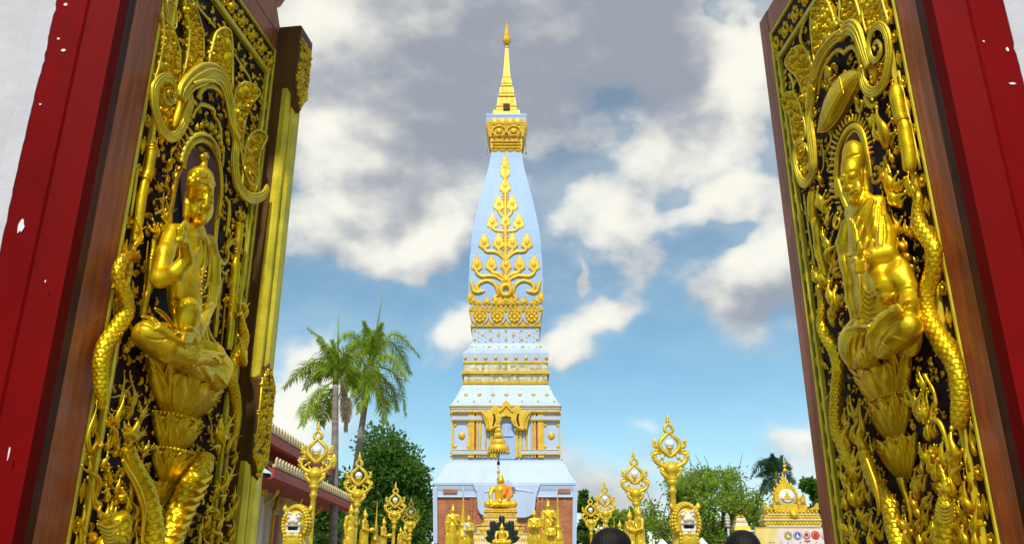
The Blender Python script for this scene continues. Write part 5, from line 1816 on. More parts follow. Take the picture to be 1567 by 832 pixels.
def gate():
    YF = 2.30
    gw = thing('gate_wall', 'white lime-washed gate wall on either side of the red door frame', 'wall', (0, YF, 0))
    L = lambda name, mb, mt, par=gw, **k: mb.build(name, mt, par, smooth=False, xf=lambda v: v - np.array([0, YF, 0]), **k)
    xl, xr = -.664 * YF, .716 * YF
    for (a, b) in ((-7.0, xl - .001), (xr + .001, 7.0)):
        m = MB()
        m.box(((a + b) / 2, YF + .10, 3.2), (b - a, .2, 6.4))
        L('wall_panel', m, 'white')
    m = MB()
    m.box((0, YF + .10, 5.62), (xr - xl + .002, .198, 1.56))
    L('lintel', m, 'white')
    # ragged edge of the lime wash lapping over the red paint
    for sg, x0 in ((1, xl), (-1, xr)):
        rg = np.random.default_rng(3 if sg > 0 else 4)
        zz = np.arange(1.2, 4.8, .022)
        ed = np.cumsum(rg.normal(0, .0009, len(zz)))
        ed = ed - np.linspace(ed[0], ed[-1], len(zz)) + rg.normal(0, .0006, len(zz))
        ed = np.where(rg.random(len(zz)) < .06, ed + .004, ed)
        P = [(x0 - sg * .05, zz[0])] + [(x0 + sg * (.009 + np.clip(e, -.006, .008)), z) for e, z in zip(ed, zz)] + [(x0 - sg * .05, zz[-1])]
        m = MB()
        m.prism([(p[0], p[1]) for p in P], 0, .003)
        v = m.verts()
        m2 = MB()
        m2.add(np.column_stack([v[:, 0], YF - .031 - v[:, 2], v[:, 1]]), m.f)
        L('paint_edge', m2, 'white')
    fr = thing('door_frame', 'deep red painted door frame lining the gateway', 'door frame', (0, YF, 0))
    for sg, xo, xi in ((1, xl, -.578 * 2.304 + .006), (-1, xr, .62 * 2.304 - .006)):
        d = sg
        xm = xo + (xi - xo) * .52
        # plan section: flat outer face, shallow step, bevel running in to the leaf
        sec = [(xo, YF - .03), (xm, YF - .03), (xm + (xi - xo) * .03, YF - .022), (xi - d * .006, YF + .004), (xi - d * .006, YF + .06), (xo, YF + .06)]
        m = MB()
        m.prism(sec, 0, 4.83)
        L('jamb', m, 'red', fr)
        m = MB()
        xx = xi - d * .012
        m.prism([(xx - d * .045, YF + .061), (xx - d * .001, YF + .061), (xx - d * .001, YF + .115), (xx - d * .045, YF + .115)], 0, 4.83)
        L('inner_lining', m, 'dwood_and_shade', fr)
    m = MB()
    m.box(((xl + xr) / 2, YF + .015, 4.935), (xr - xl, .088, .20), .004)
    L('head_rail', m, 'red', fr)
    # chips where the red paint has flaked to white
    rg = np.random.default_rng(9)
    for (px, py, sx, sy) in ((33, 347, 5, 14), (101, 8, 5, 3), (97, 78, 4, 3), (62, 160, 3, 2), (14, 692, 1.2, 12), (70, 430, 1.2, 3), (1549, 128, 6, 3), (1541, 76, 3, 5), (1505, 64, 2, 2), (1546, 20, 4, 3), (90, 60, 3, 2)):
        Y = YF - .031
        c = at(px, py, Y)
        k = Y / 1200
        n = 11
        P = []
        for q in range(n):
            a = 2 * math.pi * q / n
            r = rg.uniform(.45, 1.15)
            P.append((c[0] + sx * k * r * math.cos(a), c[2] + sy * k * r * math.sin(a)))
        m = MB()
        m.prism(P, 0, .0015)
        v = m.verts()
        m2 = MB()
        m2.add(np.column_stack([v[:, 0], Y - .0005 - v[:, 2], v[:, 1]]), m.f)
        L('paint_chip', m2, 'chip', fr)


gate()

# ------------------------------------------------------------------ the stupa
SX, SY = -0.62, 82.0
C5 = lambda x, y: (640 + x * .33654, y * .33654)
C6 = lambda x, y: (640 + x * .36036, 220 + y * .36036)
C7 = lambda x, y: (640 + x * .28836, 480 + y * .28836)
C8 = lambda x, y: (640 + x * .25478, 620 + y * .25478)


def lev(half, py):
    """half width and height of a square tier from its half width in photograph pixels and its row"""
    d = ray(CX, py)
    k = half / d[1]
    w = SY * k / (1 + k)
    return w, CAMZ + d[2] / d[1] * (SY - w)


PROF = [(104.5, 832), (104.5, 761), (107.5, 759.5), (106.5, 751), (108, 742.5), (109, 738), (104, 732), (97.5, 723), (91, 708), (86, 704), (84.5, 703), (83, 702.5), (83, 619), (83.6, 618), (81.5, 615.5), (73, 603), (65, 588.5), (65, 552), (66, 540),
        (66, 539), (58, 533.5), (51.5, 524), (51, 500), (54.5, 473), (56.8, 451), (57, 425), (54.8, 389), (52.5, 364), (45.5, 328), (36.8, 292), (27, 256), (22.7, 229)]
PW = sorted([lev(h, y)[::-1] for h, y in PROF])


def wz(z):
    return float(np.interp(z, [p[0] for p in PW], [p[1] for p in PW]))


def face(px, py, off=0.0):
    """point on the stupa's front face seen at a photograph pixel"""
    d = ray(px, py)
    w = 6.0
    for _ in range(12):
        Y = SY - w - off
        z = CAMZ + d[2] / d[1] * Y
        w = wz(z)
    Y = SY - w - off
    return np.array([d[0] / d[1] * Y - SX, Y - SY, CAMZ + d[2] / d[1] * Y])


def stupa():
    T = thing('stupa', 'tall white four-sided stupa with gold leaf ornament and spire', 'stupa', (SX, SY, 0))

    def sq(name, prof, m, par=T, bulge=0.0, smooth=False):
        mb = MB()
        v, f = [], []
        for w, z in prof:
            v += [(-w, -w, z), (w, -w, z), (w, w, z), (-w, w, z)]
        n = len(prof)
        for k in range(n - 1):
            for q in range(4):
                j = (q + 1) % 4
                f.append((k * 4 + q, k * 4 + j, k * 4 + 4 + j, k * 4 + 4 + q))
        f.append((3, 2, 1, 0))
        f.append(tuple((n - 1) * 4 + q for q in range(4)))
        mb.add(v, f)
        return mb.build(name, m, par, smooth=False)
    lv = lambda *a: [lev(h, y) for h, y in a]

    def band(name, h0, y0, h1, y1, out, m, par=T):
        (w0, z0), (w1, z1) = lev(h0, y0), lev(h1, y1)
        return sq(name, [(w0 + out, z0), (w1 + out, z1)], m, par)
    # base
    w, z = lev(104.5, 761)
    sq('brick_base', [(w - .05, 0), (w - .05, z)], 'brick')
    sq('base_cornice', lv((106, 761), (107.5, 759.5), (106.5, 758), (106, 751), (107, 748), (108, 742.5), (109, 741), (109, 738), (107, 735.5)), 'stupa')
    sq('bell_tier', [lev(h, y) for h, y in ((106.5, 735.4), (104.3, 732), (100.5, 727), (97.0, 721), (94, 715), (91.2, 710), (89, 707.5), (86.5, 706.5), (86, 704.2), (85, 704), (85, 703.2))], 'stupa')
    body = sq('body_tier', lv((83, 703.2), (83, 619.5)), 'stupa')
    sq('body_cornice', lv((84.6, 624.5), (84.6, 619.0), (83.8, 618.2), (82.2, 617.5), (81.5, 615.5)), 'stupa')
    sq('upper_slope', lv((80.5, 615.4), (73.5, 604), (67.5, 592), (65.6, 588.6)), 'stupa')
    sq('waist', lv((62.6, 588.4), (62.6, 552.2)), 'stupa')
    sq('waist_cornice', lv((64.8, 553.5), (65.4, 549), (66, 541), (66, 539.2), (63.4, 538.6), (63.2, 536.6), (60.6, 536.2), (60.4, 534.6), (58, 534.2)), 'stupa')
    sq('stepped_collar', lv((57.6, 534), (54.5, 529), (52.4, 525.4), (51.5, 524.4)), 'stupa')
    sq('dotted_tier', lv((51.2, 524.2), (51.2, 500.2)), 'stupa')
    # shaft: smooth curved sides
    sp = [(51.3, 500), (53.2, 485), (54.8, 472), (56.6, 452), (57.0, 438), (56.9, 425.2), (56.3, 424.8), (55.9, 407), (54.9, 390.2), (54.2, 389.6), (53.4, 372), (50.8, 352), (46.6, 331), (41.8, 311), (37.0, 292), (31.8, 273), (27.4, 257), (24.6, 243), (22.9, 230)]
    shaft = sq('shaft', [lev(h, y) for h, y in sp], 'stupab')
    # mouldings in gold
    for a in ((63.4, 555.5, 63.4, 552.5, .10), (64.2, 572, 64.2, 568, .20), (63.6, 587.8, 64.2, 583.5, .14), (84.2, 632.5, 84.2, 628.6, .06), (83.6, 621.6, 83.6, 620.6, .16), (83, 642.5, 83, 641, .06), (83, 692, 83, 690.6, .06), (83, 697.5, 83, 695.6, .10), (83, 636.5, 83, 635.2, .06)):
        band('gold_moulding', *a, 'sgold')
    band('mosaic_band', 62.6, 567.6, 62.6, 555.8, .06, 'mosaic')
    band('mosaic_band', 62.6, 583.2, 62.6, 572.4, .06, 'mosaic')
    for a in ((51.2, 500, 51.6, 496.8, .18), (54.2, 474.8, 54.6, 471.4, .14), (52.0, 497.2, 54.0, 474.6, .06)):
        band('gold_band', *a, 'sgold')
    # ----- front ornament, traced on the curved face
    def fpt(c, x, y, off=.06):
        return face(*c(x, y), off)

    def ftube(name, c, P, off=.06, n=6, par=shaft, sp_=5, m='sgold'):
        A = spline(np.array([(*fpt(c, q[0], q[1], off), q[2]) for q in P]), sp_)
        mb = MB()
        sc = .07 * (.36036 if c is C6 else .28836 if c is C7 else .25478)
        mb.tube(A[:, :3], A[:, 3] * sc * .85, n, up=(0, -1, .1), flat=.5)
        return mb.build(name, m, par)

    def fplate(name, c, P, off=.03, th=.14, par=shaft, m='sgold', bev=.04):
        X = np.array([fpt(c, q[0], q[1], off) for q in P])
        n = len(X)
        ctr = X.mean(0)
        mb = MB()
        o = np.array([0, -th, 0])
        X2 = ctr + (X - ctr) * .86 + o
        X1 = X + o * .55
        v = np.concatenate([X, X1, X2, [ctr + o * 1.3]])
        f = []
        for q in range(n):
            j = (q + 1) % n
            f += [(q, j, n + j, n + q), (n + q, n + j, 2 * n + j, 2 * n + q), (2 * n + q, 2 * n + j, 3 * n)]
        f.append(tuple(range(n))[::-1])
        mb.add(v, f)
        return mb.build(name, m, par, smooth=False)

    def bud(x, y, w, h, c=C6, name='leaf_bud'):
        w, h = w * 1.1, h * 1.06
        # lotus-flame bud: scalloped outline round a pointed drop
        P = []
        for t, k in ((-.5, .30), (-.42, .55), (-.36, .95), (-.22, 1.0), (-.16, .82), (-.05, .84), (0, .62), (.1, .60), (.15, .40), (.24, .36), (.30, .2), (.5, 0)):
            P.append((t, k))
        out = [(x - k * w / 2, y - t * h) for t, k in P] + [(x + k * w / 2, y - t * h) for t, k in P[-2::-1]]
        o = fplate(name, c, out, .02, .10)
        mb = MB()
        p = fpt(c, x, y + h * .12, .12)
        s = .07 * (.36036 if c is C6 else .28836)
        mb.ball(p, (w * .20 * s, .09, h * .18 * s), 8, 6)
        for sg_ in (-1, 1):
            mb.ball(fpt(c, x + sg_ * w * .28, y - h * .02, .08), (w * .09 * s, .05, h * .13 * s), 6, 5)
            mb.ball(fpt(c, x + sg_ * w * .14, y - h * .2, .08), (w * .06 * s, .05, h * .10 * s), 6, 5)
        mb.build('bud_heart', 'sgold', o)
        return o
    ftube('vine_stem', C6, [(370, 60, 6), (370, 200, 8), (370, 330, 8), (371, 460, 9), (372, 590, 9)])
    for sg in (-1, 1):
        X = lambda x: 370.5 + sg * (x - 370.5)
        for P in ([(372, 318, 6), (392, 300, 8), (400, 275, 8)], [(372, 372, 6), (412, 368, 9), (430, 350, 8)], [(372, 480, 6), (395, 462, 9), (403, 435, 8)], [(372, 492, 7), (410, 460, 9), (450, 456, 9), (462, 436, 8)], [(374, 570, 7), (400, 552, 10), (425, 545, 10), (434, 525, 8)], [(376, 585, 7), (420, 560, 10), (470, 562, 10), (493, 545, 8), (495, 522, 7)]):
            ftube('vine_branch', C6, [(X(x), y, r) for x, y, r in P])
        # curling kanok at the foot
        ftube('curl_frond', C6, [(X(400), 640, 9), (X(412), 600, 10), (X(445), 580, 10), (X(480), 590, 11), (X(492), 610, 10), (X(478), 628, 9), (X(460), 622, 7)])
        ftube('curl_frond', C6, [(X(470), 625, 12), (X(500), 628, 11), (X(512), 600, 9), (X(520), 578, 4)])
        ftube('curl_frond', C6, [(X(385), 650, 11), (X(405), 668, 12), (X(418), 655, 9), (X(405), 640, 6)])
        for (x, y, w, h) in ((520, 645, 26, 60), (505, 660, 24, 46), (450, 665, 34, 40), (420, 672, 26, 28), (485, 672, 26, 30), (395, 680, 22, 26)):
            bud(X(x), y, w, h, name='foot_leaf')
    for (x, y, w, h) in ((369, 90, 40, 116), (369, 172, 46, 70), (371, 322, 42, 60), (373, 503, 44, 70), (372, 570, 40, 60)):
        bud(x, y, w, h)
    for (x, y) in ((342, 248), (315, 325), (341, 410), (280, 410), (310, 503), (249, 503)):
        bud(x, y, 46, 72)
        bud(741 - x, y, 46, 72)
    lf = MB()
    rgs = np.random.default_rng(8)
    for (x0, y0, x1, y1) in ((370, 120, 370, 140), (370, 210, 370, 300), (371, 345, 371, 460), (372, 540, 372, 600)):
        n_ = max(2, int((y1 - y0) / 12))
        for q in range(n_):
            for sg in (-1, 1):
                p = fpt(C6, x0 + sg * 9, y0 + (y1 - y0) * q / n_, .05)
                a_ = R(40) * sg
                ax_ = np.array([[math.cos(a_), 0, math.sin(a_)], [0, 1, 0], [-math.sin(a_), 0, math.cos(a_)]])
                lf.ball(p, (.09, .07, .2), 6, 5, ax_)
    lf.build('stem_leaflets', 'sgold', shaft, kind='stuff')
    fil = MB()
    for (py0, py1, hw0, hw1, n_, off_) in ((187, 198, 28.5, 26.5, 26, .2), (215, 229, 24, 22.6, 20, .2)):
        for r_ in range(3):
            for q in range(n_):
                py = py0 + (py1 - py0) * (r_ + .5) / 3
                hw = hw0 + (hw1 - hw0) * (r_ + .5) / 3
                w_, z_ = lev(hw, py)
                fil.ball((w_ * (2 * (q + .5 + .5 * (r_ % 2)) / (n_ + .5) - 1) * .97, -w_ - .14, z_), (.10, .08, .13), 6, 5)
    fil.build('capital_filigree', 'sgold', T, kind='stuff')
    for (xx0, xx1, yy0, yy1, nn_) in ((232, 512, 706, 714, 60), (232, 512, 758, 770, 60), (330, 414, 640, 680, 40)):
        fb = MB()
        for q in range(nn_ * 2):
            p = fpt(C6, rgs.uniform(xx0, xx1), rgs.uniform(yy0, yy1), .08)
            fb.ball(p, (.11, .07, .11), 6, 5)
        fb.build('band_filigree', 'sgold', T, kind='stuff')
    # ring medallion
    mb = MB()
    c = fpt(C6, 372, 622, .12)
    rr = 20 * .36036 * .07
    mb.tube([(c[0] + rr * math.cos(a), c[1], c[2] + rr * 1.08 * math.sin(a)) for a in np.linspace(0, 2 * math.pi, 25)[:-1]], .26, 8, up=(0, 1, 0), closed=True)
    ringo = mb.build('ring_medallion', 'sgold', shaft)
    mb = MB()
    for q in range(14):
        a = q * 2 * math.pi / 14
        mb.ball((c[0] + rr * 1.42 * math.cos(a), c[1] + .03, c[2] + rr * 1.5 * math.sin(a)), (.17, .10, .17), 6, 5)
    mb.build('ring_pearls', 'sgold', ringo, kind='stuff')
    fplate('medallion_base', C6, [(330, 685), (340, 655), (352, 668), (372, 650), (392, 668), (404, 655), (414, 685)], .04, .2)
    # band of rosettes
    first = None
    for x in (262, 336, 409, 482):
        p = fpt(C6, x, 735, .10)
        if first is None:
            mb = MB()
            mb.ball((0, 0, 0), (.24, .20, .24), 8, 6)
            for q in range(8):
                a = q * math.pi / 4
                mb.ball((.42 * math.cos(a), 0, .42 * math.sin(a)), (.2, .14, .2), 7, 5)
            first = mb.build('rosette', 'sgold', T)
            mb = MB()
            for sg in (-1, 1):
                mb.tube([(sg * .78 * math.cos(a), -.02, .78 * math.sin(a)) for a in np.linspace(-1.15, 1.15, 12)], .085, 6, up=(0, 1, 0))
            rg_ = mb.build('white_bracket', 'stupa', first)
            first.location = p
        else:
            o = copy_tree(first, T)
            o.location = p
    # row of points over the band
    for q in range(15):
        x = 232 + q * 20
        fplate('point_leaf', C6, [(x - 9, 700), (x - 5, 690), (x, 681), (x + 5, 690), (x + 9, 700)], .04, .12)
    # studs
    mb = MB()
    def stud(c, x, y, r, off=.02):
        p = face(*c(x, y), off)
        mb.ball(p, (r * .85, r * .4, r * .85), 8, 5)
    for (y, n, r, x0, x1) in ((87, 5, .17, 300, 630), (111, 4, .17, 342, 588), (135, 5, .17, 300, 632), (99, 9, .08, 320, 612), (123, 9, .08, 320, 612), (75, 9, .07, 320, 612), (147, 9, .08, 320, 612), (174, 5, .16, 284, 648), (174, 9, .08, 306, 628),
                             (233, 9, .22, 250, 680), (398, 7, .10, 238, 700), (429, 7, .24, 253, 682), (462, 7, .12, 210, 722), (505, 18, .10, 192, 742), (553, 5, .10, 196, 272), (553, 5, .10, 660, 740), (735, 6, .10, 190, 350), (735, 6, .10, 572, 748), (770, 20, .12, 178, 762), (590, 2, .20, 196, 266), (590, 2, .20, 673, 742), (702, 2, .20, 196, 266), (702, 2, .20, 673, 742), (646, 1, .40, 231, 231), (646, 1, .40, 706, 706)):
        for q in range(n):
            stud(C7, x0 + (x1 - x0) * (q / (n - 1) if n > 1 else 0), y, r)
    mb.build('gold_studs', 'sgold', T, kind='stuff')
    # stepped frames of the side panels
    def bar(c, x0, y0, x1, y1, off, th, m='sgold', name='pilaster', par=T):
        a, b = face(*c(x0, y0), off), face(*c(x1, y1), off)
        mb = MB()
        mb.box(((a[0] + b[0]) / 2, (a[1] + b[1]) / 2 - th / 2 + off, (a[2] + b[2]) / 2), (abs(b[0] - a[0]), th, abs(b[2] - a[2])))
        return mb.build(name, m, par, smooth=False)
    for sg in (-1, 1):
        X = lambda x: 466 + sg * (x - 466)
        for (x0, x1, m_) in ((268, 278, 'sgold'), (281, 296, 'sgold'), (300, 306, 'tred'), (310, 316, 'sgold'), (319, 323, 'grey'), (326, 332, 'sgold'), (336, 352, 'stupa'), (355, 361, 'sgold'), (366, 374, 'stupa'), (383, 396, 'sgold'), (402, 416, 'sgold')):
            bar(C7, X(x0), 530 if x0 < 350 else 610, X(x1), 762, .0, .22 if m_ == 'sgold' else .12, m_, 'pilaster')
        bar(C7, X(181), 527, X(184), 745, .0, .10, 'sgold', 'corner_fillet')
        bar(C7, X(181), 515, X(356), 524, .0, .34, 'sgold', 'gold_rail')
        bar(C7, X(181), 545, X(352), 563, .0, .28, 'stupa', 'cross_rail')
        bar(C7, X(181), 566, X(352), 569, .0, .30, 'sgold', 'gold_rail')
        bar(C7, X(181), 726, X(384), 744, .0, .30, 'stupa', 'cross_rail')
        bar(C7, X(181), 722, X(384), 725, .0, .33, 'sgold', 'gold_rail')
        bar(C7, X(181), 745, X(384), 748, .0, .33, 'sgold', 'gold_rail')
    # false door with leaf-shaped gable
    bar(C7, 420, 575, 516, 770, .0, .10, 'stupab', 'false_door')
    bar(C7, 434, 640, 502, 650, .0, .2, 'stupa', 'door_tracery')
    bar(C7, 462, 590, 472, 640, .0, .2, 'stupa', 'door_tracery')
    G = [(360, 622), (355, 580), (330, 520), (360, 515), (378, 520), (392, 505), (400, 492), (425, 500), (440, 512), (443, 490), (455, 472), (466, 466), (478, 472), (490, 490), (493, 512), (510, 500), (534, 492), (542, 505), (556, 520), (576, 515), (605, 518), (582, 580), (576, 622), (514, 622), (512, 585), (494, 570), (490, 553), (466, 548), (444, 553), (440, 570), (420, 585), (416, 622)]
    X = np.array([face(*C7(x, y), 0) for x, y in G])
    mb = MB()
    mb.prism(np.column_stack([X[:, 0], X[:, 2]]), 0, .55, .06)
    v = mb.verts()
    m2 = MB()
    m2.add(np.column_stack([v[:, 0], X[:, 1].min() - v[:, 2] + .0, v[:, 1]]), mb.f)
    gb = m2.build('door_gable', 'sgold', T, smooth=False)
    yg = X[:, 1].min() - .60
    for sg in (-1, 1):
        XX = lambda x: 466 + sg * (x - 466)
        P = [(395, 525), (408, 535), (412, 560), (402, 590), (392, 600), (398, 570), (400, 545)]
        Z = np.array([face(*C7(XX(x), y), .58) for x, y in P])
        mb = MB()
        mb.prism(np.column_stack([Z[:, 0], Z[:, 2]]), 0, .05)
        v = mb.verts()
        m2 = MB()
        m2.add(np.column_stack([v[:, 0], yg + .05 - v[:, 2], v[:, 1]]), mb.f)
        m2.build('gable_opening', 'dwood_and_shade', gb, smooth=False)
        for P, r in (([(340, 520), (365, 560), (368, 612)], 4), ([(432, 520), (452, 500), (464, 485)], 4), ([(385, 610), (420, 590), (438, 560)], 4)):
            A = spline(np.array([face(*C7(XX(x), y), .60) for x, y in P]), 5)
            mb = MB()
            A[:, 1] = yg
            mb.tube(A, .10, 6, up=(0, 1, 0))
            mb.build('gable_rib', 'sgold', gb)
    # white plaster porch front with a scalloped foot, between the brick faces
    P = [(325, 470), (345, 515), (353, 560), (358, 620), (370, 650), (400, 668), (425, 676), (640, 676), (668, 668), (692, 650), (702, 610), (706, 560), (715, 520), (738, 470)]
    X = np.array([face(*C8(x, y), .0) for x, y in P])
    mb = MB()
    mb.prism(np.column_stack([X[:, 0], X[:, 2]]), 0, .7, .05)
    v = mb.verts()
    m2 = MB()
    m2.add(np.column_stack([v[:, 0], X[:, 1].min() + .62 - v[:, 2], v[:, 1]]), mb.f)
    po = m2.build('plaster_porch', 'stupa', T, smooth=False)
    for P in ([(350, 500), (362, 560), (375, 630), (410, 655)], [(395, 520), (440, 510), (500, 500), (540, 455), (580, 500), (640, 510), (690, 520)], [(716, 500), (700, 570), (680, 640), (645, 660)]):
        A = spline(np.array([face(*C8(x, y), .14) for x, y in P]), 5)
        mb = MB()
        mb.tube(A, .12, 6, up=(0, 1, 0))
        mb.build('porch_rib', 'stupa', po)
    Z = np.array([face(*C8(x, y), .3) for x, y in [(500, 490), (540, 445), (580, 490)]])
    mb = MB()
    mb.prism(np.column_stack([Z[:, 0], Z[:, 2]]), 0, .5)
    v = mb.verts()
    m2 = MB()
    m2.add(np.column_stack([v[:, 0], Z[:, 1].min() - .1 - v[:, 2] + .3, v[:, 1]]), mb.f)
    m2.build('porch_peak', 'stupa', po, smooth=False)
    # brick pilasters and the red tablets under the cornice
    for x in (318, 340, 720, 748, 772):
        bar(C8, x - 7, 556, x + 7, 830, .0, .16, 'brick', 'brick_pilaster')
    bar(C8, 150, 502, 234, 526, .0, .10, 'brick', 'brick_tablet')
    bar(C8, 834, 500, 914, 523, .0, .10, 'brick', 'brick_tablet')
    # flared white buttresses at the base corners
    for sg in (-1, 1):
        a, b = lev(109, 745), lev(105, 832)
        mb = MB()
        mb.add([(sg * (a[0] + .10), -a[0], a[1]), (sg * (a[0] - .3), -a[0] - .05, a[1]), (sg * (b[0] - .25), -b[0] - .10, 0), (sg * (b[0] + .05), -b[0] - .10, 0),
                (sg * (a[0] + .10), -a[0] + .4, a[1]), (sg * (a[0] - .3), -a[0] + .4, a[1]), (sg * (b[0] - .25), -b[0] + .4, 0), (sg * (b[0] + .05), -b[0] + .4, 0)],
               [(0, 1, 2, 3), (4, 7, 6, 5), (0, 4, 5, 1), (1, 5, 6, 2), (2, 6, 7, 3), (3, 7, 4, 0)])
        mb.build('corner_strip', 'stupa', T, smooth=False)
    # capital: flared box, gold frieze, roof slab
    cap = sq('capital', lv((22.6, 229.4), (22.9, 222), (25.3, 206)) + [lev(30.2, 183)] + lv((30.8, 178.4)), 'stupa')
    sq('roof_slab', lv((31.2, 178), (31.5, 175.2), (29, 174)), 'stupab')
    band('capital_frieze', 22.6, 228, 24.0, 186, .10, 'sgold', cap)
    band('capital_frieze', 24.6, 210, 29.0, 187.5, .14, 'sgold', cap)
    w0, z0 = lev(23.5, 212)
    for q in range(4):
        x = (q - 1.5) * w0 * .5
        mb = MB()
        w1, z1 = lev(29.4, 186.5)
        mb.lathe([(0, 0), (.50, .02), (.46, .07), (0, .09)], 12)
        o = mb.build('frieze_scallop', 'sgold', cap)
        o.location = (x, -w1 - .02, z1)
        o.rotation_euler = (R(90), 0, 0)
        w2, z2 = lev(23.0, 227)
        o2 = o.copy()
        COL.objects.link(o2)
        o2.location = (x, -w2 - .0, z2)
    for q in range(2):
        x = (q - .5) * w0 * .95
        mb = MB()
        mb.lathe([(0, 0), (.34, .02), (.30, .08), (.10, .12), (0, .12)], 10)
        o = mb.build('frieze_boss', 'sgold', cap)
        o.location = (x, -w0 - .46, z0 + .7)
        o.rotation_euler = (R(90), 0, 0)
        mb = MB()
        mb.tube([(.74 * math.cos(a), 0, .60 * math.sin(a)) for a in np.linspace(0, 2 * math.pi, 21)[:-1]], .09, 6, up=(0, 1, 0), closed=True)
        o = mb.build('frieze_ring', 'sgold', cap)
        o.location = (x, -w0 - .48, z0 + .7)
    w1, z1 = lev(30.6, 180)
    for sx in (-1, 1):
        for sy in (-1, 1):
            mb = MB()
            mb.tube([(sx * w1, sy * w1, z1), (sx * w1, sy * w1, z1 - 1.9)], .03, 6)
            mb.lathe([(0, 0), (.10, .02), (.08, .16), (.03, .24), (0, .26)], 8, (sx * w1, sy * w1, z1 - 2.15))
            mb.build('corner_bell', 'sgold', cap)
    # golden spire
    def sp_(a):
        w, z = lev(*a)
        return w, z
    sp1 = sq('spire_base', lv((21, 174.3), (20, 168.5), (17.5, 168)), 'sgold')
    mb = MB()
    w, z = lev(5, 172)
    mb.box((0, -w - 1.0, z), (.75, .5, .8))
    mb.build('spire_niche', 'dwood_and_shade', sp1, smooth=False)
    for (a, b) in (((16, 167.5), (15.2, 164.5)), ((15.0, 163.8), (13, 149)), ((12.3, 146.8), (11.5, 144)), ((11.3, 143.4), (9.8, 133)), ((8.6, 131), (8.2, 129)), ((8.0, 128.4), (6.2, 119)), ((5.9, 118), (5.5, 114.5))):
        (w0, z0), (w1, z1) = lev(*a), lev(*b)
        o = sq('spire_tier', [(w0 * .96, z0), (w0, z0 + (z1 - z0) * .15), (w1, z1), (w1 * .9, z1 + .03)], 'sgold')
        if z1 - z0 > .7:
            for k in range(3):
                mb = MB()
                xx = (k - 1) * w1 * .62
                mb.prism([(xx - w1 * .28, z0 + (z1 - z0) * .25), (xx, z0 + (z1 - z0) * .0), (xx + w1 * .28, z0 + (z1 - z0) * .25), (xx + w1 * .2, z1 - .1), (xx - w1 * .2, z1 - .1)], 0, .12)
                v = mb.verts()
                m2 = MB()
                m2.add(np.column_stack([v[:, 0], -w0 * .98 + .06 - v[:, 2] * .8, v[:, 1]]), mb.f)
                m2.build('tier_leaf', 'sgold', o, smooth=False)
    sq('spire_shaft', lv((5.3, 114.3), (4.2, 100), (3.0, 84), (2.2, 74)), 'sgold')
    fz = lambda py: lev(2, py)[1]
    mb = MB()
    mb.lathe([(.08, fz(74.5)), (.18, fz(73)), (.21, fz(71.5)), (.10, fz(69.5)), (.06, fz(68))], 10)
    mb.build('finial_knob', 'sgold', T)
    mb = MB()
    mb.lathe([(.06, fz(68)), (.30, fz(67)), (.46, fz(64)), (.50, fz(61)), (.40, fz(56)), (.27, fz(48)), (.15, fz(41)), (.06, fz(36)), (.02, fz(30))], 8)
    mb.build('finial_umbrella', 'sgold', T, smooth=False)


stupa()

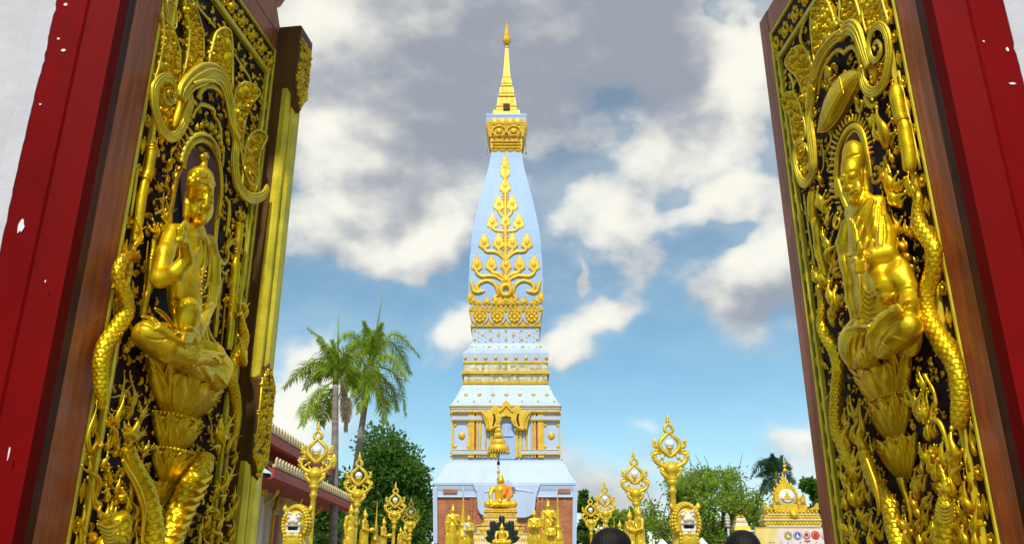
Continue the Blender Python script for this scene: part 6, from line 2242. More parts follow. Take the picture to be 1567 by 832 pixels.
# ------------------------------------------------------------------ lamp posts
def lamp_proto():
    T = thing('lamp_post', 'lamp', 'lamp post')
    ZH = 4.15                                  # top of the shaft, head above it to 6.05
    mb = MB()
    mb.lathe([(.26, 0), (.26, .12), (.20, .16), (.20, .5), (.15, .58), (.11, .7), (.10, 2.0), (.085, 3.4), (.08, 3.75), (.12, 3.80), (.12, 3.86), (.085, 3.92), (.10, 4.02), (.17, 4.10), (.13, 4.15)], 14)
    mb.build('pole', 'lampgold', T)
    u = .0056
    q = lambda x, y: ((x - 642) * u, 0, ZH + (395 - y) * u)
    mb = MB()
    mb.lathe([(.09, .0), (.16, .08), (.12, .14), (.19, .26), (.25, .38), (.20, .46), (.14, .52), (.08, .58)], 14, (0, 0, ZH - .05))
    mb.build('calyx', 'lampgold', T)
    for sg in (-1, 1):
        X = lambda P: np.array([((642 + sg * (x - 642)), y) for x, y in P])
        def tb(name, P, r, flat=.9, up=(0, 1, 0)):
            A = spline(np.array([(*q(642 + sg * (x - 642), y), rr) for (x, y), rr in zip(P, r)]), 6)
            mb = MB()
            mb.tube(A[:, :3], A[:, 3], 8, up=up, flat=flat)
            return mb.build(name, 'lampgold', T)
        tb('drop_frame', [(642, 275), (668, 255), (692, 225), (690, 195), (665, 168), (643, 148)], [.06, .07, .075, .07, .06, .045], 1.2)
        tb('top_ring', [(642, 152), (660, 140), (662, 122), (650, 108), (640, 92)], [.05, .055, .05, .045, .035], 1.2)
        w = tb('side_flame', [(650, 330), (690, 320), (722, 295), (722, 262), (700, 250), (706, 228), (722, 205), (712, 180)], [.065, .07, .065, .055, .042, .055, .045, .01], .8)
        mb = MB()
        for (x, y, dx, dy, r) in ((668, 322, 14, -30, .05), (706, 305, -14, -26, .045), (712, 228, 24, -12, .05), (660, 335, 30, 16, .055), (675, 345, 26, 12, .05), (728, 285, 18, -30, .05), (720, 205, 12, -26, .04), (690, 215, 18, -8, .035), (720, 300, 24, -12, .05), (724, 270, 16, -26, .05), (700, 245, 30, 0, .05), (716, 215, 20, -18, .045), (690, 318, 26, 16, .05), (690, 290, -22, -20, .05), (698, 262, -18, -18, .04)):
            a, b = np.array(q(642 + sg * (x - 642), y)), np.array(q(642 + sg * (x + dx - 642), y + dy))
            mb.tube(np.array([a, a * .5 + b * .5 + [0, 0, .02], b]), [r, r * .8, .01], 7, up=(0, 1, 0))
        mb.build('flame_barbs', 'lampgold', w, kind='stuff')
        mb = MB()
        for k in range(6):
            x, y = [(684, 242), (696, 226), (697, 204), (682, 184), (666, 170), (654, 158)][k]
            mb.ball(q(642 + sg * (x - 642), y), (.05, .05, .06), 6, 5)
        mb.build('frame_pearls', 'lampgold', w, kind='stuff')
        for (yy, r0) in ((345, .10), (360, .08)):
            tb('calyx_leaf', [(650, yy + 30), (672, yy + 10), (690, yy - 6), (700, yy - 26)], [.07, .09, .06, .01], .8)
    mb = MB()
    mb.lathe([(.04, 0), (.075, .05), (.05, .10), (.06, .14), (.02, .24), (.004, .33)], 10, q(640, 100))
    mb.build('finial', 'lampgold', T)
    mb = MB()
    mb.lathe([(.03, -.16), (.06, -.12), (.05, -.06), (.11, -.01), (.12, .03), (.09, .04)], 12, q(642, 232))
    mb.build('globe_cup', 'lampgold', T)
    mb = MB()
    mb.ball(q(642, 209), .138, 16, 12)
    mb.build('globe', 'globe', T)
    return T


LP = lamp_proto()
lamps = [(-6.08, 26.0, 'tall gilded lamp post beside the red-roofed hall, nearest of the left row'), (-5.97, 32.8, 'gilded lamp post left of the avenue just past the two palms'),
         (-6.0, 43.7, 'gilded lamp post left of the avenue by the dense green tree'), (-6.15, 52.0, 'gilded lamp post left of the avenue nearest the stupa'),
         (4.68, 24.7, 'tallest-looking gilded lamp post behind the right lion, against open sky'), (4.70, 32.3, 'gilded lamp post on the right between open sky and the feathery tree'),
         (4.70, 43.0, 'gilded lamp post on the right behind the dark-haired visitor'), (4.63, 50.4, 'shortest-looking gilded lamp post on the right beside the stupa')]
for i, (x, y, lab) in enumerate(lamps):
    o = LP if i == 0 else copy_tree(LP)
    o.location = (x, y, 0)
    tag(o, lab, 'lamp post', 'gilded lamp posts along the avenue')


# ------------------------------------------------------------------ guardian lions
def lion_proto():
    T = thing('guardian_lion', 'lion', 'lion statue')
    mb = MB()
    for (s, z0, z1) in ((1.5, 0, .18), (1.3, .181, .9), (1.45, .901, 1.05)):
        mb2 = MB()
        mb2.box((0, .25, (z0 + z1) / 2), (s, s * 1.25, z1 - z0), .02)
        mb2.build('plinth', 'cream', T, smooth=False)
    Z = 1.05
    F1 = Field(.03)
    F1.path([(0, .75, Z + .45), (0, .35, Z + .95), (0, .1, Z + 1.35)], [.48, .42, .36], .1)
    F1.ell((0, -.12, Z + 1.15), (.36, .30, .42), .1)
    for sg in (-1, 1):
        F1.path([(sg * .26, -.15, Z + 1.1), (sg * .28, -.34, Z + .55), (sg * .28, -.36, Z + .10)], [.19, .14, .13], .05)
        F1.ell((sg * .28, -.46, Z + .09), (.15, .22, .10), .05)
        F1.ell((sg * .40, .65, Z + .38), (.22, .42, .40), .08)
        F1.ell((sg * .42, .20, Z + .10), (.15, .32, .11), .05)
    F1.path([(0, 1.15, Z + .3), (.1, 1.45, Z + .7), (.05, 1.35, Z + 1.3), (0, 1.45, Z + 1.6)], [.12, .1, .12, .03], .05)
    F1.ell((0, -.10, Z + 1.82), (.36, .34, .46), .06)
    F1.ell((0, -.34, Z + 1.38), (.25, .18, .30), .05)
    body = F1.mesh().build('body', 'lampgold', T)
    # mane: rows of curls round the face
    mb = MB()
    for row, (rx_, rz_, y) in enumerate(((.33, .45, -.30), (.37, .49, -.16), (.38, .50, 0), (.36, .48, .14))):
        n = 22
        for k in range(n):
            a = R(-120) + R(240) * k / (n - 1) + R(90)
            mb.ball((rx_ * math.cos(a), y, Z + 1.83 + rz_ * math.sin(a)), (.055, .06, .06), 6, 5)
    for r in range(4):
        for k in range(7):
            mb.ball(((k - 3) * .075, -.50 + abs(k - 3) * .03 + r * .015, Z + 1.50 - r * .095), (.05, .05, .065), 6, 5)
    mb.build('mane', 'lampgold', T, kind='stuff')
    F2 = Field(.016)
    F2.ell((0, -.36, Z + 1.92), (.17, .12, .15), .04)
    F2.path([(0, -.42, Z + 2.03), (0, -.54, Z + 1.90)], [.06, .085], .04)
    F2.path([(-.09, -.53, Z + 1.88), (.09, -.53, Z + 1.88)], [.06, .06], .03)
    F2.path([(-.17, -.44, Z + 1.80), (0, -.52, Z + 1.80), (.17, -.44, Z + 1.80)], [.05, .055, .05], .02)
    F2.path([(-.15, -.42, Z + 1.61), (0, -.49, Z + 1.60), (.15, -.42, Z + 1.61)], [.045, .05, .045], .02)
    F2.path([(-.17, -.42, Z + 1.80), (-.16, -.42, Z + 1.61)], [.04, .04], .02)
    F2.path([(.17, -.42, Z + 1.80), (.16, -.42, Z + 1.61)], [.04, .04], .02)
    F2.path([(-.10, -.44, Z + 1.53), (.10, -.44, Z + 1.53)], [.06, .06], .03)
    for sg in (-1, 1):
        F2.path([(sg * .05, -.46, Z + 2.07), (sg * .13, -.48, Z + 2.11), (sg * .22, -.42, Z + 2.06)], [.025, .035, .02], .02)
        F2.ell((sg * .13, -.45, Z + 2.0), (.06, .05, .05), .01)
    face_ = F2.mesh().build('face', 'lionwhite', T)
    mb = MB()
    mb.box((0, -.43, Z + 1.70), (.30, .06, .10), .02)
    mb.build('mouth', 'ink', face_)
    for sg in (-1, 1):
        mb = MB()
        mb.ball((sg * .13, -.495, Z + 2.0), (.016, .010, .014), 8, 6)
        mb.build('eye', 'ink', face_)
        mb = MB()
        mb.tube([(sg * .30, -.05, Z + 2.15), (sg * .38, -.08, Z + 2.28), (sg * .36, -.08, Z + 2.36)], [.09, .07, .01], 8)
        mb.build('ear', 'lampgold', T)
    return T


LI = lion_proto()
LI.location = (-6.05, 24.2, 0)
tag(LI, 'golden guardian lion with white open-mouthed face, by the red-roofed hall', 'lion statue', 'guardian lions at the avenue entrance')
o = copy_tree(LI)
o.location = (4.72, 23.4, 0)
tag(o, 'golden guardian lion with white open-mouthed face, in front of the feathery tree', 'lion statue')


# ------------------------------------------------------------------ gilded figures (model height 1.8 m standing, 1.0 m seated)
def standing_field(pose):
    f = Field(.018)
    f.path([(0, 0, .05), (0, 0, .55), (0, 0, .95)], [.19, .17, .175], .06)
    f.path([(-.17, .02, .06), (-.17, .02, .6)], [.06, .10], .08).path([(.17, .02, .06), (.17, .02, .6)], [.06, .10], .08)
    f.ell((0, 0, 1.18), (.19, .12, .24), .05)
    f.cap((-.17, 0, 1.36), (.17, 0, 1.36), .075, .075, .05)
    f.cap((0, 0, 1.38), (0, -.01, 1.50), .055, .052, .03)
    f.ell((0, -.01, 1.58), (.085, .095, .115), .015)
    f.ell((0, .01, 1.69), (.065, .065, .06), .02)
    f.cap((0, 0, 1.70), (0, 0, 1.86), .035, .006, .02)
    for sg in (-1, 1):
        f.cap((sg * .09, 0, 1.60), (sg * .092, 0, 1.49), .018, .014, .008)
        f.ell((sg * .08, -.10, .035), (.05, .12, .035), .02)
    f.path([(0, -.10, 1.59), (0, -.115, 1.56)], [.014, .018], .01)
    if pose == 'bowl':
        for sg in (-1, 1):
            f.path([(sg * .22, 0, 1.34), (sg * .25, -.04, 1.08), (sg * .12, -.26, 1.02)], [.06, .055, .04], .03)
            for k in range(4):
                f.cap((sg * .12, -.26, 1.03 - k * .018), (sg * .05, -.33, 1.0 - k * .018), .014, .010, .006)
        f.ell((0, -.30, 1.06), (.12, .12, .09), .01)
    else:
        f.path([(-.22, 0, 1.34), (-.27, 0, 1.08), (-.25, -.03, .82)], [.06, .05, .035], .03)
        for k in range(4):
            f.cap((-.27 + k * .018, -.03, .82), (-.27 + k * .018, -.04, .70), .014, .010, .006)
        f.path([(.22, 0, 1.34), (.27, -.03, 1.10), (.20, -.20, 1.18)], [.06, .05, .035], .03)
        for k in range(4):
            f.cap((.17 + k * .02, -.21, 1.19), (.17 + k * .02, -.23, 1.32), .014, .010, .006)
    # hem and folds of the robe
    for sg in (-1, 1):
        f.path([(sg * .20, -.02, .95), (sg * .25, -.02, .5), (sg * .27, -.02, .12)], [.03, .03, .015], .03)
        for k in range(3):
            f.path([(sg * (.04 + k * .05), -.16 + k * .02, .95), (sg * (.03 + k * .06), -.19 + k * .02, .5), (sg * (.03 + k * .065), -.18 + k * .02, .08)], [.012] * 3, .02, True)
    f.path([(-.18, -.06, 1.40), (0, -.14, 1.22), (.14, -.14, 1.05)], [.02] * 3, .02)
    return f.mesh()


def pedestal(T, zt, w, m='statue', zb=0.0):
    mb = MB()
    mb.lathe([(w * 1.25, zb), (w * 1.25, zb + .1), (w * 1.0, zb + .14), (w * .92, zt - .34), (w * 1.12, zt - .26), (w * .95, zt - .18), (w * 1.1, zt - .05), (w * 1.0, zt)], 16)
    o = mb.build('lotus_base', m, T)
    mb = MB()
    for k in range(14):
        a = 2 * math.pi * k / 14
        mb.ball((w * 1.05 * math.cos(a), w * 1.05 * math.sin(a), zt - .24), (w * .2, w * .2, .11), 6, 5)
    mb.build('petal_ring', m, o, kind='stuff')


STAND = {p: standing_field(p) for p in ('bowl', 'blessing')}
SMESH = {}


def statue(px, py, Y, H, label, rz=0.0, pose='bowl', robe=None, group=None):
    """standing figure whose crown is at photograph point (px, py)"""
    x, y, z = at(px, py, Y)
    s = H / 1.86
    T = thing('buddha_statue', label, 'buddha statue', (x, Y, 0), rz, group)
    zt = z - H
    pedestal(T, max(zt, .25), .30 * s)
    if pose not in SMESH:
        o = STAND[pose].build('figure', 'statue', T)
        SMESH[pose] = o.data
    else:
        o = bpy.data.objects.new('figure', SMESH[pose])
        COL.objects.link(o)
        o.parent = T
    o.location = (0, 0, zt)
    o.scale = (s, s, s)
    if robe:
        f = Field(.02)
        f.path([(-.18, -.03, 1.38), (-.02, -.12, 1.24), (.16, -.12, 1.02), (.2, -.05, .9)], [.05, .06, .06, .04], .03)
        f.path([(-.18, .03, 1.38), (0, .10, 1.2), (.18, .05, 1.0)], [.05, .06, .05], .03)
        f.path([(-.19, -.05, 1.36), (-.20, -.09, 1.1), (-.19, -.1, .8)], [.04, .05, .03], .02)
        r = f.mesh().build('sash', robe, o)
    return T


G1 = 'gilded standing buddhas by the left lamp posts'
statue(538.5, 768, 29.5, 1.9, 'gilded standing buddha left of the avenue, between the first and second lamp posts', R(60), 'blessing', group=G1)
statue(559.5, 776, 32.0, 1.85, 'gilded standing buddha in profile holding out an alms bowl, beside the second lamp post', R(85), group=G1)
statue(588, 789, 37.0, 1.85, 'gilded standing buddha with alms bowl, in front of the dense green tree', R(80), group=G1)
statue(613.5, 804, 46.0, 1.7, 'small gilded standing buddha between the third and fourth left lamp posts', R(70), 'blessing', group=G1)
statue(620, 800, 47.5, 1.9, 'gilded standing buddha just behind its smaller neighbour near the fourth left lamp post', R(70), group=G1)
G2 = 'gilded standing buddhas by the right lamp posts'
statue(963, 777, 31.0, 1.9, 'gilded standing buddha just left of the second right lamp post', R(-60), 'blessing', group=G2)
statue(976.5, 771, 29.3, 1.95, 'gilded standing buddha in front of the second right lamp post', R(-70), group=G2)
statue(948, 794, 38.0, 1.8, 'gilded standing buddha half hidden by the nearer visitor, beside a small stupa finial', R(-70), group=G2)
statue(915.5, 800, 47.0, 1.8, 'small gilded standing buddha between the two right lamp posts nearest the stupa', R(-60), 'blessing', group=G2)
# by the altar
G3 = 'gilded buddhas round the altar'
statue(693.5, 769, 57.5, 3.1, 'large gilded standing buddha with sashed robe left of the altar', R(10), 'blessing', 'statue', G3)
statue(717.5, 785, 55.0, 2.4, 'smaller standing buddha with pale sash, between the altar and the large left one', R(15), 'bowl', 'stupa', G3)
statue(817.5, 776, 57.5, 2.9, 'gilded standing buddha with hands on a bowl right of the altar throne', R(-8), 'bowl', group=G3)
statue(838.8, 762, 59.5, 3.4, 'tallest gilded buddha at the right of the altar, tall pointed crown', R(-8), 'blessing', 'statue', G3)
statue(842.6, 795, 54.0, 2.1, 'small gilded buddha in front of the tall crowned one at right', R(-5), 'bowl', group=G3)


def seated_field(res=.02):
    f = Field(res)
    f.ell((0, 0, .14), (.46, .26, .13), .05)
    for sg in (-1, 1):
        f.path([(sg * .14, .05, .17), (sg * .40, -.12, .14), (sg * .08, -.27, .12)], [.12, .11, .085], .04)
        f.ell((-sg * .20, -.27, .11), (.10, .06, .05), .03)
        f.cap((sg * .105, 0, .885), (sg * .108, 0, .765), .02, .016, .008)
    f.path([(0, .05, .2), (0, .05, .42), (0, .04, .56)], [.19, .165, .19], .05)
    f.cap((-.20, .05, .62), (.20, .05, .62), .085, .085, .05)
    f.path([(.27, .05, .62), (.31, -.02, .42), (.16, -.24, .24), (.02, -.27, .22)], [.075, .065, .045, .03], .03)
    f.path([(-.27, .05, .62), (-.32, -.02, .42), (-.30, -.24, .24), (-.28, -.32, .14)], [.075, .065, .045, .03], .03)
    for k in range(4):
        f.cap((-.30 + k * .02, -.31, .16), (-.30 + k * .02, -.335, .05), .014, .011, .006)
        f.cap((.05, -.28 - k * .018, .22), (-.08, -.28 - k * .018, .215), .014, .011, .006)
    f.cap((0, .03, .66), (0, .02, .76), .062, .058, .03)
    f.ell((0, .01, .86), (.10, .11, .13), .015)
    f.ell((0, .03, .975), (.075, .075, .065), .02)
    f.path([(0, .02, 1.0), (0, .02, 1.14)], [.04, .006], .02)
    f.path([(0, -.09, .88), (0, -.115, .84)], [.014, .02], .01)
    f.path([(-.03, -.095, .80), (.03, -.095, .80)], [.008, .008], .006)
    for sg in (-1, 1):
        f.path([(sg * .015, -.095, .895), (sg * .045, -.098, .91), (sg * .075, -.08, .895)], [.006, .008, .005], .006)
    return f


def altar():
    Y = 62.0
    k = Y / 1305 * .25478                           # metres per crop-8 unit there
    P = lambda x, y: at(*C8(x, y), Y)
    c = P(495, 622)
    T = thing('buddha_statue', 'large seated golden buddha draped in an orange robe, on the altar throne', 'buddha statue', (c[0], Y, c[2]), 0)
    s = 178 * k / .92
    b = seated_field(.018).mesh().build('figure', 'statue', T)
    b.scale = (s, s, s * 1.0)
    f = Field(.016)
    f.path([(.05, .05, .28), (.06, .05, .44), (.06, .04, .56)], [.185, .175, .195], .05)
    f.cap((-.05, .05, .60), (.22, .05, .63), .09, .09, .05)
    f.path([(.275, .05, .62), (.318, -.02, .43), (.20, -.20, .27)], [.085, .075, .06], .03)
    f.path([(.16, -.08, .60), (.10, -.15, .44), (.02, -.16, .30)], [.04, .045, .03], .02)
    f.path([(-.16, -.08, .54), (-.02, -.15, .46), (.12, -.16, .38)], [.012, .012, .012], .01, True)
    ro = f.mesh().build('robe', 'robe', T)
    ro.scale = (s, s, s)
    f = Field(.016)
    f.path([(.03, -.17, .34), (.10, -.20, .26), (.20, -.20, .22)], [.03, .05, .04], .02)
    g = f.mesh().build('pale_sash', 'inkolive', T)
    g.scale = (s, s, s)
    tt = c[2]
    A = thing('altar_throne', 'tiered golden throne and altar table below the seated buddha', 'altar', (c[0], Y, 0))
    rows = [(.0, 190, 12, 'statue'), (.16, 200, 10, 'statue'), (.3, 176, 22, 'mosaic'), (.62, 212, 9, 'statue'), (.75, 196, 30, 'cream'), (1.2, 226, 10, 'statue'), (1.35, 300, 8, 'statue'), (1.5, 280, 40, 'mosaic'), (2.2, 330, 10, 'statue'), (2.4, 320, 50, 'cream')]
    z = tt - .003
    for (_, w, h, m_) in rows:
        hh = h * k
        mb = MB()
        mb.box((0, .0, z - hh / 2), (w * k, w * k * .62, hh - .006), .04)
        o = mb.build('throne_tier', m_, A, smooth=False)
        if m_ != 'statue':
            mb = MB()
            n = int(w / 14)
            for q in range(n):
                mb.ball(((q - (n - 1) / 2) * w * k / n, -w * k * .31, z - hh / 2), (w * k / n * .38, .06, hh * .34), 6, 5)
            mb.build('tier_ornament', 'statue', o, kind='stuff')
        z -= hh
    mb = MB()
    mb.box((0, 0, z / 2), (420 * k, 300 * k, z - .004), .05)
    mb.build('altar_table', 'cream', A, smooth=False)
    # naga fan with the little buddha before it
    Yn = 54.5
    kn = Yn / 1308 * .25478
    Pn = lambda x, y: np.array(at(*C8(x, y), Yn))
    base = Pn(503, 838)
    Nn_ = thing('naga_throne', 'black many-headed serpent fan rising behind a small golden buddha', 'serpent statue', (base[0], Yn, 0))
    for (tx, ty, mx, my, r) in ((503, 660, 500, 740, 16), (470, 700, 478, 760, 14), (536, 700, 530, 760, 14), (446, 690, 452, 760, 15), (558, 690, 556, 760, 15), (424, 745, 440, 790, 14), (586, 745, 570, 790, 14), (415, 780, 436, 812, 12), (595, 780, 575, 812, 12)):
        a, b_, c_ = base, Pn(mx, my), Pn(tx, ty)
        A_ = spline(np.array([np.append(a, r * .9), np.append(b_, r), np.append(c_ * .85 + b_ * .15, r * 1.1), np.append(c_, 2)]), 6)
        mb = MB()
        mb.tube(A_[:, :3] - np.array([base[0], Yn, 0]), A_[:, 3] * kn, 8, up=(0, 1, 0), flat=.6)
        o = mb.build('serpent_neck', 'black', Nn_)
        mb = MB()
        d = (c_ - b_) / np.linalg.norm(c_ - b_)
        for q in range(3):
            p = b_ * (1 - q * .3) + c_ * q * .3 - np.array([base[0], Yn, 0])
            for sg in (-1, 1):
                nn = np.array([-d[2], 0, d[0]]) * sg
                mb.tube([p, p + (nn * 14 + d * 6) * kn, p + (nn * 18 + d * 22) * kn], [9 * kn, 6 * kn, 1 * kn], 6)
        mb.build('hood_scallop', 'black', o, kind='stuff')
    mb = MB()
    mb.lathe([(.9, 0), (.9, base[2] - .5), (1.0, base[2] - .45), (.75, base[2] - .05), (.7, base[2] + .0)], 16, (0, 0, 0))
    mb.build('coil', 'black', Nn_)
    c2 = Pn(503, 836)
    B = thing('buddha_statue', 'small golden meditating buddha in front of the black serpent fan', 'buddha statue', (c2[0], Yn - .95, c2[2] - .02), 0)
    b2 = bpy.data.objects.new('figure', b.data)
    COL.objects.link(b2)
    b2.parent = B
    s2 = 126 * kn / 1.14
    b2.scale = (s2, s2, s2)
    mb = MB()
    mb.lathe([(.62, -c2[2] + .02), (.62, -.3), (.7, -.22), (.6, -.1), (.68, 0)], 16)
    mb.build('lotus_base', 'statue', B)
    # tiered ceremonial umbrella on its pole
    Yc = 64.5
    ku = Yc / 1262 * .28836
    c = at(*C7(426, 740), Yc)
    U = thing('tiered_umbrella', 'golden seven-tiered ceremonial umbrella on a tall pole before the stupa', 'umbrella', (c[0], Yc, 0))
    mb = MB()
    mb.tube([(0, 0, 0), (0, 0, c[2] + 190 * ku)], .075, 10)
    mb.build('pole', 'grey', U)
    for q in range(5):
        mb = MB()
        z = c[2] - .25 - q * .62
        mb.lathe([(.09, 0), (.12, .05), (.12, .2), (.09, .25)], 10, (0, 0, z))
        mb.build('pole_band', 'dwood_and_shade' if q % 2 else 'statue', U)
    for (yt, yb, w) in ((697, 732, 57), (668, 692, 38), (634, 656, 26), (608, 626, 17), (590, 603, 12), (572, 586, 9), (556, 569, 6.5)):
        z0 = c[2] + (740 - yb) * ku
        z1 = c[2] + (740 - yt) * ku
        w *= ku
        mb = MB()
        mb.lathe([(w * .98, z0), (w, z0 + (z1 - z0) * .3), (w * .96, z0 + (z1 - z0) * .7), (w * .88, z1 - .02), (w * .3, z1 + .08), (w * .1, z1 + .1)], 20)
        o = mb.build('umbrella_tier', 'sgold', U)
        mb = MB()
        n = 24
        for q in range(n):
            a = 2 * math.pi * q / n
            mb.tube([(w * .99 * math.cos(a), w * .99 * math.sin(a), z0 + .03), (w * 1.0 * math.cos(a), w * 1.0 * math.sin(a), z0 - .22 * w)], [w * .09, .01], 5)
        mb.build('fringe', 'sgold', o, kind='stuff')
    mb = MB()
    mb.lathe([(.07, c[2] + 184 * ku), (.10, c[2] + 190 * ku), (.02, c[2] + 212 * ku)], 8)
    mb.build('finial', 'sgold', U)


altar()


def chedi(px, py, Y, H, label, m='statue'):
    x, y, z = at(px, py, Y)
    T = thing('small_stupa', label, 'small stupa', (x, Y, 0), 0, 'small gilded stupas')
    b = z - H
    for (w, z0, z1) in ((.30, 0, b), (.26, b + .001, b + .06 * H), (.21, b + .061 * H, b + .12 * H), (.16, b + .121 * H, b + .2 * H)):
        mb = MB()
        mb.box((0, 0, (z0 + z1) / 2), (w * H, w * H, z1 - z0), .02)
        mb.build('tier', m if z0 > 0 else 'cream', T, smooth=False)
    mb = MB()
    mb.lathe([(r * H, b + q * H) for r, q in ((.085, .2), (.09, .22), (.075, .26), (.06, .33), (.045, .38), (.055, .39), (.05, .41), (.035, .43), (.045, .45), (.03, .48), (.036, .50), (.024, .54), (.028, .56), (.017, .62), (.019, .64), (.010, .74), (.012, .76), (.006, .88), (.002, 1.0))], 12)
    mb.build('bell_and_spire', m, T)


chedi(709.5, 741, 60.5, 4.6, 'slender small gold stupa behind the large standing buddha left of the altar')
chedi(852.8, 744, 60.5, 4.6, 'slender small gold stupa at the far right of the altar')
chedi(577.5, 765, 34.5, 2.0, 'small gold stupa with needle spire beside the second left lamp post')
chedi(939, 790, 36.0, 1.5, 'small gold stupa whose tip shows above the nearer visitor')


# ------------------------------------------------------------------ visitors seen from behind
def person(x, y, H, label, rz, shirt, hairlen, facing=0.0):
    T = thing('person', label, 'person', (x, y, 0), rz, 'visitors looking toward the stupa')
    s = H / 1.74
    f = Field(.014)
    for sg in (-1, 1):
        f.path([(sg * .09, 0, .90), (sg * .095, -.01, .50), (sg * .095, .02, .10)], [.092, .062, .042], .03)
        f.path([(sg * .095, .03, .06), (sg * .10, -.10, .035), (sg * .10, -.17, .03)], [.045, .040, .028], .02)
        f.path([(sg * .185, .0, 1.41), (sg * .235, .02, 1.13), (sg * .22, -.10, .92)], [.052, .042, .028], .03)
        f.ell((sg * .218, -.125, .87), (.020, .034, .048), .01)
        for k in range(4):
            f.cap((sg * .218, -.150 + k * .017, .84), (sg * .214, -.158 + k * .017, .775 + (k == 3) * .015), .0095, .007, .004)
        f.path([(sg * .21, -.155, .885), (sg * .195, -.175, .845)], [.011, .008], .006)
        f.ell((sg * .078, .0, 1.60), (.014, .022, .032), .006)
    f.path([(0, 0, .92), (0, 0, 1.1), (0, 0, 1.3)], [.14, .125, .14], .05)
    f.cap((-.14, 0, 1.41), (.14, 0, 1.41), .07, .07, .04)
    f.cap((0, .01, 1.42), (0, -.01, 1.54), .056, .052, .02)
    f.ell((0, -.01, 1.615), (.075, .095, .115), .012)
    f.path([(0, -.10, 1.625), (0, -.118, 1.59)], [.010, .015], .008)
    f.path([(-.022, -.098, 1.552), (.022, -.098, 1.552)], [.007, .007], .005)
    for sg in (-1, 1):
        f.ell((sg * .032, -.094, 1.625), (.014, .008, .008), .003)
    b = f.mesh().build('body', 'skin', T)
    b.scale = (s, s, s)
    f = Field(.012)
    f.ell((0, .012, 1.655), (.092, .108, .095), .01)
    f.ell((0, .045, 1.60), (.086, .078, .10), .02)
    if hairlen:
        f.path([(0, .07, 1.60), (0, .09, 1.45), (0, .09, 1.34)], [.075, .07, .05], .02)
        f.path([(-.05, .06, 1.60), (-.06, .075, 1.42)], [.05, .04], .02)
        f.path([(.05, .06, 1.60), (.06, .075, 1.42)], [.05, .04], .02)
    f.ell((0, -.11, 1.585), (.085, .075, .095), .012, True)
    h = f.mesh().build('hair', 'hair', T)
    h.scale = (s, s, s)
    f = Field(.016)
    f.path([(0, 0, .90), (0, 0, 1.1), (0, 0, 1.3)], [.155, .14, .155], .05)
    f.cap((-.145, 0, 1.405), (.145, 0, 1.405), .080, .080, .04)
    for sg in (-1, 1):
        f.path([(sg * .185, .0, 1.40), (sg * .228, .015, 1.18)], [.066, .060], .03)
    h = f.mesh().build('shirt', shirt, T)
    h.scale = (s, s, s)
    f = Field(.016)
    for sg in (-1, 1):
        f.path([(sg * .09, 0, .90), (sg * .095, -.01, .50), (sg * .095, .02, .09)], [.105, .076, .060], .03)
    f.cap((-.06, 0, .92), (.06, 0, .92), .125, .125, .03)
    h = f.mesh().build('trousers', 'jeans', T)
    h.scale = (s, s, s)
    return T


person(.51, 4.35, 1.725, 'dark-haired visitor seen from behind, cheek turned right, in the middle foreground', R(108), 'shirt', True)
person(1.17, 4.40, 1.715, 'visitor of whom only the crown of dark hair shows, beside the right door leaf', R(180), 'shirt2', True)

# ------------------------------------------------------------------ trees
def leaf_quads(C, n, size, rg, droop=0.0):
    """n small leaf faces through the clumps C (centre, radii)"""
    vol = np.array([np.prod(c[1]) ** .8 for c in C])
    pick = rg.choice(len(C), n, p=vol / vol.sum())
    cen = np.array([c[0] for c in C])[pick]
    rad = np.array([c[1] for c in C])[pick]
    d = rg.normal(size=(n, 3))
    d /= np.linalg.norm(d, axis=1)[:, None]
    r = rg.random(n) ** .42
    r *= 1 + .16 * rg.normal(size=n)
    P = cen + d * rad * r[:, None]
    a = rg.normal(size=(n, 3)) + d * .7 + np.array([0, 0, -droop])
    a /= np.linalg.norm(a, axis=1)[:, None]
    b = np.cross(a, rg.normal(size=(n, 3)))
    b /= np.linalg.norm(b, axis=1)[:, None]
    s = size * rg.uniform(.6, 1.4, n)[:, None]
    nn = np.cross(a, b)
    v = np.stack([P - a * s * .1, P + a * s * .5 + b * s * .32 + nn * s * .06, P + a * s * 1.15, P + a * s * .5 - b * s * .32 + nn * s * .06], 1).reshape(-1, 3)
    f = np.arange(n * 4).reshape(-1, 4)
    mb = MB()
    mb.v.append(v)
    mb.n = len(v)
    mb.f = [tuple(q) for q in f.tolist()]
    return mb


